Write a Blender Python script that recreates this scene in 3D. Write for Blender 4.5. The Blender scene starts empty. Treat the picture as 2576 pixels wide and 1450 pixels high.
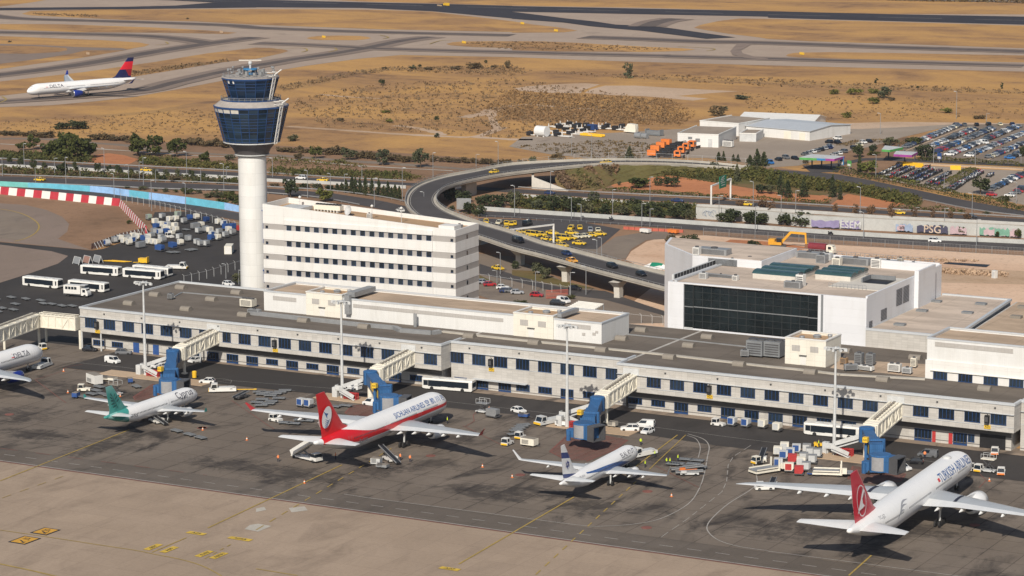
import bpy,bmesh,math,random
from mathutils import Vector,Matrix
rnd = random.Random(11)
PI = math.pi
SC = bpy.context.scene
COL = SC.collection
R = math.radians

# ---------------- camera ----------------
# world: x along the terminal front, y into the building (away), z up, terminal foot at y = 0
CAM = Vector((314.3825,-573.6513,141.745))
CR = Vector((0.87725825,0.48000357,-0.00381119))
CU = Vector((-0.08012955,0.15426443,0.98477497))
CF = Vector((-0.47328344,0.86359658,-0.17379221))
cam_d = bpy.data.cameras.new('camera')
cam = bpy.data.objects.new('camera',cam_d)
COL.objects.link(cam)
cam.matrix_world = Matrix(((CR.x,CU.x,-CF.x,CAM.x),(CR.y,CU.y,-CF.y,CAM.y),(CR.z,CU.z,-CF.z,CAM.z),(0,0,0,1)))
cam_d.sensor_width = 36.0
cam_d.lens = 36.0*6838.4/2576.0
cam_d.clip_start = 5.0
cam_d.clip_end = 30000.0
SC.camera = cam

# ---------------- light ----------------
SUN_AZ,SUN_EL = R(-74.0),R(37.0)
SD = Vector((math.cos(SUN_EL)*math.cos(SUN_AZ),math.cos(SUN_EL)*math.sin(SUN_AZ),math.sin(SUN_EL)))
world = bpy.data.worlds.new('World')
SC.world = world
world.use_nodes = True
wn = world.node_tree
bg = wn.nodes['Background']
sky = wn.nodes.new('ShaderNodeTexSky')
sky.sky_type = 'NISHITA'
sky.sun_disc = False
sky.sun_elevation = SUN_EL
sky.sun_rotation = math.atan2(SD.x,SD.y)
sky.air_density = 1.0
sky.dust_density = 1.5
wn.links.new(sky.outputs[0],bg.inputs[0])
bg.inputs[1].default_value = 0.07
sl = bpy.data.lights.new('sun','SUN')
sl.energy = 4.3
sl.angle = R(0.5)
sl.color =(1.0,0.925,0.81)
sun = bpy.data.objects.new('sun',sl)
COL.objects.link(sun)
sun.rotation_euler =(-SD).to_track_quat('-Z','Y').to_euler()
SC.view_settings.view_transform = 'Standard'
SC.view_settings.look = 'None'
SC.view_settings.exposure = 0.12
SC.view_settings.gamma = 1.0
SC.cycles.max_bounces = 4
SC.cycles.diffuse_bounces = 2
SC.cycles.glossy_bounces = 2
SC.cycles.volume_bounces = 0

# ---------------- placing helpers ----------------
def ray(px,py):
 return CF+CR*((px-1288.0)/6838.4)-CU*((py-725.0)/6838.4)
def at(p,z=0.0):
 d = ray(*p)
 return CAM+d*((z-CAM.z)/d.z)
def onv(p,y):
 d = ray(*p)
 return CAM+d*((y-CAM.y)/d.y)
def onu(p,x):
 d = ray(*p)
 return CAM+d*((x-CAM.x)/d.x)
def px_m(w):
 return 6838.4/(Vector(w)-CAM).dot(CF)
def hgt(base,top):
 g = at(base)
 d = ray(*top)
 t =((g-CAM).x*d.x+(g-CAM).y*d.y)/(d.x*d.x+d.y*d.y)
 return CAM.z+d.z*t
def tile(ox,oy,k=.2602):
 return lambda x,y:(ox+x*k,oy+y*k)
A1,A2,A3,A4 =(tile(o,0)for o in(0,644,1288,1932))
B1,B2,B3,B4 =(tile(o,352.2)for o in(0,644,1288,1932))
T1,T2,T3,T4 =(tile(o,704.4)for o in(0,644,1288,1932))
D1,D2,D3,D4 =(tile(o,1072.3)for o in(0,644,1288,1932))
CP = tile(2163.4,289.3,.1908)
VB = tile(1660.3,603.75,.27344)
OF = tile(628.9,478.0,.23438)
TW = tile(515.7,138.4,.21687)

# ---------------- materials ----------------
class NT:
 def __init__(s,name):
  s.m = bpy.data.materials.new(name)
  s.m.use_nodes = True
  s.t = s.m.node_tree
  s.p = s.t.nodes['Principled BSDF']
  s.tc = s.t.nodes.new('ShaderNodeTexCoord')
 def sock(s,v,inp):
  if hasattr(v,'is_output'):
   s.t.links.new(v,inp)
  elif isinstance(v,(tuple,list))and inp.type=='RGBA':
   inp.default_value =(*v[:3],1)
  else:
   inp.default_value = v
 def f(s,op,a,b=0.0,c=0.0):
  n = s.t.nodes.new('ShaderNodeMath'); n.operation = op
  s.sock(a,n.inputs[0]); s.sock(b,n.inputs[1]); s.sock(c,n.inputs[2])
  return n.outputs[0]
 def mix(s,fac,a,b,mode='MIX'):
  n = s.t.nodes.new('ShaderNodeMix'); n.data_type = 'RGBA'; n.blend_type = mode
  s.sock(fac,n.inputs[0]); s.sock(a,n.inputs[6]); s.sock(b,n.inputs[7])
  return n.outputs[2]
 def xyz(s,scale=(1,1,1),kind='Object',rot=0.0):
  mp = s.t.nodes.new('ShaderNodeMapping')
  s.t.links.new(s.tc.outputs[kind],mp.inputs[0])
  mp.inputs['Scale'].default_value = scale
  mp.inputs['Rotation'].default_value =(0,0,rot)
  return mp.outputs[0]
 def sep(s,v=None):
  n = s.t.nodes.new('ShaderNodeSeparateXYZ')
  s.t.links.new(v if v is not None else s.tc.outputs['Object'],n.inputs[0])
  return n.outputs
 def noise(s,scale,det=4.0,vec=None,rough=.55,dist=0.0):
  n = s.t.nodes.new('ShaderNodeTexNoise')
  s.t.links.new(vec if vec is not None else s.tc.outputs['Object'],n.inputs['Vector'])
  n.inputs['Scale'].default_value = scale
  n.inputs['Detail'].default_value = det
  n.inputs['Roughness'].default_value = rough
  n.inputs['Distortion'].default_value = dist
  return n.outputs[0]
 def ramp(s,v,lo,hi,a=0.0,b=1.0):
  n = s.t.nodes.new('ShaderNodeMapRange'); n.interpolation_type = 'SMOOTHSTEP'
  s.sock(v,n.inputs[0])
  for i,q in enumerate((lo,hi,a,b)):
   n.inputs[1+i].default_value = q
  return n.outputs[0]
 def set(s,col=None,rough=.6,metal=0.0,spec=.5):
  if col is not None:s.sock(col,s.p.inputs['Base Color'])
  s.sock(rough,s.p.inputs['Roughness']); s.sock(metal,s.p.inputs['Metallic'])
  s.p.inputs['Specular IOR Level'].default_value = spec
  return s.m
def sc3(c,k):return tuple(min(1,x*k)for x in c)
def pm(name,col,rough=.6,metal=0.0,var=.14,scale=.5,spec=.4,fine=6.0):
 n = NT(name)
 a = n.noise(scale,5); b = n.noise(scale*fine,3)
 v = n.f('ADD',n.f('MULTIPLY',a,.65),n.f('MULTIPLY',b,.35))
 v = n.ramp(v,.3,.7)
 return n.set(n.mix(v,sc3(col,1-var),sc3(col,1+var)),rough,metal,spec)

MT ={}
def mk(name,*a,**k):
 MT[name] = pm(name,*a,**k); return MT[name]
mk('white_paint',(.70,.69,.66),.35,var=.06)
mk('wall_grey',(.43,.435,.42),.8,var=.1,scale=.3)
mk('cream_paint',(.74,.70,.60),.45,var=.07)
mk('plane_white',(.80,.80,.80),.25,var=.03,scale=.2)
mk('wing_grey',(.40,.425,.45),.4,var=.06,scale=.4)
mk('wing_light',(.70,.71,.71),.35,var=.06,scale=.4)
mk('bare_metal',(.62,.62,.62),.3,.8,var=.1)
mk('galv',(.30,.31,.32),.45,.3,var=.12)
mk('dark_metal',(.09,.09,.095),.5,.2)
mk('black',(.018,.018,.02),.5,var=.2)
mk('tyre',(.022,.021,.021),.85)
mk('glass_dark',(.012,.018,.026),.08,spec=.8,var=.1)
mk('glass_mid',(.022,.034,.05),.12,spec=.8,var=.3,scale=.4)
mk('blue_frame',(.018,.055,.16),.4)
mk('bridge_blue',(.035,.14,.34),.5,var=.12)
mk('red_paint',(.42,.04,.04),.5)
mk('yellow_paint',(.78,.47,.03),.45,var=.08)
mk('orange_paint',(.68,.19,.04),.5)
mk('blue_paint',(.03,.08,.25),.5)
mk('grey_paint',(.19,.20,.21),.5)
mk('light_grey',(.52,.53,.53),.5)
mk('grey_roof',(.23,.205,.175),.85,var=.1,scale=.15)
mk('tan_roof',(.48,.38,.29),.85,var=.12,scale=.12)
mk('concrete',(.42,.39,.34),.85,var=.12,scale=.2)
mk('concrete_light',(.56,.53,.48),.8,var=.1,scale=.2)
mk('shutter',(.30,.30,.31),.5,var=.1,scale=2)
mk('hivis_yellow',(.62,.80,.03),.8)
mk('hivis_orange',(.90,.28,.10),.8)
mk('skin',(.45,.28,.2),.6)
mk('navy_cloth',(.02,.025,.05),.9)
mk('wood',(.30,.19,.10),.8)
mk('rust',(.20,.10,.06),.8)
mk('bark',(.12,.085,.06),.9)
mk('road_white',(.34,.32,.295),.8,var=.2,scale=.6)
mk('road_yellow',(.36,.25,.06),.8,var=.2,scale=.6)
mk('road_red',(.19,.075,.06),.85,var=.25,scale=.6)
mk('sign_yellow',(.72,.46,.04),.5)
mk('panel_orange',(.56,.30,.04),.7,var=.2)
mk('plate_yellow',(.56,.38,.05),.8,var=.25,scale=1)
mk('green_sign',(.015,.20,.12),.5)
mk('canopy_green',(.09,.33,.09),.5)
mk('canopy_purple',(.30,.05,.26),.5)
mk('canopy_blue',(.04,.20,.42),.5)

# ---------------- mesh building ----------------
class MB:
 def __init__(s):
  s.v =[]; s.f =[]; s.mi =[]
 def add(s,vs,fs,m=0):
  o = len(s.v)
  s.v+=[tuple(p)for p in vs]
  for q in fs:
   s.f.append([i+o for i in q]); s.mi.append(m)
  return s
 def hexa(s,p,m=0):
  return s.add(p,[(3,2,1,0),(4,5,6,7),(0,1,5,4),(1,2,6,5),(2,3,7,6),(3,0,4,7)],m)
 def box(s,x0,x1,y0,y1,z0,z1,m=0):
  return s.hexa([(x0,y0,z0),(x1,y0,z0),(x1,y1,z0),(x0,y1,z0),(x0,y0,z1),(x1,y0,z1),(x1,y1,z1),(x0,y1,z1)],m)
 def cbox(s,c,d,rz=0.0,m=0,top=1.0):
  ca,sa = math.cos(rz),math.sin(rz)
  P =[]
  for k,zz in((1.0,c[2]),(top,c[2]+d[2])):
   for sx,sy in((-1,-1),(1,-1),(1,1),(-1,1)):
    x,y = sx*d[0]/2*k,sy*d[1]/2*k
    P.append((c[0]+x*ca-y*sa,c[1]+x*sa+y*ca,zz))
  return s.hexa(P,m)
 def bar(s,a,b,w,h=None,m=0):
  a,b = Vector(a),Vector(b); h = h or w
  d =(b-a).normalized()
  sd = d.cross(Vector((0,0,1)))
  sd = Vector((1,0,0))if sd.length<1e-4 else sd.normalized()
  up = sd.cross(d)
  P =[]
  for e in(a,b):
   P+=[e-sd*w/2-up*h/2,e+sd*w/2-up*h/2,e+sd*w/2+up*h/2,e-sd*w/2+up*h/2]
  return s.add(P,[(0,1,2,3),(7,6,5,4),(1,0,4,5),(2,1,5,6),(3,2,6,7),(0,3,7,4)],m)
 def cyl(s,a,b,r0,r1=None,n=10,m=0,caps=True):
  a,b = Vector(a),Vector(b); r1 = r0 if r1 is None else r1
  d =(b-a).normalized()
  t = Vector((0,0,1))if abs(d.z)<.9 else Vector((1,0,0))
  x = d.cross(t).normalized(); y = d.cross(x)
  P =[]
  for e,r in((a,r0),(b,r1)):
   P+=[e+x*(r*math.cos(2*PI*i/n))+y*(r*math.sin(2*PI*i/n))for i in range(n)]
  F =[(i,(i+1)%n,n+(i+1)%n,n+i)for i in range(n)]
  if caps:F+=[tuple(range(n))[::-1],tuple(range(n,2*n))]
  return s.add(P,F,m)
 def lathe(s,prof,c=(0,0,0),n=24,m=0,caps=True):
  P =[]
  for r,z in prof:
   P+=[(c[0]+r*math.cos(2*PI*i/n),c[1]+r*math.sin(2*PI*i/n),c[2]+z)for i in range(n)]
  F =[]
  for k in range(len(prof)-1):
   F+=[(k*n+i,k*n+(i+1)%n,(k+1)*n+(i+1)%n,(k+1)*n+i)for i in range(n)]
  if caps:F+=[tuple(range(n))[::-1],tuple(range((len(prof)-1)*n,len(prof)*n))]
  return s.add(P,F,m)
 def loft(s,secs,m=0,caps=True,mf=None):
  n = len(secs[0]); P =[p for q in secs for p in q]
  for k in range(len(secs)-1):
   for i in range(n):
    mm = mf(k,i)if mf else m
    s.f.append([len(s.v)+j for j in(k*n+i,k*n+(i+1)%n,(k+1)*n+(i+1)%n,(k+1)*n+i)])
    s.mi.append(mm)
  o = len(s.v)
  s.v+=[tuple(p)for p in P]
  if caps:
   s.f.append([o+i for i in range(n)][::-1]); s.mi.append(m)
   s.f.append([o+(len(secs)-1)*n+i for i in range(n)]); s.mi.append(m)
  return s
 def prism(s,pts,z0,z1,m=0,mside=None):
  n = len(pts)
  a = sum(pts[i][0]*pts[(i+1)%n][1]-pts[(i+1)%n][0]*pts[i][1]for i in range(n))
  if a<0:pts = pts[::-1]
  o = len(s.v)
  s.v+=[(p[0],p[1],z0)for p in pts]+[(p[0],p[1],z1)for p in pts]
  for i in range(n):
   j =(i+1)%n
   s.f.append([o+i,o+j,o+n+j,o+n+i]); s.mi.append(m if mside is None else mside)
  s.f.append([o+n+i for i in range(n)]); s.mi.append(m)
  s.f.append([o+i for i in range(n)][::-1]); s.mi.append(m)
  return s
 def sheet(s,pts,z,m=0):
  n = len(pts)
  a = sum(pts[i][0]*pts[(i+1)%n][1]-pts[(i+1)%n][0]*pts[i][1]for i in range(n))
  if a<0:pts = pts[::-1]
  return s.add([(p[0],p[1],z)for p in pts],[tuple(range(n))],m)
 def strip(s,a,b,z,m=0,za=None):
  n = len(a)
  P =[(p[0],p[1],p[2]if len(p)>2 and z is None else z)for p in a]+[(p[0],p[1],p[2]if len(p)>2 and z is None else z)for p in b]
  F =[(i,i+1,n+i+1,n+i)for i in range(n-1)]
  nz =(P[1][0]-P[0][0])*(P[n][1]-P[0][1])-(P[1][1]-P[0][1])*(P[n][0]-P[0][0])
  if nz<0:F =[f[::-1]for f in F]
  return s.add(P,F,m)
 def xf(s,mat):
  s.v =[tuple(mat@Vector(p))for p in s.v]; return s
 def build(s,name,mats,parent=None,smooth=False,loc=None):
  me = bpy.data.meshes.new(name)
  me.from_pydata(s.v,[],s.f)
  mats = mats if isinstance(mats,(list,tuple))else[mats]
  for m in mats:me.materials.append(MT[m]if isinstance(m,str)else m)
  if len(mats)>1:me.polygons.foreach_set('material_index',s.mi)
  if smooth:
   me.polygons.foreach_set('use_smooth',[True]*len(me.polygons))
  me.update()
  o = bpy.data.objects.new(name,me)
  COL.objects.link(o)
  if parent is not None:o.parent = parent
  if loc is not None:o.location = loc
  return o
def smooth_by_angle(o,ang=35):
 bm = bmesh.new(); bm.from_mesh(o.data)
 for e in bm.edges:
  e.smooth = not(len(e.link_faces)==2 and e.calc_face_angle(0)>R(ang))
 bm.to_mesh(o.data); bm.free()
 o.data.polygons.foreach_set('use_smooth',[True]*len(o.data.polygons))
 return o
def tag(o,label,cat,group=None):
 o['label'] = label; o['category'] = cat
 if group:o['group'] = group
 return o
def struct(o):o['kind'] = 'structure'; return o
def stuff(o):o['kind'] = 'stuff'; return o
def thing(name,label,cat,loc=(0,0,0),rz=0.0,group=None):
 o = bpy.data.objects.new(name,None); COL.objects.link(o)
 o.empty_display_size = .3
 o.location = loc; o.rotation_euler =(0,0,rz)
 return tag(o,label,cat,group)
KIDS ={}
def dup(root,loc,rz=0.0,label=None,group=None,scale=None):
 r = root.copy(); COL.objects.link(r)
 r.location = loc; r.rotation_euler =(0,0,rz)
 if label:r['label'] = label
 if group:r['group'] = group
 if scale is not None:r.scale = scale if isinstance(scale,tuple)else(scale,)*3
 if root.name not in KIDS:KIDS[root.name] =[(c,list(c.children))for c in root.children]
 for ch,gs in KIDS[root.name]:
  c = ch.copy(); COL.objects.link(c); c.parent = r
  for g in gs:
   d = g.copy(); COL.objects.link(d); d.parent = c
 return r
def poly(fn,*pts):return[at(fn(*p))for p in pts]
def pts_at(L,z=0.0):return[at(p,z)for p in L]
def offset_line(pts,d):
 out =[]
 for i,p in enumerate(pts):
  a = Vector(pts[max(0,i-1)][:2]); b = Vector(pts[min(len(pts)-1,i+1)][:2])
  t =(b-a).normalized()
  out.append(Vector((p[0]-t.y*d,p[1]+t.x*d,p[2]if len(p)>2 else 0)))
 return out
def resample(pts,step):
 out =[Vector(pts[0])]
 for a,b in zip(pts[:-1],pts[1:]):
  a,b = Vector(a),Vector(b)
  n = max(1,int(round((b-a).length/step)))
  for k in range(1,n+1):out.append(a.lerp(b,k/n))
 return out
def curve(pts,sub=6):
 P =[Vector(p)for p in pts]; out =[]
 for i in range(len(P)-1):
  p0 = P[max(0,i-1)]; p1 = P[i]; p2 = P[i+1]; p3 = P[min(len(P)-1,i+2)]
  for k in range(sub):
   t = k/sub
   out.append(.5*((2*p1)+(p2-p0)*t+(2*p0-5*p1+4*p2-p3)*t*t+(3*p1-p0-3*p2+p3)*t**3))
 out.append(P[-1]); return out
def line_mb(mb,pts,w,z,m=0,dash=None):
 pts = resample(pts,dash[0]/4 if dash else 6.0)if dash else pts
 if dash:
  d = 0.0; seg =[]
  for a,b in zip(pts[:-1],pts[1:]):
   if(d%(dash[0]+dash[1]))<dash[0]:
    mb.strip(offset_line([a,b],-w/2),offset_line([a,b],w/2),z,m)
   d+=(Vector(b)-Vector(a)).length
 else:
  mb.strip(offset_line(pts,-w/2),offset_line(pts,w/2),z,m)
 return mb
def text_mesh(txt,size,extr=0.0):
 cu = bpy.data.curves.new('lettering','FONT')
 cu.body = txt; cu.size = size; cu.offset = size*.009; cu.resolution_u = 3
 o = bpy.data.objects.new('lettering',cu); COL.objects.link(o)
 dg = bpy.context.evaluated_depsgraph_get()
 me = bpy.data.meshes.new_from_object(o.evaluated_get(dg))
 bpy.data.objects.remove(o)
 bm = bmesh.new(); bm.from_mesh(me); bpy.data.meshes.remove(me)
 xs =[v.co.x for v in bm.verts]; ys =[v.co.y for v in bm.verts]
 bmesh.ops.translate(bm,verts=bm.verts,vec=(-(min(xs)+max(xs))/2,-(min(ys)+max(ys))/2,0))
 return bm
def bm_obj(bm,name,mat,parent=None):
 me = bpy.data.meshes.new(name); bm.to_mesh(me); bm.free()
 me.materials.append(MT[mat]if isinstance(mat,str)else mat)
 o = bpy.data.objects.new(name,me); COL.objects.link(o)
 if parent is not None:o.parent = parent
 return o
def flat_text(txt,size,mat,parent,origin,xd,yd,name='lettering'):
 bm = text_mesh(txt,size)
 xd,yd,og = Vector(xd).normalized(),Vector(yd).normalized(),Vector(origin)
 for v in bm.verts:v.co = og+xd*v.co.x+yd*v.co.y
 return bm_obj(bm,name,mat,parent)
 # ================= ground and pavements =================
def field_mat(name,gold,tan,dark,bias=0.0):
 n = NT(name)
 st = n.xyz((.010,.016,.02),rot=R(-28))
 a = n.noise(1.0,6,st,.62,.6)
 b = n.noise(.085,5,None,.65)
 c = n.noise(.55,4,None,.7)
 col = n.mix(n.ramp(a,.40+bias,.60+bias),gold,tan)
 col = n.mix(n.ramp(n.f('ADD',n.f('MULTIPLY',a,.55),n.f('MULTIPLY',b,.45)),.53+bias,.68+bias),col,dark)
 col = n.mix(n.ramp(b,.35,.66),col,n.mix(.6,col,(.9,.9,.9),'MULTIPLY'))
 col = n.mix(n.ramp(c,.5,.72,0,.55),col,n.mix(1.0,col,(.52,.50,.5),'MULTIPLY'))
 return n.set(col,.95,0,.1)
MT['field'] = field_mat('field',(.49,.282,.105),(.355,.205,.095),(.215,.128,.072),-.012)
MT['field_dry'] = field_mat('field_dry',(.40,.24,.10),(.30,.175,.09),(.17,.11,.07))
MT['earth'] = field_mat('earth',(.30,.185,.115),(.235,.145,.09),(.155,.10,.062))
MT['red_earth'] = field_mat('red_earth',(.52,.22,.105),(.44,.185,.09),(.33,.145,.08))
MT['sand'] = field_mat('sand',(.66,.475,.345),(.60,.41,.285),(.50,.31,.20))
MT['sand_pale'] = field_mat('sand_pale',(.52,.385,.28),(.46,.325,.22),(.38,.25,.155))
MT['verge_green'] = field_mat('verge_green',(.13,.115,.045),(.19,.125,.06),(.09,.085,.04))

SPOT =[(*at(q).xy,rx,ry)for q,rx,ry in((D2(330,470),26,11),(D1(1000,170),8,26),(D1(320,80),20,8),(D2(2280,650),22,9),(D3(330,660),20,9),(D3(720,780),13,14),(D4(480,1010),26,9),(D4(1500,1010),17,8),(D3(2450,1050),14,7),(D1(2300,380),24,9),(T1(1000,1080),24,9),(D2(1800,110),16,8),(T2(1500,1340),18,9),(D3(1500,330),18,10),(D4(1000,1200),7,16),(D1(100,-100),18,14),(T1(300,1000),16,12),(D2(1200,430),10,14))]
def pave_mat(name,base,dirt,pale,slab=7.5,joint=.55,ang=0.0,stain=(.5,.72),sc=1.0,jw=.02,spots=()):
 n = NT(name)
 v = n.xyz((1,1,1),rot=ang)
 x,y,_ = n.sep(v)
 big = n.noise(.022*sc,6,n.xyz((1,1.35,1)),.6,.4)
 mid = n.noise(.12*sc,5,n.xyz((1,.45,1)),.65,.8)
 fin = n.noise(1.3,3,None,.7)
 col = n.mix(n.ramp(big,.38,.62),base,pale)
 col = n.mix(n.ramp(n.f('ADD',n.f('MULTIPLY',big,.4),n.f('MULTIPLY',mid,.6)),*stain),col,dirt)
 col = n.mix(n.ramp(fin,.35,.7,0,.3),col,n.mix(1.0,col,(.7,.7,.7),'MULTIPLY'))
 if spots:
  tot = None
  for cx,cy,rx,ry in spots:
   dx = n.f('DIVIDE',n.f('SUBTRACT',x,cx),rx); dy = n.f('DIVIDE',n.f('SUBTRACT',y,cy),ry)
   e = n.f('SUBTRACT',1.0,n.f('ADD',n.f('MULTIPLY',dx,dx),n.f('MULTIPLY',dy,dy)))
   e = n.f('MAXIMUM',e,0.0); tot = e if tot is None else n.f('MAXIMUM',tot,e)
  bl = n.noise(.42,8,n.xyz((.5,1,1)),.78,1.0)
  col = n.mix(n.f('MULTIPLY',n.ramp(n.f('ADD',n.f('MULTIPLY',tot,.42),n.f('ADD',n.f('MULTIPLY',bl,1.1),n.f('MULTIPLY',mid,.5))),1.0,1.28),.8),col,dirt)
 if slab:
 # a random tone for every slab, and dark joints between them
  sx = n.f('FLOOR',n.f('DIVIDE',x,slab)); sy = n.f('FLOOR',n.f('DIVIDE',y,slab))
  wn_ = n.t.nodes.new('ShaderNodeTexWhiteNoise'); wn_.noise_dimensions = '2D'
  cb = n.t.nodes.new('ShaderNodeCombineXYZ'); n.sock(sx,cb.inputs[0]); n.sock(sy,cb.inputs[1])
  n.t.links.new(cb.outputs[0],wn_.inputs['Vector'])
  col = n.mix(n.f('MULTIPLY',wn_.outputs[0],.30),col,n.mix(1.0,col,(.78,.78,.79),'MULTIPLY'))
  jx = n.f('LESS_THAN',n.f('FRACT',n.f('DIVIDE',x,slab)),jw)
  jy = n.f('LESS_THAN',n.f('FRACT',n.f('DIVIDE',y,slab)),jw)
  j = n.f('MULTIPLY',n.f('MAXIMUM',jx,jy),n.f('MULTIPLY',n.ramp(mid,.3,.6,.35,1.0),joint))
  col = n.mix(j,col,n.mix(1.0,col,(.35,.33,.33),'MULTIPLY'))
 return n.set(col,.9,0,.25)
MT['taxi_conc'] = pave_mat('taxi_conc',(.37,.285,.225),(.31,.24,.19),(.41,.32,.25),0)
MT['taxi_mid'] = pave_mat('taxi_mid',(.225,.172,.138),(.17,.13,.108),(.25,.19,.155),0)
MT['taxi_dark'] = pave_mat('taxi_dark',(.10,.08,.072),(.075,.06,.058),(.135,.107,.092),0)
MT['runway'] = pave_mat('runway',(.032,.029,.036),(.024,.022,.028),(.042,.038,.045),0)
MT['taxilane'] = pave_mat('taxilane',(.335,.256,.190),(.235,.178,.132),(.385,.296,.222),7.5,.32,stain=(.46,.74),jw=.018)
MT['apron'] = pave_mat('apron',(.160,.131,.106),(.044,.037,.033),(.20,.165,.134),7.5,.9,stain=(.47,.65),jw=.032,spots=SPOT)
MT['apron_band'] = pave_mat('apron_band',(.118,.098,.081),(.07,.06,.052),(.16,.134,.112),7.5,.4)
MT['asphalt'] = pave_mat('asphalt',(.042,.038,.036),(.030,.027,.026),(.056,.050,.047),0)
MT['road'] = pave_mat('road',(.066,.060,.060),(.05,.046,.047),(.082,.074,.073),0)
MT['lot'] = pave_mat('lot',(.20,.158,.125),(.15,.12,.10),(.235,.19,.15),0)
MT['lot_light'] = pave_mat('lot_light',(.30,.245,.195),(.24,.19,.15),(.34,.28,.225),0)
MT['sidewalk'] = pave_mat('sidewalk',(.27,.21,.16),(.10,.082,.068),(.31,.245,.19),0,stain=(.48,.6))
MT['kerb_tan'] = pave_mat('kerb_tan',(.44,.32,.215),(.36,.26,.18),(.48,.36,.25),0)

def sheet(name,mat,pts,z,kind='structure'):
 o = MB().sheet(pts,z).build(name,mat); o['kind'] = kind; return o
g = MB().sheet([(-9000,-9000),(9000,-9000),(9000,12000),(-9000,12000)],0).build('ground','field'); struct(g)

# ---- far airfield: taxiway concrete with grass islands, runway, rubbered centre tracks ----
low =[A1(0,1040),A1(500,1020),A1(900,985),A1(1300,940),A1(1750,860),A1(2170,780),A2(240,680),A2(480,640),A2(700,610),A2(1000,570),A2(1400,535),A2(2475,555),A3(600,580),A3(1200,600),A3(2475,635),A4(1200,665),A4(2475,695),(2760,186)]
up =[(2760,20),(2576,37),(2244,36),(1932,20),(1610,10),(1288,4),(900,-8),(640,-18),(-200,-30)]
sheet('taxiway','taxi_conc',pts_at([(-200,285)]+low+up[:3]+[(1932,29),(1610,20),(1288,15),(900,4),(780,-2),(640,-8),(-200,-14)]),.06)
ISL =[[A1(-500,850),A1(0,792),A1(800,702),A1(1500,602),A1(2000,520),A1(2475,464),A2(150,468),A2(290,486),A2(312,498),A2(240,520),A2(0,572),A1(2150,605),A1(1290,745),A1(700,850),A1(0,930),A1(-500,985)],[A1(-300,345),A1(0,352),A1(1000,392),A1(1350,415),A1(1445,434),A1(1400,452),A1(1300,468),A1(1190,493),A1(800,560),A1(300,628),A1(0,670),A1(-300,715)],[A1(-300,235),A1(0,235),A1(600,238),A1(1500,270),A1(2000,298),A1(2290,320),A1(2200,332),A1(1600,320),A1(800,315),A1(0,287),A1(-300,285)],[A1(210,137),A1(300,108),A1(900,95),A2(0,90),A2(1100,96),A2(1700,116),A2(2475,208),A3(200,240),A3(400,262),A3(560,285),A3(632,300),A3(500,316),A3(0,320),A2(2475,312),A2(1200,286),A2(0,242),A1(1900,210),A1(1200,195),A1(600,167),A1(300,152)],[A1(-300,-20),A1(480,-30),A1(460,0),A1(300,27),A1(0,66),A1(-300,90)],[A2(488,372),A2(530,360),A2(620,351),A2(800,347),A2(1000,351),A2(1080,360),A2(1112,372),A2(1060,384),A2(960,392),A2(620,390),A2(520,382)],[A2(1838,428),A2(1900,412),A2(2000,404),A2(2475,402),A3(300,404),A3(600,416),A3(1300,456),A3(1650,470),A3(1775,482),A3(1650,496),A3(1300,506),A3(400,500),A3(0,490),A2(2475,468),A2(2100,458),A2(1880,442)],[A3(1760,272),A3(1820,245),A3(2000,206),A3(2200,182),A4(0,185),A4(1200,215),A4(2475,252),(2760,75),(2760,130),A4(2475,470),A4(1200,425),A4(400,402),A4(0,380),A3(2400,366),A3(2100,330),A3(1880,295)],[A4(172,542),A4(200,525),A4(260,514),A4(600,508),A4(1200,516),A4(2475,540),(2760,145),(2760,166),A4(2475,607),A4(1500,586),A4(600,571),A4(280,557),A4(200,550)],]
for q in ISL:sheet('grass_island','field',pts_at(q),.12)
sheet('service_track','taxi_mid',pts_at([A1(-300,425),A1(0,428),A1(400,440),A1(720,458),A1(1180,470),A1(1230,482),A1(1190,491),A1(820,492),A1(700,522),A1(400,572),A1(0,622),A1(-300,650),A1(-300,515),A1(0,520),A1(250,525),A1(560,508),A1(650,490),A1(640,468),A1(300,448),A1(-300,440)]),.16)
# runway and its fast exit
sheet('runway','runway',pts_at([A1(850,-22),A2(0,0),A2(1000,25),A2(1750,41),A2(2475,60),A3(0,62),A3(1200,86),A3(2475,112),A4(1200,141),A4(2475,165),(2760,50),(2760,70),A4(2475,242),A4(1200,208),A4(0,175),A3(2475,165),A3(1200,140),A3(250,121),A3(0,116),A2(2475,122),A2(1700,92),A2(1000,62),A2(0,42),A1(2050,27),A1(1650,6),A1(1200,-6)]),.18)
sheet('runway_exit','runway',pts_at([A1(-300,82),A1(0,80),A1(600,75),A1(1200,70),A1(1700,58),A1(2050,30),A2(0,30),A2(1000,50),A2(1700,86),A2(2475,122),A3(0,118),A3(200,142),A3(500,180),A3(800,212),A3(1000,242),A3(1260,252),A3(1500,272),A3(1900,330),A3(2160,366),A3(1880,380),A3(1500,332),A3(1240,300),A3(1000,280),A3(760,258),A3(500,222),A3(0,186),A2(2475,182),A2(1700,112),A2(1000,80),A2(0,74),A1(2475,76),A1(1200,93),A1(600,97),A1(0,104),A1(-300,115)]),.22)
def tracks(name,L,w1,w2,z):
 Q = pts_at(L); Q =[Q[0]]+[q for p,q in zip(Q[:-1],Q[1:])if(q-p).length>30]
 P = curve(Q,6)
 o = MB().strip(offset_line(P,-w1/2),offset_line(P,w1/2),z).build(name,'taxi_mid'); struct(o)
 o = MB().strip(offset_line(P,-w2/2),offset_line(P,w2/2),z+.03).build(name,'taxi_dark'); struct(o)
tracks('centre_track',[A1(-200,135),A1(0,165),A1(300,188),A1(1300,216),A1(2200,248),A2(0,272),A2(600,296),A2(1300,318),A2(2475,345),A3(300,346),A3(600,338),A3(850,318),A3(1000,298),A3(1100,286)],20,13,.19)
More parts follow.
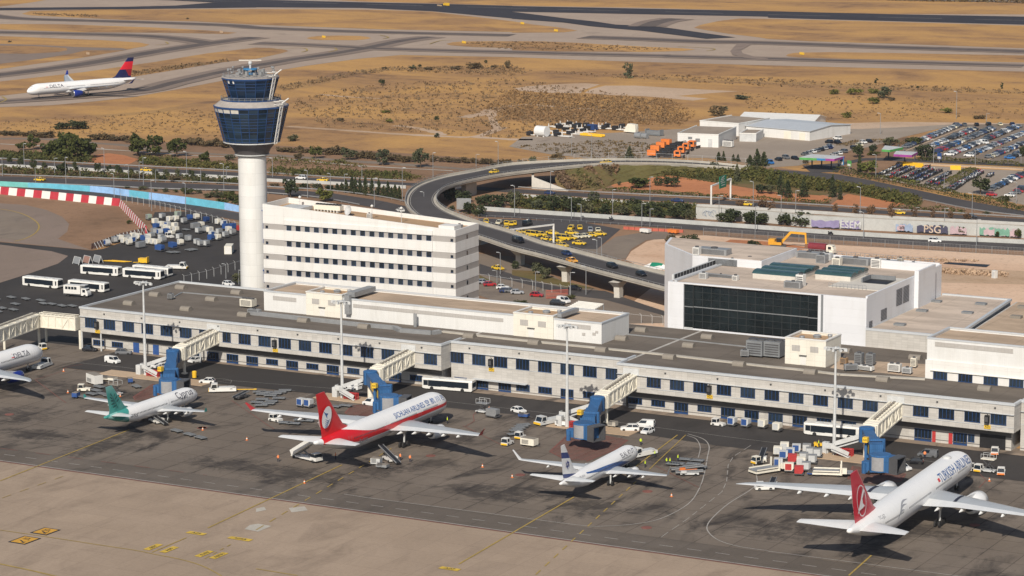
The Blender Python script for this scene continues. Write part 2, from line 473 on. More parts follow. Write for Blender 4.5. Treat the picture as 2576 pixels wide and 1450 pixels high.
tracks('centre_track',[A1(-200,312),A1(0,318),A1(1000,338),A1(1500,358),A1(1850,396),A1(2050,430)],24,11,.20)
tracks('centre_track',[A1(-200,752),A1(0,722),A1(700,640),A1(1500,505),A1(2000,428),A1(2475,365),A2(180,340),A2(420,318),A2(800,306)],22,11,.21)
tracks('centre_track',[A2(0,640),A2(350,580),A2(700,530),A2(1100,462),A2(1400,400),A2(1700,360),A2(2100,350)],22,8,.22)
tracks('centre_track',[A2(0,420),A2(500,438),A2(1100,470),A2(1700,490),A2(2475,508),A3(800,530),A3(1500,545)],22,8,.23)
tracks('centre_track',[A3(700,362),A3(1200,380),A3(1800,405),A3(2300,415),A4(0,408),A4(600,440),A4(1200,462),A4(2475,502),(2700,137)],26,14,.24)
tracks('centre_track',[A3(1500,548),A3(2475,572),A4(0,575),A4(1200,605),A4(2475,640),(2700,170)],22,8,.25)
sheet('centre_track','taxi_mid',pts_at([A3(2180,425),A3(2330,425),A3(2280,455),A3(2215,490),A3(2230,520),A3(2330,550),A3(2475,572),A3(2475,585),A3(2250,565),A3(2130,535),A3(2110,500),A3(2150,455)]),.30)
tracks('centre_track',[A3(1300,262),A3(1420,215),A3(1600,185),A3(1850,160),A3(2100,152)],26,12,.27)
tracks('centre_track',[A1(-200,1000),A1(0,985),A1(500,965),A1(1200,905),A1(1700,800),A1(2150,700),A2(0,640)],20,7,.28)
mk_ = MB()
for L in([A1(0,1000),A1(60,970),A1(20,940)],[A1(1500,440),A1(1620,430),A1(1600,410)],[A2(0,495),A2(420,470),A2(495,492),A2(440,510)],[A3(1600,455),A3(1900,470),A3(1960,485),A3(1880,497)],[A2(1680,430),A2(1780,400),A2(1900,392)],[A2(1200,345),A2(1280,365),A2(1230,380)],[A2(760,470),A2(780,490),A2(700,510)]):
 line_mb(mk_,curve(pts_at(L),6),.9,.34)
struct(mk_.build('taxiway_line','road_yellow'))
mk_ = MB()
line_mb(mk_,pts_at([A1(850,-5),A2(0,19),A2(1750,64),A3(0,84),A3(1200,112),A4(0,146),A4(2475,203)]),.9,.26,dash=(45,30))
struct(mk_.build('runway_centreline','road_white'))
# far edge road beyond the runway
sheet('far_road','lot',pts_at([A4(850,-12),A4(1500,8),A4(2475,28),(2760,16),(2760,-4),A4(2475,8),A4(1500,-12),A4(850,-30)]),.05)

# ---- dirt tracks and bare patches in the field ----
def track(name,mat,L,w,z):
 P = curve(pts_at(L),6)
 W =[w*rnd.uniform(.75,1.25)for _ in P]
 a =[offset_line(P,-W[i]/2)[i]for i in range(len(P))]; b =[offset_line(P,W[i]/2)[i]for i in range(len(P))]
 struct(MB().strip(a,b,z).build(name,mat))
track('dirt_track','sand_pale',[A2(300,1225),A2(800,1258),A2(1250,1290),A2(1700,1315),A2(2100,1325),A2(2330,1255),A2(2380,1235)],5,.04)
track('dirt_track','sand_pale',[A2(1350,1215),A2(1550,1240),A2(1750,1285),A2(1790,1310)],5,.045)
track('dirt_track','sand_pale',[A2(2100,1325),A2(2475,1350),A3(200,1352)],6,.05)
track('dirt_track','sand_pale',[A2(2330,1245),A2(2295,1180),A2(2280,1110),A2(2330,1060),A2(2475,1025),A3(200,1015),A3(500,1040),A3(900,1065)],4,.05)
track('dirt_track','sand_pale',[A2(2000,1140),A2(2200,1100),A2(2290,1060),A2(2475,1030)],7,.055)
track('dirt_track','sand_pale',[A2(620,915),A2(900,940),A2(1200,955)],3,.05)
track('ditch','field_dry',[A2(200,870),A2(500,810),A2(900,720),A2(1250,670),A2(1700,665),A2(2200,650)],16,.03)
track('ditch','field_dry',[A1(0,1140),A1(500,1140),A1(1000,1120),A1(1500,1080),A1(2000,990)],9,.03)
track('ditch','field_dry',[A3(300,700),A3(1000,735),A3(1700,775),A3(2475,800),A4(600,822),A4(1200,845),A4(2475,895)],14,.03)
sheet('bare_earth','sand_pale',pts_at([A3(20,858),A3(150,835),A3(450,815),A3(700,806),A3(850,818),A3(760,850),A3(700,870),A3(660,905),A3(350,900),A3(80,882)]),.04)
sheet('bare_earth','sand_pale',pts_at([A3(700,900),A3(760,865),A3(900,830),A3(1200,830),A3(1500,850),A3(1900,870),A3(2200,885),A3(1900,905),A3(1600,930),A3(1900,955),A3(1750,975),A3(1300,935),A3(900,920)]),.04)
sheet('bare_earth','sand_pale',pts_at([A4(420,1215),A4(700,1195),A4(1200,1180),A4(2475,1195),A4(2475,1212),A4(1700,1210),A4(1250,1235),A4(900,1250),A4(640,1248)]),.05)

# ---- corridor between airfield and terminals ----
sheet('verge','earth',pts_at([(-260,338),A1(0,1312),A1(900,1350),A2(0,1400),A2(900,1445),(1100,392),(1330,408),(1500,404),(1640,398),(1800,408),(1960,422),(2120,448),(2300,480),(2640,560),(2800,680),(2640,720),(1660,720),(1330,760),(660,760),(560,620),(-260,500)]),.03)
sheet('verge','red_earth',pts_at([B1(770,200),B1(900,150),B1(1050,130),B1(1200,150),B1(1340,190),B1(1250,235),B1(900,235)]),.05)
sheet('verge','red_earth',pts_at([B4(600,630),B4(700,560),B4(780,518),B4(950,530),B4(1300,580),B4(1380,610),B4(1150,665),B4(800,655)]),.05)
sheet('verge','red_earth',pts_at([B3(900,400),B3(1050,290),B3(1380,280),B3(1440,330),B3(1900,380),B3(2475,460),B4(400,500),B4(620,560),B4(560,600),B3(2200,580),B3(1600,500),B3(1000,470)]),.05)
sheet('verge','verge_green',pts_at([B3(2400,250),B4(0,330),B4(500,410),B4(1000,490),B4(1500,600),B4(1480,640),B4(1150,590),B4(700,510),B4(500,540),B4(0,500),B3(2000,420),B3(1500,340),B3(1600,260)]),.07)
track('service_road','lot',[B1(-200,10),B1(0,-10),A1(500,1350),A1(900,1385),A1(1240,1410),B1(1600,110),B1(2300,150),B2(150,150),B2(900,205),B2(1500,245),B2(2100,290)],5.5,.05)
track('footpath','concrete',[B1(0,40),B1(700,75),B1(1240,108),B1(2000,160),B2(100,170),B2(1000,250),B2(1900,300)],1.6,.07)
sheet('storage_yard','lot_light',pts_at([A3(-30,1420),A3(100,1325),A3(700,1300),A3(1300,1270),A3(1600,1250),A3(1640,1250),A3(1610,1300),A3(1600,1440),A3(1300,1590),A3(900,1550),A3(400,1500)]),.05)
sheet('depot_yard','lot_light',pts_at([A3(1590,1440),A3(1640,1250),A3(2300,1180),A4(500,1200),A4(900,1225),A4(1350,1200),A4(1840,1205),A4(1300,1330),A4(1000,1420),B4(800,100),B4(300,250),B4(0,270),B3(2300,230),B3(1900,180),B3(1200,160),B3(1150,140)]),.045)

sheet('verge','earth',pts_at([B2(2140,860),B3(0,950),B3(1480,1280),B3(1640,1340),T3(1480,430),T3(1000,480),T3(-100,320),T2(2100,220)]),.025)
sheet('verge','earth',pts_at([B4(660,120),A4(1200,1350),A4(1350,1330),B4(1330,60),B4(1320,190),B4(1050,320),B4(700,340)]),.03)
def strip_px(name,mat,a,b,z,kind='structure'):
 o = MB().sheet(pts_at(a)+pts_at(b)[::-1],z).build(name,mat); o['kind'] = kind; return o
 # far carriageway
strip_px('motorway','road',[B1(-300,180),B1(0,195),B1(800,243),B1(1600,282),B1(2320,318),B2(130,345),B2(700,375),B2(1450,415),B3(60,478),B3(850,528),B3(2000,583),B3(2475,618),B4(600,655),B4(1200,690),B4(2475,768),(2760,570)],[B1(-300,225),B1(0,236),B1(800,272),B1(1600,318),B1(2320,352),B2(130,376),B2(700,405),B2(1450,442),B3(60,516),B3(850,562),B3(2000,622),B3(2475,655),B4(600,690),B4(1200,722),B4(2475,800),(2760,578)],.08)
# near carriageway west of the flyover, joining it
strip_px('motorway','road',[B1(-300,340),B1(0,352),B1(800,382),B1(1600,415),B1(2320,445),B2(120,472),B2(700,512),B2(1200,590),B2(1500,655)],[B1(-300,410),B1(0,418),B1(800,445),B1(1600,480),B1(2320,498),B2(120,520),B2(600,562),B2(1100,650),B2(1500,735)],.08)
# near highway east (in front of the graffiti wall)
strip_px('highway','road',[B2(2150,690),B3(0,702),B3(800,752),B3(1600,806),B3(2475,862),B4(600,905),B4(1400,950),B4(2475,1005),(2760,625)],[B2(2150,745),B3(0,758),B3(800,806),B3(1600,860),B3(2475,925),B4(600,968),B4(1400,1018),B4(2475,1075),(2760,645)],.08)
# perimeter road behind the blast fence
strip_px('perimeter_road','road',[B1(-300,445),B1(0,455),B1(600,480),B1(1200,522),B1(1600,585),B1(2330,712),B1(2600,790)],[B1(-300,470),B1(0,480),B1(600,512),B1(1160,580),B1(1500,632),B1(2330,785),B1(2600,870)],.08)
# descending ramp road on the east side
strip_px('ramp_road','road',[B3(2200,268),B4(0,285),B4(500,318),B4(680,335),B4(1000,395),B4(1500,500),B4(2000,605),B4(2475,690),(2760,560)],[B3(2200,292),B4(0,322),B4(400,380),B4(800,430),B4(1200,500),B4(1500,575),B4(2000,670),B4(2475,735),(2760,572)],.10)
strip_px('car_park_road','road',[B4(330,250),B4(700,225),B4(900,180),B4(1200,175),B4(1450,185),B4(2475,240)],[B4(420,320),B4(680,310),B4(700,250),B4(950,200),B4(1200,205),B4(2475,262)],.09)
# car park, motorbike park
sheet('car_park','lot',pts_at([CP(560,460),CP(900,240),CP(1280,130),CP(2162,120),(2760,315),(2760,460),CP(2162,690),CP(1700,640),CP(1000,585),CP(560,500)]),.06)
sheet('motorbike_park','lot_light',pts_at([CP(220,830),CP(540,660),CP(850,670),CP(1700,720),CP(2162,740),(2760,450),(2760,560),CP(2162,1190),CP(1500,1040),CP(1100,1010),CP(870,960)]),.05)
sheet('depot_lanes','lot_light',pts_at([B4(0,270),B4(300,150),A4(500,1290),A4(1000,1260),A4(1840,1200),A4(1300,1330),B4(700,130),B4(320,240)]),.055)
# taxi rank west of the sand works, slip road and parking under the flyover
sheet('taxi_rank','road',pts_at([B2(2150,760),B3(0,770),B3(640,790),B3(1050,865),B3(950,950),B3(820,1060),B3(500,1050),B3(0,970),B2(2150,880)]),.07)
sheet('slip_road','lot',pts_at([B3(500,1050),B3(820,1060),B3(1000,940),B3(1300,890),B3(1640,880),B3(1500,960),B3(1300,970),B3(1150,1060),B3(1100,1150),B3(900,1160),B3(820,1180),B3(700,1120)]),.08)
sheet('works_ground','sand',pts_at([B3(1100,1160),B3(1150,1080),B3(1300,985),B3(1500,930),B3(1860,925),B3(2475,975),B4(600,1015),B4(1400,1060),B4(2475,1120),(2800,660),(2900,800),T4(2600,300),T4(1500,200),T3(2475,0),T3(1400,500),T3(1000,460),T3(1060,300),B3(1480,1330),B3(1300,1260)]),.05)
sheet('works_ground','sand_pale',pts_at([B4(1580,1230),B4(2475,1270),(2700,700),(2700,745),B4(2475,1400),B4(1600,1380)]),.07)
sheet('works_ground','red_earth',pts_at([B3(2040,1000),B3(2110,965),B3(2475,985),B4(350,1035),B4(350,1060),B4(0,1090),B3(2380,1060),B3(2100,1030)]),.07)
sheet('black_sheeting','black',pts_at([B4(1690,1200),B4(1730,1185),B4(2150,1210),B4(2110,1235)]),.12)
sheet('car_park_ground','lot',pts_at([B2(2150,1100),B3(0,1130),B3(500,1370),T3(700,60),T3(1470,300),T3(1470,420),T3(900,430),T3(-100,230),T2(2150,150)]),.06)
sheet('underpass_road','road',pts_at([B2(2160,1200),B3(0,1300),B3(300,1390),T3(560,90),T3(900,110),T3(1480,310),T3(1480,350),T3(880,190),T3(560,150),T3(200,60),T3(0,10),B2(2160,1300)]),.08)
sheet('grass_bank','verge_green',pts_at([B2(2160,1310),B2(2330,1390),T3(-60,40),T3(-160,60),B2(2160,1370)]),.1)
sheet('grass_bank','verge_green',pts_at([B3(0,1260),B3(200,1270),B3(500,1370),B3(800,1440),B3(560,1440),B3(0,1310)]),.1)

# ---- apron ----
sheet('taxilane','taxilane',[(-900,-115),(700,-115),(700,-520),(-900,-520)],.05)
sheet('apron','apron',[(-900,-115),(700,-115),(700,-21),(66,-27),(12,-21),(-118,-27),(-118,-2),(-900,-2)],.05)
sheet('apron_edge','apron_band',[(-900,-115),(700,-115),(700,-104.5),(-900,-104.5)],.07)
sheet('service_road','asphalt',[(-118,-26.8),(12,-21),(66,-27.5),(700,-27.5),(700,-1),(-118,-1)],.06)
sheet('west_yard','asphalt',pts_at([B1(-400,960),B1(0,985),B1(880,1072),B1(1000,1055),B1(1500,880),B1(1420,760),B1(1500,700),B1(2000,690),B1(2340,850),B1(2700,1100),B1(2700,1420)])+[Vector((-100,30,0)),Vector((-118,-2,0)),Vector((-160,-2,0)),Vector((-900,-2,0))],.055)
sheet('blast_ground','earth',pts_at([B1(-300,500),B1(0,530),B1(1150,640),B1(1500,690),B1(1420,900),B1(880,1070),B1(0,990),B1(-300,970)]),.07)
sheet('taxiway_end','taxi_mid',pts_at([B1(-300,610),B1(0,615),B1(250,632),B1(450,680),B1(600,745),B1(668,815),B1(650,890),B1(560,960),B1(880,1068),B1(0,985),B1(-300,960)]),.08)
sheet('taxiway_end','lot',pts_at([B1(-300,665),B1(0,680),B1(150,700),B1(290,750),B1(370,820),B1(365,870),B1(290,940),B1(180,975),B1(0,955),B1(-300,935)]),.10)
sheet('taxiway_end','taxi_mid',pts_at([B1(-300,1000),B1(0,1015),B1(500,1080),B1(660,1125),B1(560,1200),B1(300,1290),B1(0,1385),B1(-300,1450)]),.09)
m_ = MB(); line_mb(m_,curve(pts_at([B1(-100,665),B1(60,680),B1(220,720),B1(340,785),B1(378,845),B1(340,905),B1(250,955),B1(140,985)]),6),.5,.13)
struct(m_.build('taxiway_line','road_yellow'))
sheet('pavement','sidewalk',[(-128,-4.2),(31,-4.2),(31,1),(-128,1)],.13)
sheet('pavement','sidewalk',[(31,-5.4),(330,-5.4),(330,1),(31,1)],.13)
for(x0,x1,y0,y1)in((-104.5,-72.5,-29.0,-23.4),(-40.5,-15.5,-27.6,-21.4),(24.5,46,-28.5,-22.2),(86,108,-28.5,-21.5)):
 struct(MB().box(x0,x1,y0,y1,.02,.19).build('kerb_island','kerb_tan'))
 # red hatched equipment zones
def hatch(x0,y0,x1,y1,sl=.0,n=16,fill=False):
 mb = MB()
 if fill:mb.sheet([(x0,y0),(x1,y0),(x1+sl,y1),(x0+sl,y1)],.085)
 else:
  for k in range(n+1):
   t = k/n
   y = y0+(y1-y0)*t
   mb.strip([(x0+sl*t,y,0),(x1+sl*t,y,0)],[(x0+sl*t,y+.45,0),(x1+sl*t,y+.45,0)],.09)
  line_mb(mb,[(x0,y0,0),(x0+sl,y1,0)],.5,.10)
  line_mb(mb,[(x1,y0,0),(x1+sl,y1,0)],.5,.10)
 struct(mb.build('red_hatching','road_red'))
hz =[[D3(365,250),D3(530,100),D3(830,85),D3(1120,140),D3(1000,230),D3(720,345),D3(620,335),D3(480,310)],[T1(1290,1135),T1(1480,1010),T1(1640,1080),T1(1390,1160),T1(1310,1170)],[T2(860,1290),T2(930,1220),T2(1130,1200),T2(1160,1280),T2(1000,1350)],[D4(775,515),D4(820,390),D4(980,430),D4(1330,470),D4(1280,540),D4(1000,560)]]
for q in hz:
 P = pts_at(q)
 mb = MB(); xs =[p.y for p in P]; lo,hi = min(xs),max(xs); y = lo
 while y<hi:
  cr_ =[]
  for a,b in zip(P,P[1:]+P[:1]):
   if(a.y-y)*(b.y-y)<0:cr_.append(a.x+(b.x-a.x)*(y-a.y)/(b.y-a.y))
  cr_.sort()
  for a,b in zip(cr_[::2],cr_[1::2]):mb.strip([(a,y,0),(b,y,0)],[(a,y+.55,0),(b,y+.55,0)],.10)
  y+=1.1
 line_mb(mb,P+P[:1],.4,.11)
 struct(mb.build('red_hatching','road_red'))
 # lines on the apron
wl,yl,rl = MB(),MB(),MB()
line_mb(rl,[(-400,-115.3,0),(400,-114.9,0)],.45,.10); line_mb(wl,[(-400,-114.7,0),(400,-114.3,0)],.35,.11)
line_mb(wl,[(-400,-109.8,0),(400,-109.4,0)],.22,.11,dash=(3,3))
line_mb(wl,curve(pts_at([D2(850,662),D2(1100,700),D2(1600,765),D2(2475,878),D3(200,905),D3(700,968),D3(900,972),D3(1200,950),D3(1450,895),D3(1700,760),D3(1810,610),D3(1860,460),D3(1890,300),D3(1905,200),D3(1850,130),D3(1700,80)]),5),.24,.12)
line_mb(wl,curve(pts_at([D3(1800,310),D3(1820,210),D3(1780,130),D3(1690,95)]),5),.2,.12)
line_mb(wl,curve(pts_at([D3(2475,1210),D3(2200,1170),D3(2000,1110),D3(1900,1030),D3(1890,960),D3(1960,870),D3(2100,750),D3(2320,610),D3(2370,520),D3(2320,340),D3(2370,300)]),5),.24,.12)
line_mb(wl,pts_at([D4(0,1215),D4(700,1305),D4(1500,1410),D4(2475,1540)]),.24,.12)
line_mb(wl,pts_at([D3(2310,190),D3(2140,300),D3(2090,380),D3(2075,540),D3(2030,640),D3(1700,900),D3(1440,1080)]),.16,.12,dash=(4,2))
line_mb(wl,pts_at([T1(0,740),T1(600,790),T1(1200,850),T1(1400,880)]),.15,.12)
line_mb(wl,[(-72,-20.5,0),(-41,-16,0),(20,-16,0),(70,-19,0),(130,-20,0)],.14,.12)
line_mb(wl,pts_at([T1(1990,1010),T1(2110,985),T1(2230,1005),T1(2240,975),T1(2150,960),T1(2030,955)]),.14,.12)
line_mb(wl,pts_at([T2(420,1150),T2(550,1100)]),.14,.12); line_mb(wl,pts_at([T2(560,1205),T2(680,1115)]),.14,.12)
for q in([D1(0,535),D1(200,450),D1(460,345),D1(950,160),D1(1250,40)],[D1(2010,990),D1(2475,785),D2(0,780),D2(400,590),D2(830,380)],[D2(1960,1340),D2(2475,1045),D3(0,1050),D3(600,690)],[D4(780,1450),D4(1000,1255)]):
 a,b = at(q[0]),at(q[-1])
 line_mb(yl,[a,b],.35,.13)
line_mb(yl,pts_at([D2(0,1010),D2(1310,220)]),.28,.125,dash=(3,3)); line_mb(yl,pts_at([D3(230,1440),D3(1200,540)]),.28,.125,dash=(3,3))
line_mb(yl,pts_at([D1(20,700),D1(650,475)]),.2,.125,dash=(3,3))
line_mb(yl,pts_at([D3(1190,400),D3(1600,90)]),.3,.13); line_mb(yl,pts_at([D3(1330,420),D3(1680,90)]),.22,.13)
line_mb(yl,curve(pts_at([D1(-300,1275),D1(0,1338),D1(250,1390),D1(500,1448),D1(900,1545)]),4),.45,.13)
line_mb(yl,curve(pts_at([D1(-200,975),D1(0,1010),D1(450,1075),D1(900,1145),D1(1300,1205),D1(1500,1245),D1(1750,1295),D1(1950,1355),D1(2130,1448),D1(2250,1540)]),5),.25,.13)
line_mb(yl,pts_at([D1(1470,1225),D1(1800,1085)]),.3,.13); line_mb(yl,pts_at([D1(1980,1285),D1(2230,1150)]),.25,.13,dash=(1.5,1.5))
line_mb(yl,pts_at([D2(0,1385),D2(400,1450)]),.3,.13);
line_mb(rl,pts_at([T1(340,970),T1(640,1195)]),.2,.12); line_mb(rl,curve(pts_at([T1(340,970),T1(590,890),T1(640,850),T1(800,820)]),4),.2,.12)
line_mb(rl,pts_at([T1(2240,1170),T1(2475,1330),T2(100,1400),T2(180,1450)]),.2,.12); line_mb(rl,pts_at([D2(2000,0),D2(2180,90),D2(2400,200)]),.2,.12)
line_mb(rl,pts_at([T2(2030,1420),T2(2110,1370),T2(2100,1310),T2(2160,1260)]),.2,.12); line_mb(rl,pts_at([D3(1390,390),D3(1810,600),D3(1840,560)]),.2,.12)
line_mb(rl,pts_at([D4(2050,470),D4(2110,530),D4(2040,600)]),.2,.12); line_mb(rl,pts_at([D1(0,218),D1(2000,480)]),.25,.115,dash=(4,5))
for q in(D1(90,-110),T1(1950,1435),D1(1960,20),D2(1690,290),D3(80,475),D3(1310,635),D3(1300,985),D4(2000,960)):
 p = at(q); rl.cyl((p.x,p.y,.05),(p.x,p.y,.12),1.1,n=12)
struct(wl.build('white_marking','road_white')); struct(yl.build('yellow_marking','road_yellow')); struct(rl.build('red_marking','road_red'))
# pale repaired slabs
for q in([D2(315,795),D2(470,780),D2(500,818),D2(345,838)],[D2(-60,960),D2(20,948),D2(150,970),D2(20,1025),D2(-110,1000)],[D2(0,800),D2(80,785),D2(100,815),D2(0,835)]):
 sheet('repair_patch','concrete',pts_at(q),.09)
 # lettered plates painted on the taxilane
def plate(txt,c,w,h,xd=(1,0,0),yd=(0,1,0),ts=1.3,fade=False):
 xd,yd,c = Vector(xd),Vector(yd),Vector((*c,.14))
 t = struct(MB().add([c-xd*w/2-yd*h/2,c+xd*w/2-yd*h/2,c+xd*w/2+yd*h/2,c-xd*w/2+yd*h/2],[(0,1,2,3)]).build('painted_plate','plate_yellow'))
 flat_text(txt,ts,'black',t,c+Vector((0,0,.02)),xd,yd)
plate('A09',(7.6,-144.8),4.2,1.5); plate('A09A',(17.7,-144.2),5.2,1.6); plate('A07',(64.9,-143.4),4.2,1.5)
for txt,q,sg in(('A09',D1(1480,1175),-1),('A09',D1(1635,1200),1),('A09A',D1(1975,1240),-1),('A09A',D1(2115,1258),1)):
 p = at(q); plate(txt,(p.x,p.y),4.6,1.5,(0,sg,0),(-sg,0,0),1.3)
for(x0,x1,y0,y1)in((-22.0,-17.9,-159.9,-155.3),(-21.5,-17.3,-167.4,-162.3)):
 t = struct(MB().box(x0,x1,y0,y1,.04,.12).build('painted_panel','black'))
 MB().sheet([(x0+.35,y0+.35),(x1-.35,y0+.35),(x1-.35,y1-.35),(x0+.35,y1-.35)],.135).build('orange_field','panel_orange',t)
 cx =(x0+x1)/2
 flat_text('J5',1.9,'black',t,(cx,y1-1.7,.15),(0,1,0),(-1,0,0))
 ar = MB(); ar.strip([(cx-.9,y0+2.1,0),(cx+.9,y0+.9,0)],[(cx-.7,y0+2.3,0),(cx+1.1,y0+1.1,0)],.15)
 ar.sheet([(cx+1.2,y0+.7),(cx+.3,y0+.8),(cx+1.1,y0+1.7)],.155)
 ar.build('arrow','black',t)

ky = MB()
for q0,q1 in((CP(600,478),CP(1385,165)),(CP(1000,528),CP(1800,185)),(CP(1430,582),CP(2165,285)),(CP(1960,610),CP(2165,530)),(CP(1680,600),CP(2165,405)),(CP(900,450),CP(1480,215)),(CP(1120,575),CP(1430,585))):line_mb(ky,[at(q0),at(q1)],.9,.12)
struct(ky.build('car_park_kerb','kerb_tan'))
# ================= buildings =================
def panel_mat(name,col,w,h,joint=.25,var=.06,rough=.5,jw=.06,streak=.0):
 n = NT(name)
 x,y,z = n.sep()
 s = n.f('ADD',x,y)
 fx = n.f('LESS_THAN',n.f('FRACT',n.f('DIVIDE',s,w)),jw/w)
 fz = n.f('LESS_THAN',n.f('FRACT',n.f('DIVIDE',z,h)),jw/h)
 j = n.f('MULTIPLY',n.f('MAXIMUM',fx,fz),joint)
 wn_ = n.t.nodes.new('ShaderNodeTexWhiteNoise'); wn_.noise_dimensions = '2D'
 cb = n.t.nodes.new('ShaderNodeCombineXYZ')
 n.sock(n.f('FLOOR',n.f('DIVIDE',s,w)),cb.inputs[0]); n.sock(n.f('FLOOR',n.f('DIVIDE',z,h)),cb.inputs[1])
 n.t.links.new(cb.outputs[0],wn_.inputs['Vector'])
 c = n.mix(wn_.outputs[0],sc3(col,1-var),sc3(col,1+var))
 d = n.noise(.35,5,n.xyz((1,1,.25)))
 c = n.mix(n.ramp(d,.45,.75,0,.35),c,n.mix(1.0,c,(.78,.76,.72),'MULTIPLY'))
 c = n.mix(j,c,n.mix(1.0,c,(.3,.3,.3),'MULTIPLY'))
 return n.set(c,rough,0,.35)
MT['stone'] = panel_mat('stone',(.475,.455,.425),1.54,.62,.28,.07,.8)
MT['white_panel'] = panel_mat('white_panel',(.70,.69,.67),3.0,2.1,.22,.02)
MT['white_ribbed'] = panel_mat('white_ribbed',(.67,.67,.66),.5,6.0,.10,.02)
MT['cream_panel'] = panel_mat('cream_panel',(.72,.69,.61),2.1,1.55,.28,.02)
MT['grey_panel'] = panel_mat('grey_panel',(.37,.35,.335),2.94,.4,.12,.03)
MT['silver_panel'] = panel_mat('silver_panel',(.66,.67,.70),12.0,2.0,.16,.02,.4)
MT['louvre'] = panel_mat('louvre',(.44,.42,.40),.8,.3,.3,.04)
MT['tower_white'] = panel_mat('tower_white',(.70,.70,.685),6.3,3.3,.34,.03,.4)
MT['coping'] = pm('coping',(.55,.575,.60),.45,.2,var=.05)
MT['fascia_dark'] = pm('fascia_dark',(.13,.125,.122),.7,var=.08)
def roof_mat(name,col,w,ang=0.0):
 n = NT(name)
 x,y,_ = n.sep(n.xyz((1,1,1)))
 f = n.f('LESS_THAN',n.f('FRACT',n.f('DIVIDE',x,w)),.018)
 s = n.noise(.10,6,n.xyz((.5,1.6,1)),.65,.4)
 c = n.mix(n.ramp(s,.35,.68),sc3(col,.82),sc3(col,1.15))
 st = n.noise(.35,5,None,.7)
 c = n.mix(n.ramp(st,.55,.8,0,.4),c,sc3(col,.62))
 c = n.mix(n.f('MULTIPLY',f,.45),c,sc3(col,.5))
 return n.set(c,.95,0,.15)
MT['roof_brown'] = roof_mat('roof_brown',(.150,.128,.108),12.3)
MT['roof_tan'] = roof_mat('roof_tan',(.44,.335,.245),11.0)
MT['roof_pink'] = roof_mat('roof_pink',(.50,.415,.345),11.5)
MT['roof_ochre'] = roof_mat('roof_ochre',(.40,.27,.165),11.0)

def window(parent,x0,x1,z0,z1,y,n=4,door=False,nm='window'):
 w = MB().box(x0,x1,y-.05,y+.05,z0,z1).build(nm,rnd.choice(['glass_dark','glass_dark','glass_mid']),parent)
 f = MB()
 t = .11
 for k in range(n+1):
  x = x0+(x1-x0)*k/n
  f.box(x-t/2,x+t/2,y-.13,y-.052,z0,z1)
 if door:f.box(x0,x1,y-.125,y-.054,z0,z0+.35)
 f.box(x0-.1,x1+.1,y-.14,y-.05,z1-.1,z1+.05)
 f.box(x0-.1,x1+.1,y-.16,y-.05,z0-.08,z0+.05)
 f.build('window_frame' if not door else 'door_frame','blue_frame',w)
 return w

term = thing('terminal_building','long low airport terminal with pale stone walls, blue framed windows and a flat brown roof','terminal')
SECT =[(-128.6,-17.4,-4.8,True),(-17.3,31.2,0.0,False),(31.3,129.4,-5.0,True),(129.5,190,-.5,False)]
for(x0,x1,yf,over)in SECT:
 w = MB()
 yb = 40 if x0<-100 else 43
 w.box(x0,x1,yf,yf+.4,4.9 if over else 0,11.1)
 w.box(x0,x0+.4,yf+.4,yb,4.9 if over else 0,11.1); w.box(x1-.4,x1,yf+.4,yb,4.9 if over else 0,11.1)
 w.box(x0+.4,x1-.4,yb-.4,yb,0,11.1)
 w.build('wall','stone',term)
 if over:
  MB().box(x0+1.5,x1-1.5,-2.0,-1.6,0,4.85).box(x0+1.5,x0+1.9,-1.6,yb-.4,0,4.85).box(x1-1.9,x1-1.5,-1.6,yb-.4,0,4.85).build('wall','stone',term)
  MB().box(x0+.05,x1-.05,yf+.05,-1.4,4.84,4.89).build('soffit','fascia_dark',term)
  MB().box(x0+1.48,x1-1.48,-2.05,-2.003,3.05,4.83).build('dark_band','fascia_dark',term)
 MB().box(x0+.4,x1-.4,yf+.4,yb-.4,10.85,11.15).build('roof','roof_brown',term)
 c = MB()
 c.box(x0-.15,x1+.15,yf-.18,yf+.55,11.08,11.62)
 c.box(x0-.15,x0+.45,yf+.55,yb if x0<-100 else yf+4.6,11.08,11.6); c.box(x1-.45,x1+.15,yf+.55,yf+5.2,11.08,11.6)
 if x0<-100:c.box(x0-.15,x1+.15,yb,yb+.5,11.08,11.6)
 c.build('coping','coping',term)
 l = MB()
 l.box(x0,x1,yf-.48,yf-.003,8.98,9.06)
 l.box(x0,x1,yf-.10,yf-.003,6.02,6.12)
 l.build('ledge','coping',term)
 if over:
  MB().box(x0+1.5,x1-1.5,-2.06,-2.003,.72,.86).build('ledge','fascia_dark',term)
 else:
  MB().box(x0,x1,yf-.07,yf-.003,.55,.68).build('ledge','fascia_dark',term)
  if x0<0:MB().box(-10.8,4.5,yf-1.6,yf-.003,2.72,2.84).build('door_canopy','coping',term)
  # rows of windows
for k in range(18):
 x = -126.85+6.155*k
 if k==16:continue
 if k==7:window(term,-82.6,-80.2,6.25,8.9,-4.8,2); continue
 window(term,x,x+3.6,6.25,8.9,-4.8)
for k in range(8):
 x = -17.35+6.16*k
 window(term,x,x+(3.6 if k<7 else 3.2),6.25,8.85,0.0)
for k in range(15):
 x = 39.2+6.06*k
 if k==10:continue
 window(term,x,x+3.55,6.55,8.95,-5.0)
for k in range(3):window(term,131+6.1*k,134.6+6.1*k,6.4,8.9,-.5)
low_win =[(-128.0,0),(-121.8,0),(-109.6,0),(-72.6,0),(-60.2,0),(38.4,0),(50.7,0),(87,0)]
for k in range(18):
 x = -126.5+6.155*k
 if k in(2,3):continue
 if k in(0,1,3,9,11,16,13):window(term,x,x+3.5,1.05,2.35,-2.0)
 else:window(term,x,x+3.5,.15,2.5,-2.0,4,True,'door')
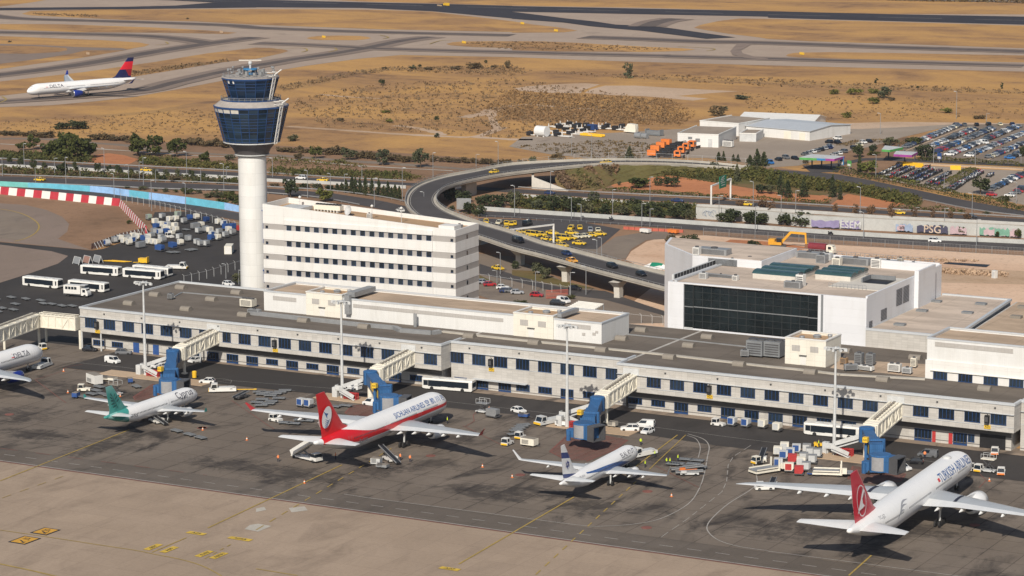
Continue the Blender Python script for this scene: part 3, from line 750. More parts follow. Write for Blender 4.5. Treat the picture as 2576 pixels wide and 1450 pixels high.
for(a,b)in((-113.4,-111.5),(-107.0,-105.1)):
 MB().box(a,b,-2.08,-1.97,.1,2.75).build('door','blue_paint',term)
for x in(1.2,7.35,19.67,25.8):window(term,x,x+3.6,.95,2.45,0.0)
for x in(-16.3,-10.2,-3.8,13.5):window(term,x,x+3.4,.2,2.55,0.0,4,True,'door')
for k in range(16):
 x = 32.9+6.06*k
 if k in(11,):continue
 if k==12 or k==13:pass
 if k in(0,1,3,8):window(term,x,x+3.5,1.35,2.75,-2.0)
 elif k<12:window(term,x,x+3.5,.2,2.75,-2.0,4,True,'door')
window(term,105.2,109.2,.2,2.9,-2.0,5,True,'door')
MB().box(109.4,110.2,-2.15,-1.98,.2,2.7).build('door','red_paint',term)
MB().box(113.3,114.2,-2.15,-1.98,.2,2.7).build('door','red_paint',term)
window(term,114.4,117.6,.2,2.9,-2.0,4,True,'door')
window(term,117.9,119.3,1.2,2.9,-2.0,2)
MB().box(120.6,126.6,-2.12,-1.97,.15,3.4).build('garage_opening','black',term)
for x in(-128.3,-122,-108,-90):MB().cyl((x,-4.6,0),(x,-4.6,4.85),.22,n=10).build('column','light_grey',term)
# column plates over the boarding bridges
for x in(-87.2,-28.5,33.2,99.9):MB().box(x-.3,x+3.8,-5.16 if x>0 else-4.96,-4.9 if x>0 else-4.7,9.1,10.55).build('cover_plate','light_grey',term)
for x in[-120.5+12.2*k for k in range(9)]+[-12+14*k for k in range(3)]+[44+13.5*k for k in range(7)]:
 yy = -4.8 if x<-17.4 else(0 if x<31 else-5.0)
 MB().box(x-.18,x+.18,yy-.35,yy-.003,10.15,10.4).build('wall_lamp','dark_metal',term)
 # stepped return walls on the east side of the overhangs are the wall parts themselves

 # roof vents (half-barrel cowls)
vent0 = None
VN =[T1(1500,155),T1(1750,85),T1(1250,240),T1(1800,295),T1(2290,135),T1(2045,200),T1(2355,350),T2(460,405),T2(1045,465),T2(2065,555),T3(215,620),T3(865,690),T3(1060,580),T3(1250,498),T3(1520,760),T3(1890,565),T3(1710,648),T3(2195,828),T4(410,905),T4(1110,978),T4(2095,1068),T4(1425,765),T4(745,700)]
VL =['on the terminal roof nearest the bus yard','on the open west part of the terminal roof','along the front strip of the terminal roof','on the roof below the glazed hall','on the roof beside the cooling plant']
for i,q in enumerate(VN):
 p = at(q,11.15)
 if vent0 is None:
  vent0 = thing('roof_vent','brown barrel-shaped roof vent','vent',p,0,'barrel vents on the terminal roof')
  MB().loft([[(-1.45+2.9*k,1.0*math.cos(PI*j/8),.35+.75*math.sin(PI*j/8))for j in range(9)]+[(-1.45+2.9*k,-1.0,0),(-1.45+2.9*k,1.0,0)]for k in(0,1)]).build('cowl','grey_roof',vent0)
  v = vent0
 else:v = dup(vent0,p)
 v['label'] = 'brown barrel-shaped roof vent '+VL[0 if i<4 and i!=3 else 1 if i<7 else 2 if i<12 or i in(14,17,18,19,20)else 3 if i<17 else 4]

def block(name,label,cat,x0,x1,y0,y1,z0,z1,wall,roof,cop=.35,copm='coping',roofdrop=.35):
 t = thing(name,label,cat,(0,0,0))
 w = MB(); th = .4
 w.box(x0,x1,y0,y0+th,z0,z1); w.box(x0,x1,y1-th,y1,z0,z1)
 w.box(x0,x0+th,y0+th,y1-th,z0,z1); w.box(x1-th,x1,y0+th,y1-th,z0,z1)
 w.build('wall',wall,t)
 MB().box(x0+th,x1-th,y0+th,y1-th,z1-roofdrop-.2,z1-roofdrop).build('roof',roof,t)
 c = MB()
 c.box(x0-.1,x1+.1,y0-.1,y0+.5,z1+.003,z1+cop); c.box(x0-.1,x1+.1,y1-.5,y1+.1,z1+.003,z1+cop)
 c.box(x0-.1,x0+.5,y0+.5,y1-.5,z1+.003,z1+cop); c.box(x1-.5,x1+.1,y0+.5,y1-.5,z1+.003,z1+cop)
 c.build('coping',copm,t)
 return t
wb = block('rooftop_hall','long white ribbed upper storey on the terminal roof, before the striped office block','building',-83.2,16.8,15.3,30.6,11.16,16.2,'white_ribbed','roof_tan')
for(a,b,z0,z1)in((-80.3,-73,14.2,15.3),(-55.4,-10.9,14.3,15.25),(6.5,13.8,14.5,15.6)):
 MB().box(a,b,15.22,15.298,z0,z1).build('louvre','louvre',wb)
for(a,b,z0,z1)in((11.4,12.3,12.9,13.6),(14.3,15.2,13.2,13.9),(15.1,15.9,13.8,14.4)):
 MB().box(a,b,15.22,15.298,z0,z1).build('louvre','louvre',wb)
def pent(x0,x1,y0,y1,z1,label):
 t = block('plant_room',label,'plant room',x0,x1,y0,y1,11.18,z1,'cream_panel','roof_ochre',.25,'white_paint',.5)
 w = x1-x0
 for k in(.17,.62):MB().box(x0+w*k,x0+w*(k+.2),y0-.08,y0-.003,z1-2.9,z1-1.5).build('louvre','louvre',t)
 MB().box(x0+w*.38,x0+w*.52,y0-.07,y0-.003,11.3,13.5).build('door','white_paint',t)
 MB().box(x0+w*.36,x0+w*.54,y0-.5,y0-.003,13.55,13.65).build('door_canopy','dark_metal',t)
 for(fx,fy,r)in((.3,.3,.6),(.55,.62,.9),(.8,.8,.55)):
  MB().lathe([(r,0),(r,.5),(r*1.2,.5),(r*.9,.75),(.05,.8)],(x0+w*fx,y0+(y1-y0)*fy,z1-.5),12).build('roof_fan','galv',t)
 return t
pent(-69.7,-58.6,14.9,24,17.2,'cream tiled plant room projecting from the west part of the white upper storey')
pent(-7.8,3.5,14.9,24.5,17.0,'cream tiled plant room projecting from the east part of the white upper storey')
pent(66.2,76.6,14.4,24.0,17.4,'free-standing cream tiled plant room before the glazed hall')
# ducts
t = thing('roof_duct','galvanised duct leaving the cream plant room and dropping down the white wall','duct')
MB().box(-58.3,-56.0,17.0,27.5,16.6,17.9).build('horizontal_run','galv',t)
MB().box(-57.2,-55.8,13.9,15.2,12.6,17.6).build('downpipe','galv',t)
t = thing('roof_duct','galvanised duct on the roof behind the second cream plant room','duct')
MB().box(3.8,5.0,16.5,26,16.6,17.6).build('horizontal_run','galv',t)
t = thing('roof_duct','long low galvanised duct lying along the terminal roof below the white storey','duct')
d = MB(); P =[at(T2(-60,318),11.6),at(T2(500,378),11.6),at(T2(1000,432),11.6),at(T2(1340,462),11.6),at(T2(1400,488),11.6),at(T2(1700,512),11.6),at(T2(1780,500),11.6)]
for a,b in zip(P[:-1],P[1:]):d.bar(a,b,1.3,.9)
d.build('duct_run','galv',t)
d = MB().cyl(at(T2(1540,455),11.2),at(T2(1540,455),11.2)+Vector((0,0,3.4)),.45,n=12); d.build('stack','galv',t)
t = thing('roof_walkway','pale walkway kerb running along the terminal roof in front of the glazed hall','walkway')
d = MB(); P =[at(T2(1800,500),11.3),at(T2(2475,575),11.3),at(T3(800,655),11.3),at(T3(1500,725),11.3),at(T3(2475,838),11.3),at(T4(300,868),11.3),at(T4(700,915),11.3),at(T4(1520,960),11.3)]
for a,b in zip(P[:-1],P[1:]):d.bar(a,b,1.3,.35)
d.build('kerb_run','concrete',t)
for L,lb in(([T3(1080,525),T3(1550,570),T3(2300,650)],'thin pale kerb on the roof close to the glazed hall'),([T1(1685,165),T1(1760,122),T1(2080,150),T1(2420,178)],'thin pipe kerb bent across the west roof')):
 t = thing('roof_kerb',lb,'kerb'); d = MB(); P =[at(q,11.25)for q in L]
 for a,b in zip(P[:-1],P[1:]):d.bar(a,b,.35,.3)
 d.build('kerb_run','galv',t)
MB().sheet([at(q,11.19)for q in(T4(600,850),T4(700,775),T4(1080,790),T4(1525,815),T4(1525,945),T4(1100,900),T4(720,870))],11.19).build('roof_patch','roof_tan',term)
# roof machines
def hvac(c,d,rz,label,mat='light_grey',fans=2,legs=True):
 t = thing('air_handling_unit',label,'air unit',c,rz)
 z0 = .4 if legs else 0
 MB().box(-d[0]/2,d[0]/2,-d[1]/2,d[1]/2,z0,z0+d[2]).build('casing',mat,t)
 if legs:
  b = MB()
  for sx in(-1,1):
   for sy in(-1,1):b.box(sx*d[0]*.42-.08,sx*d[0]*.42+.08,sy*d[1]*.4-.08,sy*d[1]*.4+.08,0,z0)
  b.build('feet','dark_metal',t)
 f = MB()
 for k in range(fans):
  f.lathe([(d[1]*.28,0),(d[1]*.28,.3),(d[1]*.22,.32)],((k+.5)/fans*d[0]-d[0]/2,0,z0+d[2]),12)
 f.build('fan_cowl','dark_metal',t)
 g_ = MB()
 for k in range(5):g_.box(-d[0]*.42,d[0]*.42,-d[1]/2-.04,-d[1]/2-.002,z0+d[2]*(.12+.16*k),z0+d[2]*(.2+.16*k))
 g_.build('grille','dark_metal',t)
 return t
hvac(at(T3(2370,735),11.2),(4.2,4.0,3.6),0,'tall grey cooling unit on the roof, one farther from the free-standing cream room','grey_paint')
hvac(at(T4(65,745),11.2),(4.2,4.0,3.6),0,'tall grey cooling unit close beside the free-standing cream room','grey_paint')
hvac(at(T4(880,825),11.2),(1.8,1.8,2.6),0,'slim grey cooling tower on the roof east of the cream room','grey_paint',1)
hvac(at(T4(990,828),11.2),(1.8,1.8,2.5),0,'second slim grey cooling tower farther from the cream room','grey_paint',1)
hvac(at(T4(1225,895),11.2),(3.0,1.6,1.7),0,'white box air unit among the clutter by the white east block','white_paint',2)
hvac(at(T4(1410,850),11.2),(1.3,1.2,2.0),0,'upright white cabinet on the roof by the white east block','cream_paint',1)
hvac(at(T4(1345,912),11.2),(2.2,1.3,1.2),0,'low pale unit before the upright white cabinet on the roof','light_grey',1)
hvac(at(T4(735,818),11.2),(1.6,1.4,1.2),0,'small wooden-brown crate unit on the roof beside the cream room','wood',1)
hvac(at(T4(930,880),11.2),(4.6,1.5,.9),R(-6),'long low white plenum on the roof before the slim cooling towers','white_paint',3)
hvac(at(T1(2400,265),11.2),(3.8,2.4,1.9),0,'cluster of white condensers at the west end of the white upper storey','cream_paint',3)
hvac(at(T1(2460,330),11.2),(3.4,1.6,.9),0,'galvanised plenum on the roof beside the white condensers','galv',1)
hvac(at(T1(1650,190),11.2),(1.4,1.2,1.2),0,'small galvanised fan box on the open west roof','galv',1)
hvac(at(T3(2250,745),11.2),(2.0,1.6,1.3),R(20),'galvanised pump box beside the tall grey cooling units','galv',1)
hvac(at(T4(800,880),11.2),(3.2,1.3,1.2),R(35),'bent galvanised duct box on the kerb beside the cream room','galv',1)

# white east block and the low stone blocks behind
eb = block('rooftop_hall','white ribbed upper storey with four blue windows at the east end of the terminal','building',101.9,175,14.0,28.6,11.16,20.5,'white_ribbed','roof_tan')
MB().box(101.7,175.1,13.6,13.99,11.2,15.6).build('lower_band','white_panel',eb)
MB().box(103.8,122.5,13.92,13.996,18.9,19.95).build('louvre','louvre',eb)
for k in range(9):
 x = 103.75+6.08*k
 window(eb,x,x+3.3,11.3,13.2,13.58,4)
MB().box(103,175,13.2,13.597,13.22,13.34).build('ledge','white_paint',eb)
lb = thing('annexe_building','low stone-faced annexe with a pale flat roof beside the glazed hall','building')
MB().prism([(75.45,43.0),(101.6,43.0),(101.6,46),(97.2,56),(94.0,98),(75.45,98)],0,15.2).build('wall','stone',lb)
MB().prism([(75.9,43.6),(97.0,43.6),(96.6,56),(93.4,97.5),(75.9,97.5)],15.205,15.3).build('roof','roof_pink',lb)
c = MB(); c.box(75.45,98,42.9,43.6,15.2,15.75); c.bar((97.3,55,15.5),(94.0,98,15.5),.8,.6); c.bar((97.6,43,15.5),(97.3,55,15.5),.8,.6); c.box(75.45,94,97.6,98.3,15.2,15.7); c.build('coping','coping',lb)
for q in(T4(1275,440),T4(1490,305),T4(1625,215),T4(1930,325),T4(2060,240)):
 p = at(q,15.3); MB().box(p.x-1.4,p.x+1.4,p.y-.9,p.y+.9,15.3,15.8).build('skylight','grey_paint',lb)
rb = thing('annexe_building','annexe with a dark tan flat roof behind the white east block','building')
MB().prism([(97.9,46.5),(200,46.5),(200,100),(94.9,100),(97.9,56)],0,14.7).build('wall','stone',rb)
MB().prism([(98.4,46.9),(199,46.9),(199,99.5),(95.5,99.5),(98.4,56.5)],14.705,14.8).build('roof','roof_tan',rb)
for q in(T4(2400,370),T4(2470,275)):
 p = at(q,14.8); MB().box(p.x-1.4,p.x+1.4,p.y-1,p.y+1,14.8,15.5).build('skylight','grey_roof',rb)

 # ---- striped office block ----
ob = thing('office_block','white striped office block with sloping parapet and rows of small windows by the tower','office block',(-49.795,59.0,0),R(3))
W_,D_ = 60.7,14.2
def zt(x):return 28.9+(-x/W_)*3.7
MB().box(-W_+.06,-.06,.06,D_-.06,0,27.4).build('wall','grey_panel',ob)
bands =[(22.65,25.5),(18.55,20.95),(14.4,16.85),(10.3,12.65),(0,8.4)]
for z0,z1 in bands:
 MB().box(-W_,0,-.02,D_,z0,z1).box(-53.8,-6.9,-.32,-.022,z0,z1).build('white_band','white_panel',ob)
t_ = .35
def slant(mb,xa,xb,ya,yb,z0):
 mb.hexa([(xa,ya,z0),(xb,ya,z0),(xb,yb,z0),(xa,yb,z0),(xa,ya,zt(xa)),(xb,ya,zt(xb)),(xb,yb,zt(xb)),(xa,yb,zt(xa))])
pb = MB(); slant(pb,-W_,0,-.02,t_,27.1); slant(pb,-W_,0,D_-t_,D_,27.1); slant(pb,-W_,-W_+t_,t_,D_-t_,27.1); slant(pb,-t_,0,t_,D_-t_,27.1)
pb.box(-53.8,-6.9,-.32,-.022,27.1,28.4)
pb.build('parapet','white_panel',ob)
q_ = MB(); xa,xb = -W_+t_,-t_
q_.hexa([(xa,t_,27.41),(xb,t_,27.41),(xb,D_-t_,27.41),(xa,D_-t_,27.41),(xa,t_,zt(xa)-1.6),(xb,t_,zt(xb)-1.0),(xb,D_-t_,zt(xb)-1.0),(xa,D_-t_,zt(xa)-1.6)]).build('roof','roof_ochre',ob)
MB().box(-W_-.02,.02,D_-.3,D_+.02,28,28.05).build('roof_edge','coping',ob)
for zb in(25.55,21.05,16.95,12.8,8.6):
 for k in range(16):
  x = -52.95+2.937*k
  w = MB().box(x,x+1.42,-.02,.05,zb,zb+1.52).build('window',rnd.choice(['glass_dark','glass_mid']),ob)
  MB().box(x-.05,x+.03,-.06,-.022,zb,zb+1.5).box(x+1.39,x+1.47,-.06,-.022,zb,zb+1.5).box(x,x+1.42,-.07,-.022,zb-.05,zb+.03).build('window_frame','blue_frame',w)
 for x in(-59.85,-1.5):
  w = MB().box(x,x+.78,-.03,.05,zb+.25,zb+.95).build('window','glass_dark',ob)
  MB().box(x-.05,x+.83,-.06,-.032,zb+.2,zb+.28).build('window_frame','blue_frame',w)
 MB().box(-.05,.03,6.8,7.4,zb+.1,zb+1.2).build('window','glass_dark',ob)
MB().box(-W_+4,-W_+11,.6,9,30.6,31.6).build('plant_deck','light_grey',ob)
MB().box(-5.4,-.6,.5,4.5,27.9,29.9).build('stair_head','white_panel',ob)
# things on the office roof
OBM = Matrix.Translation((-49.795,59.0,0))@Matrix.Rotation(R(3),4,'Z')
def onoff(x,y):return OBM@Vector((x,y,zt(x)-1.5-.1*x/-60))
ch = thing('chiller','long white chiller with a row of black fans on the office block roof','chiller',onoff(-44.5,9),R(3))
MB().box(-4.2,4.2,-1.1,1.1,.7,2.0).build('casing','cream_paint',ch)
c = MB()
for k in range(8):c.box(-4.0+k*1.02,-3.8+k*1.02,-1.15,1.15,0,.7)
c.build('support_frame','white_paint',ch)
for k in range(8):MB().lathe([(.5,0),(.5,.35),(.4,.36)],(-3.6+k*1.03,0,2.0),12).build('fan','black',ch)
ds = thing('satellite_dish','grey satellite dish on the office block roof','satellite dish',onoff(-36.5,7),R(-20))
MB().lathe([(.1,.0),(.6,.08),(1.15,.32),(1.45,.62),(1.4,.66),(1.1,.38),(.1,.1)],(0,0,0),20).xf(Matrix.Translation((0,-.2,1.6))@Matrix.Rotation(R(70),4,'X')).build('reflector','light_grey',ds,True)
MB().cyl((0,.3,0),(0,0,1.5),.1).build('mast','dark_metal',ds)
for(x,y,h,l)in((-29,6,3.6,'thin antenna mast on the office roof topped by a white dome'),(-19.5,5.5,4.2,'forked antenna mast on the office roof'),(-55,11,2.4,'short antenna cluster at the high corner of the office roof')):
 a = thing('antenna_mast',l,'antenna',onoff(x,y))
 MB().cyl((0,0,0),(0,0,h),.07,n=6).bar((-.5,0,h*.6),(.5,0,h*.6),.08).build('mast','light_grey',a)
 MB().lathe([(.05,0),(.4,.2),(.4,.5),(.05,.75)],(0,0,h),10).build('radome','white_paint',a)
hvac(onoff(-30,6.2),(1.2,.8,1.3),R(3),'small white condenser on the office block roof','white_paint',1)
hvac(onoff(-3.2,8.8),(1.6,1.2,1.1),R(3),'small air unit at the low corner of the office roof','galv',1)

# ---- control tower ----
TWX,TWY = -121.2,67.0
mk('tower_deck',(.34,.31,.285),.8)
tw = thing('control_tower','tall white cylindrical airport control tower with two flared blue glass cabins','control tower',(TWX,TWY,0))
MB().lathe([(4.05,0),(4.05,44.5)],(0,0,0),48,caps=False).build('shaft','tower_white',tw,True)
MT['slat_dark'] = panel_mat('slat_dark',(.135,.125,.13),30,.42,.6,.02,.5,.14)
MB().lathe([(4.3,44.4),(4.5,44.6),(5.4,46.4),(7.0,48.2),(7.9,48.6)],(0,0,0),48,caps=False).build('collar','slat_dark',tw,True)
MB().lathe([(4.75,44.75),(5.0,44.7),(5.0,44.95),(4.75,45.0)],(0,0,0),48,caps=False).build('ring','light_grey',tw)
MB().lathe([(7.9,48.35),(8.15,48.35),(8.15,48.6),(7.9,48.65)],(0,0,0),48,caps=False).build('ring','light_grey',tw)
def glass_mat(name,nseg,zs,base=(.012,.03,.055)):
 n = NT(name)
 x,y,z = n.sep()
 a = n.f('MULTIPLY',n.f('ARCTAN2',y,x),nseg/(2*PI))
 wn_ = n.t.nodes.new('ShaderNodeTexWhiteNoise'); wn_.noise_dimensions = '2D'
 cb = n.t.nodes.new('ShaderNodeCombineXYZ'); n.sock(n.f('FLOOR',a),cb.inputs[0]); n.sock(n.f('FLOOR',n.f('DIVIDE',z,zs)),cb.inputs[1])
 n.t.links.new(cb.outputs[0],wn_.inputs['Vector'])
 c = n.mix(wn_.outputs[0],sc3(base,.55),sc3(base,1.7))
 return n.set(c,.12,0,.6)
MT['tower_glass'] = glass_mat('tower_glass',24,1.25,(.013,.026,.042))
MT['tower_glass2'] = glass_mat('tower_glass2',16,1.4,(.008,.022,.05))
def cabin(n,r0,z0,r1,z1,mat,rows,nmz,spand=None):
 MB().lathe([(r0,z0),(r1,z1)],(0,0,0),n,caps=False).build('glazing',mat,tw)
 f = MB()
 for i in range(n):
  a = 2*PI*i/n
  f.bar((r0*math.cos(a)*1.004,r0*math.sin(a)*1.004,z0),(r1*math.cos(a)*1.004,r1*math.sin(a)*1.004,z1),.16,.16)
 for z in rows:
  t =(z-z0)/(z1-z0); rr = r0+(r1-r0)*t
  for i in range(n):
   a,b = 2*PI*i/n,2*PI*(i+1)/n
   f.bar((rr*1.004*math.cos(a),rr*1.004*math.sin(a),z),(rr*1.004*math.cos(b),rr*1.004*math.sin(b),z),.13,.13)
 f.build('glazing_bars','blue_frame',tw)
cabin(24,8.0,48.6,10.55,58.6,'tower_glass',[49.0,50.0,52.0,53.2,54.0,54.9,55.7,57.3,58.5],0)
# pale blind panels on the upper row of the lower cabin, on the side towards the apron
s = MB()
for i in range(24):
 a =(i+.5)*15-360
 if-165<((a+180)%360)-180<-75:
  a0,a1 = R(i*15+1),R(i*15+14)
  r0_,r1_ = 10.24,10.56
  s.add([(r0_*math.cos(a0),r0_*math.sin(a0),57.35),(r0_*math.cos(a1),r0_*math.sin(a1),57.35),(r1_*math.cos(a1),r1_*math.sin(a1),58.45),(r1_*math.cos(a0),r1_*math.sin(a0),58.45)],[(0,1,2,3)])
s.build('blind_panel','concrete_light',tw)
MB().lathe([(10.6,58.5),(10.75,58.5),(10.75,58.95),(10.5,59.0)],(0,0,0),24,caps=False).build('ring','blue_frame',tw)
MB().lathe([(10.5,58.95),(8.4,60.5),(6.6,60.55)],(0,0,0),24,caps=False).build('sloping_roof','tower_deck',tw)
MB().lathe([(8.35,60.45),(8.55,60.45),(8.55,60.75),(8.35,60.8)],(0,0,0),24,caps=False).build('ring','blue_frame',tw)
def rail(rr,z,n,h=1.0):
 f = MB()
 for i in range(n):
  a,b = 2*PI*i/n,2*PI*(i+1)/n
  for zz in(z+h,z+h*.5):f.bar((rr*math.cos(a),rr*math.sin(a),zz),(rr*math.cos(b),rr*math.sin(b),zz),.07)
  f.bar((rr*math.cos(a),rr*math.sin(a),z),(rr*math.cos(a),rr*math.sin(a),z+h),.07)
 f.build('railing','galv',tw)
rail(8.5,60.6,32,.9)
cabin(16,6.2,60.4,8.1,66.6,'tower_glass2',[61.3,63.6,64.6,65.4,66.3],0)
MB().lathe([(8.1,66.6),(8.3,66.6),(8.3,67.1),(8.05,67.15),(0.1,67.3)],(0,0,0),16,caps=False).build('cabin_roof','tower_deck',tw)
MB().lathe([(8.12,66.5),(8.34,66.5),(8.34,66.9),(8.12,66.9)],(0,0,0),16,caps=False).build('ring','blue_frame',tw)
rail(7.8,67.2,24,.8)
MB().box(-.6,1.4,-1.6,1.6,67.6,68.2).lathe([(2.0,0),(2.0,.4)],(0,0,68.9),20).build('equipment_deck','canopy_blue',tw)
q = MB()
for i in range(7):
 a = 2*PI*i/7; q.cyl((1.8*math.cos(a),1.8*math.sin(a),67.6),(1.8*math.cos(a),1.8*math.sin(a),69.2),.22,n=6)
q.build('equipment_legs','dark_metal',tw)
MB().cyl((0,0,69.2),(0,0,70.5),.28,n=10).lathe([(.5,0),(.6,.5),(.4,.8)],(0,0,70.5),12).build('radar_mast','light_grey',tw)
MB().bar((-3.2*.877,-3.2*.48,72.9),(3.2*.877,3.2*.48,72.9),.35,.3).xf(Matrix.Translation((0,0,-1.3))).build('radar_antenna','concrete_light',tw)
q = MB()
for i in range(18):
 a = 2*PI*i/18+.1; r_ = rnd.uniform(5.5,7.6); h = rnd.choice([.6,.9,1.3,1.9])
 q.cyl((r_*math.cos(a),r_*math.sin(a),67.55),(r_*math.cos(a),r_*math.sin(a),67.6+h),.06,n=5)
 if h<2:q.lathe([(.05,0),(.35,.15),(.35,.45),(.05,.6)],(r_*math.cos(a),r_*math.sin(a),67.6+h),8)
for i in range(10):
 a = 2*PI*i/10; q.box(3.6*math.cos(a)-.4,3.6*math.cos(a)+.4,3.6*math.sin(a)-.4,3.6*math.sin(a)+.4,67.6,67.6+rnd.uniform(.5,1.4))
q.build('roof_antennas','galv',tw)
for a in(-108,-93):
 a0,a1 = R(a-3),R(a+3)
 MB().add([(7.72*math.cos(t),7.72*math.sin(t),65.5)for t in(a0,a1)]+[(8.02*math.cos(t),8.02*math.sin(t),66.5)for t in(a1,a0)],[(0,1,2,3)]).build('white_plate','white_paint',tw)
def lattice(a,r0,z0,r1,z1,w=1.1,n=9):
 f = MB(); ca,sa = math.cos(a),math.sin(a); tx,ty = -sa,ca
 L_,R_ =[],[]
 for k in range(n+1):
  t = k/n; rr = r0+(r1-r0)*t+.75; z = z0+(z1-z0)*t
  L_.append(Vector((rr*ca-tx*w/2,rr*sa-ty*w/2,z))); R_.append(Vector((rr*ca+tx*w/2,rr*sa+ty*w/2,z)))
 f.bar(L_[0],L_[-1],.2); f.bar(R_[0],R_[-1],.2)
 for k in range(n+1):
  f.bar(L_[k],R_[k],.13)
  if k<n:f.bar(L_[k]if k%2 else R_[k],R_[k+1]if k%2 else L_[k+1],.13)
  # the small platform at the top
 rr = r1+.8
 for h in(0,1.0):
  f.bar((rr*ca-1.2*tx,rr*sa-1.2*ty,z1+h),(rr*ca+1.2*tx,rr*sa+1.2*ty,z1+h),.16)
  for sgn in(-1,1):f.bar((rr*ca+sgn*1.2*tx,rr*sa+sgn*1.2*ty,z1+h),((rr-2)*ca+sgn*1.2*tx,(rr-2)*sa+sgn*1.2*ty,z1+h),.16)
 f.bar((rr*ca,rr*sa,z1+.4),((rr+2.4)*ca,(rr+2.4)*sa,z1+1.9),.3)
 f.build('maintenance_ladder','white_paint',tw)
lattice(R(-6),8.0,48.3,10.6,59.6,1.1,12); lattice(R(-6),6.4,60.6,8.2,67.6,1.1,8)
for(z0,z1)in((19.5,28.8),(8.0,11.5)):
 MB().box(4.0,5.0,-1.2,.4,z0,z1).box(3.9,5.2,-1.5,.5,z1,z1+.3).build('blue_stair_cage','blue_paint',tw)

 # ---- glazed hall ----
mk('hall_frame',(.03,.034,.036),.5)
gh = thing('glazed_hall','large white hall with a dark two-storey glass front and a cluttered pink-grey roof','hall')
X0,X1,Y0,Y1,Z1 = 21.5,75.4,43.4,97.0,23.0
MT['hall_glass'] = glass_mat('hall_glass',9,2.2,(.011,.017,.017))
w = MB()
w.box(X0,25.9,Y0,Y0+.6,0,Z1); w.box(62.6,X1,Y0,Y0+.6,0,Z1)
w.box(25.9,62.6,Y0+.4,Y0+.8,0,11.3); w.box(25.9,62.6,Y0+.1,Y0+.8,Z1-.35,Z1)
w.box(X0,X0+.5,Y0+.6,Y1,0,Z1); w.box(X1-.5,X1,Y0+.6,Y1,0,Z1+.5); w.box(X0+.5,X1-.5,Y1-.5,Y1,0,Z1+.9)
w.build('wall','silver_panel',gh)
MB().box(63.4,64.0,Y0-.05,Y0-.002,11.2,Z1).build('wall_slot','grey_paint',gh)
for(a,b,yo)in((26.0,28.4,0),(28.4,59.9,.45),(59.9,62.5,0)):
 for(z0,z1)in((11.5,16.7),(17.0,Z1-.4)):
  p = MB().box(a,b,Y0+.5+yo,Y0+.7+yo,z0,z1).build('glass_panel','glass_dark' if yo==0 else 'tower_glass2',gh)
  p.data.materials[0] = MT['hall_black']if 'hall_black' in MT else mk('hall_black',(.010,.015,.017),.1,var=.45,scale=.12,spec=.5)
  q = MB(); n_ = max(1,round((b-a)/2.45))
  for k in range(n_+1):
   x = a+(b-a)*k/n_; q.box(x-.06,x+.06,Y0+.38+yo,Y0+.497+yo,z0,z1)
  for zz in(z0+(z1-z0)*.33,z0+(z1-z0)*.66):q.box(a,b,Y0+.40+yo,Y0+.495+yo,zz-.05,zz+.05)
  q.build('mullions','hall_frame',p)
 MB().box(a,b,Y0+.25+yo,Y0+.7+yo,16.75,16.95).build('floor_band','grey_paint',gh)
MB().box(26.0,28.4,Y0+.3,Y0+.6,11.2,11.5).build('floor_band','light_grey',gh)
MB().box(X0+.5,X1-.5,Y0+.8,Y1-.5,Z1-.6,Z1-.25).build('roof','roof_pink',gh)
MB().box(76.0,76.6,77.1,89,0,24.9).box(60,75.95,88.4,89,22,24.9).box(75.45,76.6,76.5,77.1,0,24.9).build('fin_wall','silver_panel',gh)
for(y0,y1,z0,z1)in((45.2,47.4,14.2,17.0),(53.2,57.2,15.8,18.6),(63.8,68.0,17.8,21.8),(68.6,72.8,17.8,21.8)):
 l = MB(); k = 0; z = z0
 while z<z1:l.box(X1+.002,X1+.1,y0,y1,z,z+.16); z+=.36
 l.build('louvre','dark_metal',gh)
MB().prism([(-.4,87.4),(14.4,73.4),(34.5,73.0),(34.5,96.9),(-4,98.5)],0,24.8).build('wing_block','silver_panel',gh)
MB().prism([(.4,87.6),(14.8,74.0),(34.0,73.6),(34.0,96.4),(-3,98)],24.805,24.9).build('roof','roof_pink',gh)
l = MB()
for k in range(7):l.box(19.2,27.5,72.78,72.99 if k<0 else 72.96,22.6+k*.3,22.75+k*.3)
l.build('louvre','grey_paint',gh)
MB().box(20.9,21.4,47,72.5,22.6,24.2).build('clerestory_wall','light_grey',gh)
for k in range(14):MB().box(21.41,21.47,47.6+1.8*k,49.0+1.8*k,23.1,24.1).box(20.83,20.89,47.6+1.8*k,49.0+1.8*k,22.8,24.1).build('clerestory_window','black',gh)
MB().box(22.6,23.3,45,84,22.8,23.2).build('gutter','coping',gh)
r_ = MB()
for k in range(46):
 x = 15+k*1.3; r_.bar((x,96.6,23.9),(x,96.6,24.9),.08)
r_.bar((15,96.6,24.9),(74.5,96.6,24.9),.09); r_.bar((15,96.6,24.4),(74.5,96.6,24.4),.07)
r_.build('railing','galv',gh); r_ = MB()
for k in range(11):
 x = 60.5+k*1.0; r_.bar((x,55.5,22.8),(x,55.5,23.9),.08)
r_.bar((60.5,55.5,23.9),(70.5,55.5,23.9),.09)
r_.build('railing','galv',gh)
MB().box(60.2,74.6,55.8,75,22.76,22.95).build('white_roof','concrete_light',gh)
MB().box(66.0,72.5,64.5,70.5,22.96,23.05).build('roof_well','black',gh)
MB().box(65.6,66.0,64.5,70.5,22.96,24.1).box(66,72.5,70.5,70.9,22.96,24.1).build('well_wall','grey_paint',gh)
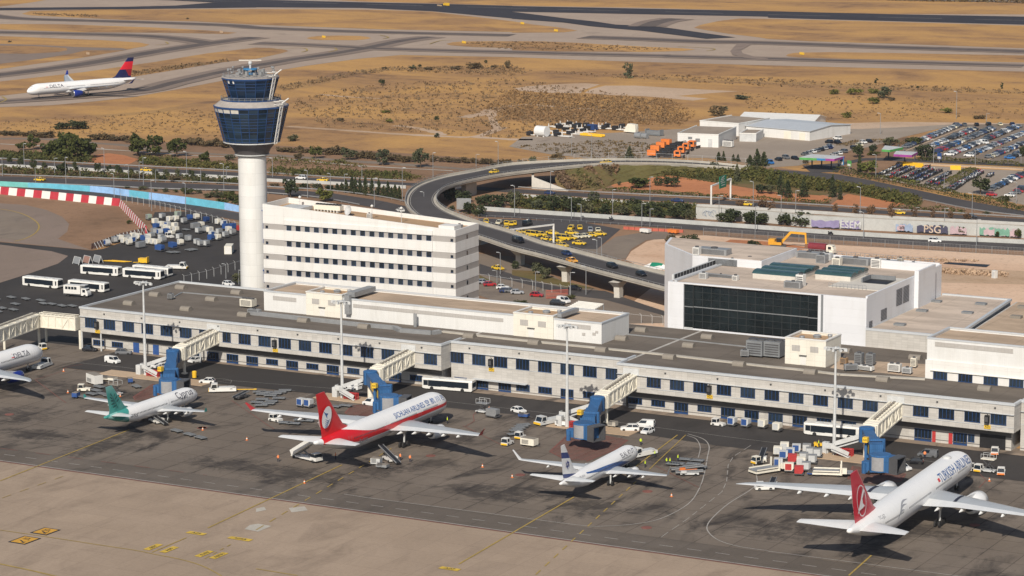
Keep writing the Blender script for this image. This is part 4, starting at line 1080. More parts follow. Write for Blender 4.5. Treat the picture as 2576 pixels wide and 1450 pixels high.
def skylight(x0,x1,y0,y1,n,z=22.76):
 MB().box(x0,x1,y0,y1,z,z+1.3).build('skylight_kerb','concrete_light',gh)
 s = MB(); w_ =(y1-y0)/n
 for k in range(n):
  ya = y0+k*w_
  s.loft([[(x,ya+w_/2+w_/2*math.cos(PI*j/8),z+1.3+.9*math.sin(PI*j/8))for j in range(9)]for x in(x0-.2,x1+.2)])
 MT.setdefault('skylight_glass',pm('skylight_glass',(.035,.075,.082),.2,var=.2))
 s.build('skylight_vault','skylight_glass',gh)
skylight(38.3,50.0,58.6,74.5,3); skylight(53.0,62.6,64.8,77.0,3)
gx =[('boxy white vent on the roof at the glazed hall corner',V_,dd,mm)for V_,dd,mm in()]
for q,d,m_n,lbl in((VB(340,135),(1.8,1.8,2.0),'white_paint','white box vent near the far corner of the glazed hall roof'),(VB(500,130),(8.5,3.4,1.6),'galv','long rounded galvanised duct on the raised far corner of the glazed hall'),(VB(665,240),(1.5,1.1,1.9),'light_grey','pair of stacked fans beside the clerestory on the glazed hall roof'),(VB(825,225),(2.0,2.0,1.9),'white_paint','white cube vent on the glazed hall roof, foremost of two'),(VB(885,205),(2.0,2.0,1.6),'white_paint','white cube vent on the glazed hall roof, hindmost of two'),(VB(400,355),(2.0,1.4,1.5),'light_grey','grey fan box at the front edge of the glazed hall roof'),(VB(560,345),(8.4,.8,.8),'galv','low galvanised pipe duct along the glazed hall roof front'),(VB(695,370),(1.4,1.4,1.2),'white_paint','small white box at the end of the pipe duct'),(VB(1295,425),(2.0,2.0,3.0),'white_paint','tall white vent tower in the middle of the glazed hall roof'),(VB(1225,440),(4.5,1.6,1.6),'galv','sloping duct feeding the tall white vent tower'),(VB(1370,165),(6.5,2.4,1.6),'galv','fat galvanised duct at the far edge of the glazed hall roof'),(VB(1490,210),(2.6,2.4,2.2),'galv','round galvanised cowl beside the fat duct'),(VB(1580,165),(2.6,1.8,1.8),'light_grey','grey cabinet unit by the far railing of the glazed hall'),(VB(1630,235),(2.2,2.0,2.0),'cream_paint','cream fan cabinet behind the second skylight'),(VB(1800,225),(8.0,2.4,1.8),'galv','broad ribbed duct behind the second skylight'),(VB(1995,255),(2.6,2.2,2.4),'white_paint','large white unit beyond the white roof area'),(VB(2100,245),(5.0,1.8,1.7),'galv','duct between the large white unit and the east wall'),(VB(2330,265),(1.6,1.4,1.6),'white_paint','small white unit in the east corner of the glazed hall roof'),(VB(2210,235),(1.4,1.2,2.0),'concrete','beige upright unit near the east corner of the hall roof')):
 c = at(q,24.9 if q[1]<642 and q[0]<1830 else 22.8)
 if c.y>95.4:c.y = 95.4-d[1]/2
 hvac(c,d,0,lbl,m_n,1,False)

 # ---- small shed and car shelter behind the terminal ----
t = thing('car_shelter','white ribbed car shelter roof behind the white upper storey','shelter')
P =[at(T3(520,275),13.5),at(T3(790,295),13.5),at(T3(885,240),13.5),at(T3(640,212),13.5)]
MB().prism([(p.x,p.y)for p in P],13.3,13.6).build('roof','cream_paint',t)
s = MB()
for k in range(7):
 f_ = k/6; a = P[0].lerp(P[3],f_); b = P[1].lerp(P[2],f_); s.bar((a.x,a.y,13.68),(b.x,b.y,13.68),.25,.15)
s.build('ribs','white_paint',t)
s = MB()
for p in P:s.cyl((p.x,p.y,0),(p.x,p.y,13.3),.15,n=6)
s.build('posts','galv',t)
wl_ = thing('stair_block','low white wall with sloping top beside the office block','building')
P =[at(T2(2170,205)),at(T2(2350,150))]
MB().hexa([(-40.5,62,0),(-31,62,0),(-31,68,0),(-40.5,68,0),(-40.5,62,7.3),(-31,62,8.3),(-31,68,8.3),(-40.5,68,7.3)]).build('wall','white_panel',wl_)
# ---- depot sheds at the far car park ----
def shed(lbl,q0,q1,depth,h,mat,roofm,gable=0.0,back=None):
 a,b = at(q0),at(q1); d =(b-a); L_ = d.length; rz = math.atan2(d.y,d.x)
 t = thing('depot_shed',lbl,'shed',a,rz)
 if gable==0:
  MB().box(0,L_,0,depth,0,h).build('wall',mat,t)
  MB().box(.4,L_-.4,.4,depth-.4,h,h+.06).build('roof',roofm,t)
  MB().box(-.1,L_+.1,-.1,.35,h+.002,h+.4).box(-.1,.35,.35,depth,h+.002,h+.4).box(L_-.35,L_+.1,.35,depth,h+.002,h+.4).build('parapet','white_paint',t)
 else:
  MB().loft([[(x,0,0),(x,0,h),(x,depth/2,h+gable),(x,depth,h),(x,depth,0)]for x in(0,L_)]).build('wall',mat,t)
  MB().loft([[(x,-.4,h-.1),(x,depth/2,h+gable),(x,depth+.4,h-.1),(x,depth+.4,h+.1),(x,depth/2,h+gable+.25),(x,-.4,h+.1)]for x in(-.4,L_+.4)]).build('roof',roofm,t)
 return t,L_
s1,L1 = shed('flat-roofed white depot shed nearest the snow ploughs',A3(1600,1415),A3(1995,1430),30,5.3,'white_panel','lot_light')
for(a,b,z0,z1)in((.26,.36,3.2,4.2),(.44,.55,2.2,3.6),(.75,.85,0.1,3.6)):MB().box(L1*a,L1*b,-.06,-.003,z0,z1).build('window' if z0>1 else 'door','grey_paint' if z0>1 else 'light_grey',s1)
s2,L2 = shed('upper flat-roofed white depot shed behind the front one',A3(1815,1290),A3(2190,1320),26,5.4,'white_panel','lot_light')
s3,L3 = shed('long white depot shed with a blue-grey pitched roof',A3(2262,1310),A4(402,1365),32,4.2,'white_panel','coping',1.1)
for(a,b)in((.60,.71),(.84,.93)):MB().box(L3*a,L3*b,-.06,-.003,.05,3.4).build('door','cream_paint',s3)
s4,L4 = shed('white tent hall with rounded roof behind the long depot shed',A3(2190,1205),A4(440,1235),20,2.6,'white_paint','white_paint',1.9)
hvac(at(A3(2090,1425)),(4.4,2.0,2.4),R(-4),'white cooling unit beside the front depot shed','white_paint',4)
s5,L5 = shed('small pale annex between the two depot sheds',A3(2200,1370),A3(2360,1375),16,3.4,'light_grey','lot_light')
# ================= aircraft =================
# local frame: nose tip at x = 0, tail towards -x, +y to port, z = 0 on the ground
def fus_mat(name,kind,zc,r,L,wx,pitch=.53):
 n = NT(name)
 x,y,z = n.sep()
 white =(.80,.80,.80)
 col = n.mix(n.ramp(n.noise(.25,4),.4,.75,0,.25),white,(.74,.74,.74))
 X = n.f('MULTIPLY',x,-1.0)
 ay = n.f('ABSOLUTE',y)
 def band(v,a,b):return n.f('MULTIPLY',n.f('GREATER_THAN',v,a),n.f('LESS_THAN',v,b))
 belly =(.40,.41,.43)
 if kind=='red':
  c = n.f('ADD',zc-.15,n.f('MULTIPLY',n.ramp(X,34,50),.9))
  hw = n.f('ADD',n.f('ADD',.38,n.f('MULTIPLY',n.ramp(X,3,34),.30)),n.f('MULTIPLY',n.ramp(X,36,52),1.5))
  m = n.f('LESS_THAN',n.f('ABSOLUTE',n.f('SUBTRACT',z,c)),hw)
  m = n.f('MULTIPLY',m,n.f('LESS_THAN',X,56.2)); m = n.f('MULTIPLY',m,n.f('GREATER_THAN',X,2.0))
  m = n.f('MULTIPLY',m,n.f('GREATER_THAN',z,n.f('ADD',zc-1.0,n.f('MULTIPLY',n.ramp(X,40,56),1.9))))
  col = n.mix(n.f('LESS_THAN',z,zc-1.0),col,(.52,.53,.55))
  col = n.mix(m,col,(.62,.012,.018))
 elif kind=='teal':
  d = n.f('ADD',X,n.f('MULTIPLY',n.f('ABSOLUTE',n.f('SUBTRACT',z,zc+.3)),.75))
  m = n.f('GREATER_THAN',d,L-7.2)
  m2 = n.f('MULTIPLY',m,n.f('GREATER_THAN',n.f('SINE',n.f('ADD',n.f('MULTIPLY',X,.9),n.f('MULTIPLY',z,1.6))),.45))
  col = n.mix(m,col,(.055,.30,.27)); col = n.mix(m2,col,(.24,.48,.46))
 elif kind=='bluewave':
  c = n.f('ADD',zc-.25,n.f('MULTIPLY',n.f('SUBTRACT',X,14.0),.105))
  hw = n.f('MULTIPLY',n.ramp(X,5,14),n.f('SUBTRACT',.75,n.f('MULTIPLY',n.ramp(X,14,30),.62)))
  m = n.f('MULTIPLY',n.f('LESS_THAN',n.f('ABSOLUTE',n.f('SUBTRACT',z,c)),hw),n.f('LESS_THAN',X,29))
  col = n.mix(m,col,(.03,.09,.28))
 elif kind=='whitegrey':
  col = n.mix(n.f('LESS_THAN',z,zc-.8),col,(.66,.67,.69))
  # cabin windows
 wz = zc+r*.16
 m = band(z,wz-.17,wz+.19)
 m = n.f('MULTIPLY',m,n.f('LESS_THAN',n.f('FRACT',n.f('DIVIDE',X,pitch)),.52))
 run = None
 for a,b in wx:
  q = band(X,a,b); run = q if run is None else n.f('MAXIMUM',run,q)
 m = n.f('MULTIPLY',n.f('MULTIPLY',m,run),n.f('GREATER_THAN',ay,r*.6))
 col = n.mix(m,col,(.05,.055,.07))
 # door outlines
 dm = None
 for a in[w_ for q in wx for w_ in(q[0]-1.3,q[1]+1.3)]:
  e = n.f('LESS_THAN',n.f('ABSOLUTE',n.f('SUBTRACT',n.f('ABSOLUTE',n.f('SUBTRACT',X,a)),.5)),.05)
  dm = e if dm is None else n.f('MAXIMUM',dm,e)
 dm = n.f('MULTIPLY',dm,band(z,zc-.7,zc+1.2))
 col = n.mix(n.f('MULTIPLY',dm,.4),col,(.3,.3,.33))
 pl = n.f('LESS_THAN',n.f('FRACT',n.f('DIVIDE',X,5.3)),.012)
 col = n.mix(n.f('MULTIPLY',pl,.3),col,(.3,.3,.32))
 return n.set(col,.28,0,.5)
def fin_mat(name,kind):
 n = NT(name); x,y,z = n.sep(); X = n.f('MULTIPLY',x,-1.0)
 if kind=='delta':
  s = n.f('ADD',n.f('MULTIPLY',X,.55),n.f('MULTIPLY',z,-.35))
  m = n.f('MULTIPLY',n.f('GREATER_THAN',z,11.6),n.f('LESS_THAN',z,15.4))
  m2 = n.f('MULTIPLY',n.f('GREATER_THAN',n.f('ADD',z,n.f('MULTIPLY',n.f('SUBTRACT',X,57.0),-.9)),10.6),n.f('LESS_THAN',z,12.4))
  m2 = n.f('MULTIPLY',n.f('MULTIPLY',n.f('GREATER_THAN',z,8.2),n.f('LESS_THAN',z,12.2)),n.f('GREATER_THAN',X,n.f('SUBTRACT',63.8,n.f('MULTIPLY',z,.55))))
  c = n.mix(m2,(.008,.012,.075),(.26,.008,.02)); c = n.mix(m,c,(.60,.012,.03))
  m3 = n.f('GREATER_THAN',n.f('SUBTRACT',X,n.f('MULTIPLY',z,-.55)),69.2)
 elif kind=='teal':
  w_ = n.f('SINE',n.f('ADD',n.f('MULTIPLY',X,1.3),n.f('MULTIPLY',z,.8)))
  c = n.mix(n.ramp(z,9.5,11.7),(.05,.29,.26),(.18,.42,.40)); c = n.mix(n.f('MULTIPLY',n.f('GREATER_THAN',w_,.5),.5),c,(.11,.36,.33))
 elif kind=='elal':
  t = n.f('ADD',z,n.f('MULTIPLY',n.f('SUBTRACT',X,35.0),-.18))
  m = n.f('MAXIMUM',n.f('MULTIPLY',n.f('GREATER_THAN',t,9.1),n.f('LESS_THAN',t,10.35)),n.f('MULTIPLY',n.f('GREATER_THAN',t,4.9),n.f('LESS_THAN',t,5.75)))
  c = n.mix(m,(.80,.80,.80),(.02,.045,.19))
 elif kind=='thy':c = n.mix(n.noise(.3,3),(.50,.008,.03),(.56,.01,.035))
 else:c = n.mix(n.noise(.3,3),(.60,.01,.014),(.66,.014,.02))
 return n.set(c,.32,0,.5)
PROF =[(0,0),(.02,.30),(.12,.60),(.30,.95),(.50,1.0),(.70,.72),(1.0,.03),(.70,-.30),(.45,-.62),(.15,-.52),(.02,-.28)]
def wing_mesh(st,sgn,th=.12,mats=3,vert=False):
# st: stations (span, leading edge x behind nose, chord, height, thickness ratio)
 secs =[]
 for(s_,le,ch,h,tr)in st:
  q =[]
  for(u,v)in PROF:
   x = -(le+u*ch); o = v*tr*ch*.55
   q.append((x,o,s_)if vert else(x,sgn*s_,h+o))
  secs.append(q if(sgn>0)!=vert else q[::-1])
 n = len(PROF)
 def mf(k,i):
  j = i if(sgn>0)!=vert else(n-2-i)%n
  return 1 if j in(0,1,10)else(2 if j in(5,6)else 0)
 return MB().loft(secs,0,True,mf)
def airliner(name,label,cfg,loc,hd):
 t = thing(name,label,'airliner',loc,hd)
 L,r,zc = cfg['L'],cfg['r'],cfg['zc']; Ln,Lt = cfg['Ln'],cfg['Lt']
 def sec(X):
  if X<Ln:
   q = max(0.0,X/Ln); rr = r*max(.015,(1-(1-q)**2.1)**.62); c = zc-r*.30*(1-q)**1.6
  elif X>L-Lt:
   q =(X-(L-Lt))/Lt; rr = r*(1-.90*q**1.55); c = zc+(r-rr)*.72
  else:rr,c = r,zc
  return rr,c
 def surf(X,a,off=0.0):
  rr,c = sec(X); return Vector((-X,(rr+off)*math.cos(a),c+(rr+off)*math.sin(a)))
 xs =[Ln*(k/14)**1.7 for k in range(15)]+[Ln+(L-Ln-Lt)*k/16 for k in range(1,17)]+[L-Lt+Lt*k/16 for k in range(1,17)]
 N = 40
 fb = MB().loft([[tuple(surf(X,2*PI*j/N))for j in range(N)][::-1]for X in xs])
 fb.build('fuselage',cfg['fmat'],t,True)
 for o in(t.children[-1:]if t.children else()):pass
 # cockpit glass
 c = MB()
 for k in range(6):
  a0,a1 = R(28+21*k),R(28+21*(k+1)-2)
  xa = cfg['ck'][0]; xb = cfg['ck'][1]
  sd_ = abs(k-2.5)/2.5
  x0,x1 = xa+sd_*.5,xb+sd_*.9
  lift = R(6)
  P =[surf(x0,a0,.03),surf(x1,a0,.03),surf(x1,a1,.03),surf(x0,a1,.03)]
  c.add(P,[(0,1,2,3)])
 c.build('cockpit_window','glass_dark',t)
 # belly fairing
 wx0 = cfg['wing'][0][1]; ch0 = cfg['wing'][0][2]
 b = MB(); secs =[]
 for k in range(9):
  q = k/8; X = wx0-1.5+(ch0+3)*q; s_ = math.sin(PI*min(1,max(0,q)))**.5*.95+.05
  secs.append([(-X,r*1.05*s_*math.cos(a),zc-r*.62+r*.58*s_*math.sin(a))for a in[2*PI*j/16 for j in range(16)]][::-1])
 b.loft(secs).build('belly_fairing','plane_white',t,True)
 # wings
 wm = cfg.get('wmats',('wing_grey','bare_metal','wing_light'))
 for sgn in(1,-1):
  w = wing_mesh(cfg['wing'],sgn).build('wing',list(wm),t); smooth_by_angle(w,40)
  f = MB()
  tip = cfg['wing'][-1]
  for k in cfg['fair']:
   i = 0
   while cfg['wing'][i+1][0]<k:i+=1
   a,bb = cfg['wing'][i],cfg['wing'][i+1]; q =(k-a[0])/(bb[0]-a[0])
   le,ch,h =(a[m_]+(bb[m_]-a[m_])*q for m_ in(1,2,3)); s_ = r*.12
   P = lambda u,dz,rr:[(-(le+u*ch),sgn*k+rr*math.cos(z_),h+dz+rr*1.2*math.sin(z_))for z_ in[2*PI*j/8 for j in range(8)]][::-1]
   MB().loft([P(.45,-.25,.05),P(.62,-.45,s_),P(.9,-.5,s_),P(1.16,-.5,.04)]).build('flap_fairing','wing_light',t,True)
  if 'walk' in cfg:
   y_ = cfg['walk']; i = 0
   while cfg['wing'][i+1][0]<y_:i+=1
   a,bb = cfg['wing'][i],cfg['wing'][i+1]; q =(y_-a[0])/(bb[0]-a[0])
   le,ch,h,tr =(a[m_]+(bb[m_]-a[m_])*q for m_ in(1,2,3,4))
   m = MB()
   for(u0,v0),(u1,v1)in zip(PROF[2:5],PROF[3:6]):
    z0,z1 = h+v0*tr*ch*.55+.06,h+v1*tr*ch*.55+.06
    m.add([(-(le+u0*ch),sgn*(y_-.35),z0),(-(le+u0*ch),sgn*(y_+.35),z0+.05),(-(le+u1*ch),sgn*(y_+.35),z1+.05),(-(le+u1*ch),sgn*(y_-.35),z1)],[(0,1,2,3)])
   m.build('walkway_stripe','canopy_blue' if 0 else 'navy_cloth',t)
  if cfg.get('winglet'):
   hh,cant,mat = cfg['winglet']; s0,le,ch,z0,tr = cfg['wing'][-1]
   secs =[]
   for k in range(5):
    q = k/4; ss = s0+hh*math.sin(cant)*(q*q*.6+q*.4); zz = z0+hh*math.cos(cant)*(q**1.3); cc = ch*(1-.62*q); ll = le+hh*.75*q
    secs.append([(-(ll+u*cc),sgn*(ss-v*.09*cc*.6),zz+v*.02*cc)for(u,v)in PROF])
   MB().loft([s_[::-1]for s_ in secs]if sgn>0 else secs).build('winglet',mat,t)
   # engines
  for(ey,ex,ez,el,er)in cfg['eng']:
   cx = lambda rr,X:[(-(ex+X),sgn*ey+rr*math.cos(z_),ez+rr*math.sin(z_))for z_ in[2*PI*j/24 for j in range(24)]][::-1]
   e = MB().loft([cx(er*.80,.02),cx(er*.93,.25),cx(er,.35*el),cx(er*.97,.55*el),cx(er*.76,.86*el),cx(er*.70,.9*el)]).build('engine',cfg.get('emat','plane_white'),t,True)
   MB().loft([cx(er*.74,.30),cx(er*.82,.0),cx(er*.92,.08),cx(er*.935,.27)],caps=False).build('intake_lip','bare_metal',e,True)
   MB().loft([cx(er*.76,.012),cx(er*.30,.013)]).build('fan','dark_metal',e)
   MB().loft([cx(er*.48,.84*el),cx(er*.40,1.02*el),cx(er*.12,1.22*el)]).build('exhaust_cone','dark_metal',e,True)
   i = 0
   while cfg['wing'][i+1][0]<ey:i+=1
   a,bb = cfg['wing'][i],cfg['wing'][i+1]; q =(ey-a[0])/(bb[0]-a[0])
   le,ch,h =(a[m_]+(bb[m_]-a[m_])*q for m_ in(1,2,3))
   MB().hexa([(-(ex+el*.95),sgn*ey-.18,ez+er*.5),(-(ex+el*.95),sgn*ey+.18,ez+er*.5),(-(ex+el*.2),sgn*ey+.18,ez+er*.9),(-(ex+el*.2),sgn*ey-.18,ez+er*.9),(-(le+ch*.55),sgn*ey-.18,h-.05),(-(le+ch*.55),sgn*ey+.18,h-.05),(-(le-.1),sgn*ey+.18,h+.12),(-(le-.1),sgn*ey-.18,h+.12)]).build('pylon','wing_light',e)
   # tailplane
  h = wing_mesh(cfg['stab'],sgn).build('tailplane',['wing_light','bare_metal','wing_light'],t); smooth_by_angle(h,40)
 fn = wing_mesh(cfg['fin'],1,vert=True).build('tail_fin',[cfg['tmat']]*3,t); smooth_by_angle(fn,40)
 # landing gear
 def gear(nm,x,y,zt_,wheels,wr,ww):
  g_ = MB().cyl((-x,y,wr),(-x,y,zt_),.16*wr/.5,n=8).cyl((-x+zt_*.3,y,zt_),(-x,y,wr*1.6),.07,n=6).build(nm,'light_grey',t)
  for(dx,dy)in wheels:
   MB().cyl((-x+dx,y+dy-ww/2,wr),(-x+dx,y+dy+ww/2,wr),wr,n=14).build('wheel','tyre',g_)
 gx,gy,nb = cfg['gear']
 for sgn in(1,-1):
  ws =[(dx,dy)for dx in((0,)if nb==2 else(-.95,.95)if nb==4 else(-1.45,0,1.45))for dy in(-.45,.45)]
  gear('main_gear',gx,sgn*gy,zc-r*.5,ws,cfg['wr'],.38)
 gear('nose_gear',cfg['ngx'],0,zc-r*.7,[(0,-.28),(0,.28)],cfg['wr']*.8,.28)
 t['_dummy'] = 1; del t['_dummy']
 t_surf[name+t.name] = surf
 return t,surf,fn
t_surf ={}
def wrap_text(t,surf,txt,X,ang,size,mat,side=-1,stretch=1.0,name='airline_name',slant=0.0):
# side -1: starboard, reads towards the nose; +1: port, reads from the nose
 bm = text_mesh(txt,size)
 hh = size
 k = -hh
 while k<hh:
  geom = bm.verts[:]+bm.edges[:]+bm.faces[:]
  bmesh.ops.bisect_plane(bm,geom=geom,plane_co=(0,k,0),plane_no=(0,1,0)); k+=.28
 for v in bm.verts:
  u,w = v.co.x*stretch+v.co.y*slant,v.co.y
  Xp = X+(-u if side<0 else u)
  r0 =(surf(Xp,0)-surf(Xp,PI)).length/2
  a = R(ang)+w/max(.5,r0)
  if side<0:a = PI-a
  v.co = surf(Xp,a,.035)
 if side>0:bmesh.ops.reverse_faces(bm,faces=bm.faces[:])
 return bm_obj(bm,name,mat,t)
def fin_decal(fn,shapes,mat,name,yoff):
 m = MB()
 for sg in(1,-1):
  for P in shapes:
   q =[(-x,sg*yoff,z)for x,z in P]
   m.add(q if sg>0 else q[::-1],[tuple(range(len(q)))])
 return m.build(name,mat,fn)
def ring(cx,cz,rx,rz_,w,n=28,sh=0.0):
 out =[]
 for i in range(n):
  a,b = 2*PI*i/n,2*PI*(i+1)/n
  p = lambda t,k:(cx+(rx-k)*math.cos(t)-sh*(rz_-k)*math.sin(t),cz+(rz_-k)*math.sin(t))
  out.append([p(a,0),p(b,0),p(b,w),p(a,w)])
 return out
mk('logo_blue',(.02,.10,.32),.4); mk('logo_red',(.62,.02,.03),.4); mk('letter_grey',(.30,.31,.34),.4); mk('delta_blue',(.012,.03,.22),.35); mk('teal_dark',(.015,.085,.08),.4)
mk('letter_dark',(.10,.10,.13),.4)

# --- twin-aisle, white with a red swoosh tail (nearest) ---
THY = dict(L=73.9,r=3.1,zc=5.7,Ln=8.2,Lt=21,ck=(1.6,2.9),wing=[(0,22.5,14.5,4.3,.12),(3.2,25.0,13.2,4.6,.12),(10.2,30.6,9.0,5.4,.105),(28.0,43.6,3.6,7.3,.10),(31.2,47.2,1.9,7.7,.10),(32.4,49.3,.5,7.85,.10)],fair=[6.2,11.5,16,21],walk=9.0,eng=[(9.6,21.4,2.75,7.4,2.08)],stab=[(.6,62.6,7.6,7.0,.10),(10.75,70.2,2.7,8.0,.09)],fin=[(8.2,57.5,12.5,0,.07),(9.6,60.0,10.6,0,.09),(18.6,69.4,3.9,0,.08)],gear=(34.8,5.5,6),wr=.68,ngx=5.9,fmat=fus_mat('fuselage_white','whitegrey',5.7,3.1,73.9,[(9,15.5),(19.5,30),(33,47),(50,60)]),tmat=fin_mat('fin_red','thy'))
t,sf,fn = airliner('airliner','largest airliner: white twin-aisle jet whose red tail bears a white bird in a ring',THY,(128.97,-35.41,0),R(92.12))
wrap_text(t,sf,'TURKISH AIRLINES',16.0,34,2.8,'logo_blue',-1,.88)
MB().add([sf(26.3,PI-R(24),.04),sf(27.5,PI-R(24),.04),sf(27.5,PI-R(38),.04),sf(26.3,PI-R(38),.04)],[(0,1,2,3)]).build('flag','logo_red',t)
wrap_text(t,sf,'TC-JJZ',60.5,32,1.0,'letter_grey',-1,name='registration')
fin_decal(fn,ring(68.0,12.3,2.5,3.3,.22,sh=-.35),'plane_white','ring_emblem',.50)
fin_decal(fn,[[(70.0,10.0),(67.2,14.9),(66.6,14.0),(67.6,12.6),(67.2,11.6),(66.0,10.9),(67.4,10.7),(68.8,10.6)]],'plane_white','bird_emblem',.50)
w = MB()
for(x0,x1,a0,a1)in((46,52,42,20),(47.5,53,28,8),(49.5,54,14,-4)):
 P =[]
 for k in range(9):
  q = k/8; P.append((x0+(x1-x0)*q,a0+(a1-a0)*q+12*math.sin(PI*q),7*math.sin(PI*q)+.6))
 for(xa,aa,wa),(xb,ab,wb_)in zip(P[:-1],P[1:]):
  w.add([sf(xa,PI-R(aa-wa/2),.03),sf(xb,PI-R(ab-wb_/2),.03),sf(xb,PI-R(ab+wb_/2),.03),sf(xa,PI-R(aa+wa/2),.03)],[(0,1,2,3)])
w.build('tulip_swirl','letter_grey',t)
MB().lathe([(1.0,0),(.9,.3),(.3,.5)],(-13.5,0,8.75),16).build('antenna_dome','light_grey',t)

# --- red-tailed twin-aisle with a red cheatline ---
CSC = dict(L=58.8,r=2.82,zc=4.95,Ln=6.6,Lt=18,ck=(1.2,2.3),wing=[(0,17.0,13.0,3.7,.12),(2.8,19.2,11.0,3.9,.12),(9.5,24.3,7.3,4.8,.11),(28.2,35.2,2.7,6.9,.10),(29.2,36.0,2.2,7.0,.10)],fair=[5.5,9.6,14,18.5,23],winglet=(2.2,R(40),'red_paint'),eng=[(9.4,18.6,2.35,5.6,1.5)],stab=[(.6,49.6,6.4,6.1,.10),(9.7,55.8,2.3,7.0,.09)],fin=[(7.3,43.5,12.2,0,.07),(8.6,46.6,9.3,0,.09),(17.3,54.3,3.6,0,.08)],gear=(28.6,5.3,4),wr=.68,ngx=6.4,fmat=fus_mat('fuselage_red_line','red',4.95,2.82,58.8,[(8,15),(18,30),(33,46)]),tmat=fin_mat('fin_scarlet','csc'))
t,sf,fn = airliner('airliner','white twin-aisle jet with a red stripe along its side and a scarlet tail',CSC,(-.31,-33.12,0),R(91.77))
wrap_text(t,sf,'SICHUAN AIRLINES',20.6,36,1.85,'logo_blue',-1,.88)
wrap_text(t,sf,'空 航 川 四',8.4,38,1.6,'logo_blue',-1,1.2)
wrap_text(t,sf,'B-6535',42.2,-14,1.15,'letter_grey',-1,name='registration')
fin_decal(fn,[[(54.2+2.0*math.cos(a)-.5*math.sin(a),11.6+2.35*math.sin(a))for a in[2*PI*k/24 for k in range(24)]]],'plane_white','disc_emblem',.46)
fin_decal(fn,[[(52.6+.28*k,11.0-.33*k),(53.7+.25*k,10.75-.33*k),(55.0+.05*k,11.35-.36*k),(53.8+.25*k,10.55-.33*k)]for k in range(5)]+[[(54.0,11.2),(55.0,12.4),(55.6,13.2),(54.7,12.6),(53.6,12.3),(54.2,12.0)]],'logo_blue','bird_emblem',.50)

# --- single-aisle with blue wave and star ---
ELY = dict(L=39.5,r=1.92,zc=3.35,Ln=5.0,Lt=12.5,ck=(.9,1.75),wing=[(0,12.0,8.2,2.5,.12),(1.9,13.2,7.0,2.6,.12),(5.6,16.0,4.6,3.1,.11),(16.6,21.6,1.6,4.3,.10),(17.1,21.9,1.45,4.4,.10)],fair=[4.0,7.5,11],winglet=(2.5,R(25),'plane_white'),eng=[(4.9,11.2,1.55,3.9,1.06)],stab=[(.4,33.6,4.4,4.9,.10),(7.17,37.5,1.5,5.6,.09)],fin=[(4.9,28.5,9.0,0,.06),(6.2,32.4,5.7,0,.09),(12.5,37.2,1.9,0,.08)],gear=(20.0,2.86,2),wr=.56,ngx=4.4,fmat=fus_mat('fuselage_blue_wave','bluewave',3.35,1.92,39.5,[(6.5,31)]),tmat=fin_mat('fin_white_blue','elal'))
t,sf,fn = airliner('airliner','white single-aisle jet with a blue side wave and a star on its tail',ELY,(59.09,-51.93,0),R(93.0))
wrap_text(t,sf,'ELAL אלעל',8.0,38,1.55,'letter_dark',-1,.95)
wrap_text(t,sf,'4X-EKA',31.2,34,.7,'letter_grey',-1,name='registration')
tri = lambda f:[(36.3+.82*math.cos(PI/2*f+2*PI*k/3),8.0+.82*math.sin(PI/2*f+2*PI*k/3))for k in range(3)]
sh_ =[]
for f in(1,-1):
 T_ = tri(f)
 for a,b in zip(T_,T_[1:]+T_[:1]):
  d = Vector((b[0]-a[0],b[1]-a[1])).normalized()*.1; n_ =(-d[1],d[0])
  sh_.append([(a[0]-n_[0],a[1]-n_[1]),(b[0]-n_[0],b[1]-n_[1]),(b[0]+n_[0],b[1]+n_[1]),(a[0]+n_[0],a[1]+n_[1])])
fin_decal(fn,sh_,'delta_blue','star_emblem',.30)

# --- single-aisle with teal tail ---
CYP = dict(L=37.6,r=2.0,zc=3.6,Ln=5.2,Lt=12.5,ck=(.95,1.85),wing=[(0,11.4,8.2,2.7,.12),(2.0,12.6,6.6,2.8,.12),(6.3,15.5,4.0,3.4,.11),(16.6,20.4,1.6,4.7,.10),(17.0,20.7,1.4,4.75,.10)],fair=[4.2,7.4,10.8],winglet=(.9,R(10),'canopy_teal'),eng=[(5.75,11.2,1.75,3.8,1.05)],stab=[(.4,31.6,4.1,4.9,.10),(6.2,35.0,1.6,5.5,.09)],fin=[(5.2,27.4,8.4,0,.06),(6.2,29.6,5.9,0,.09),(11.8,34.3,2.5,0,.08)],gear=(17.7,3.8,2),wr=.58,ngx=5.1,fmat=fus_mat('fuselage_teal_tail','teal',3.6,2.0,37.6,[(6.5,13.5),(15,29.5)]),tmat=fin_mat('fin_teal','teal'))
mk('canopy_teal',(.05,.30,.27),.4)
t,sf,fn = airliner('airliner','white single-aisle jet with a teal tail painted with a dark olive branch',CYP,(-60.25,-48.61,0),R(91.58))
wrap_text(t,sf,'Cyprus',7.4,32,2.5,'letter_dark',-1,.95)
wrap_text(t,sf,'A I R W A Y S',6.6,3,.62,'letter_grey',-1,1.1)
wrap_text(t,sf,'5B-DCR',28.3,-6,.75,'letter_dark',-1,name='registration')
lf =[]
for k,(x,z,a,l)in enumerate(((33.2,6.9,-10,1.5),(33.6,7.5,0,1.7),(34.0,8.1,12,1.6),(34.6,8.7,30,1.4),(34.9,9.3,55,1.2),(33.7,8.3,140,1.3),(33.2,7.6,150,1.3),(34.2,9.0,125,1.1))):
 ca,sa = math.cos(R(a)),math.sin(R(a)); lf.append([(x+ca*l*u-sa*w_*l,z+sa*l*u+ca*w_*l)for u,w_ in((0,0),(.3,.13),(.65,.13),(1,0),(.65,-.12),(.3,-.12))])
lf.append([(32.6,6.3),(32.75,6.2),(35.2,9.9),(35.1,10.0)])
fin_decal(fn,lf,'teal_dark','olive_branch',.34)

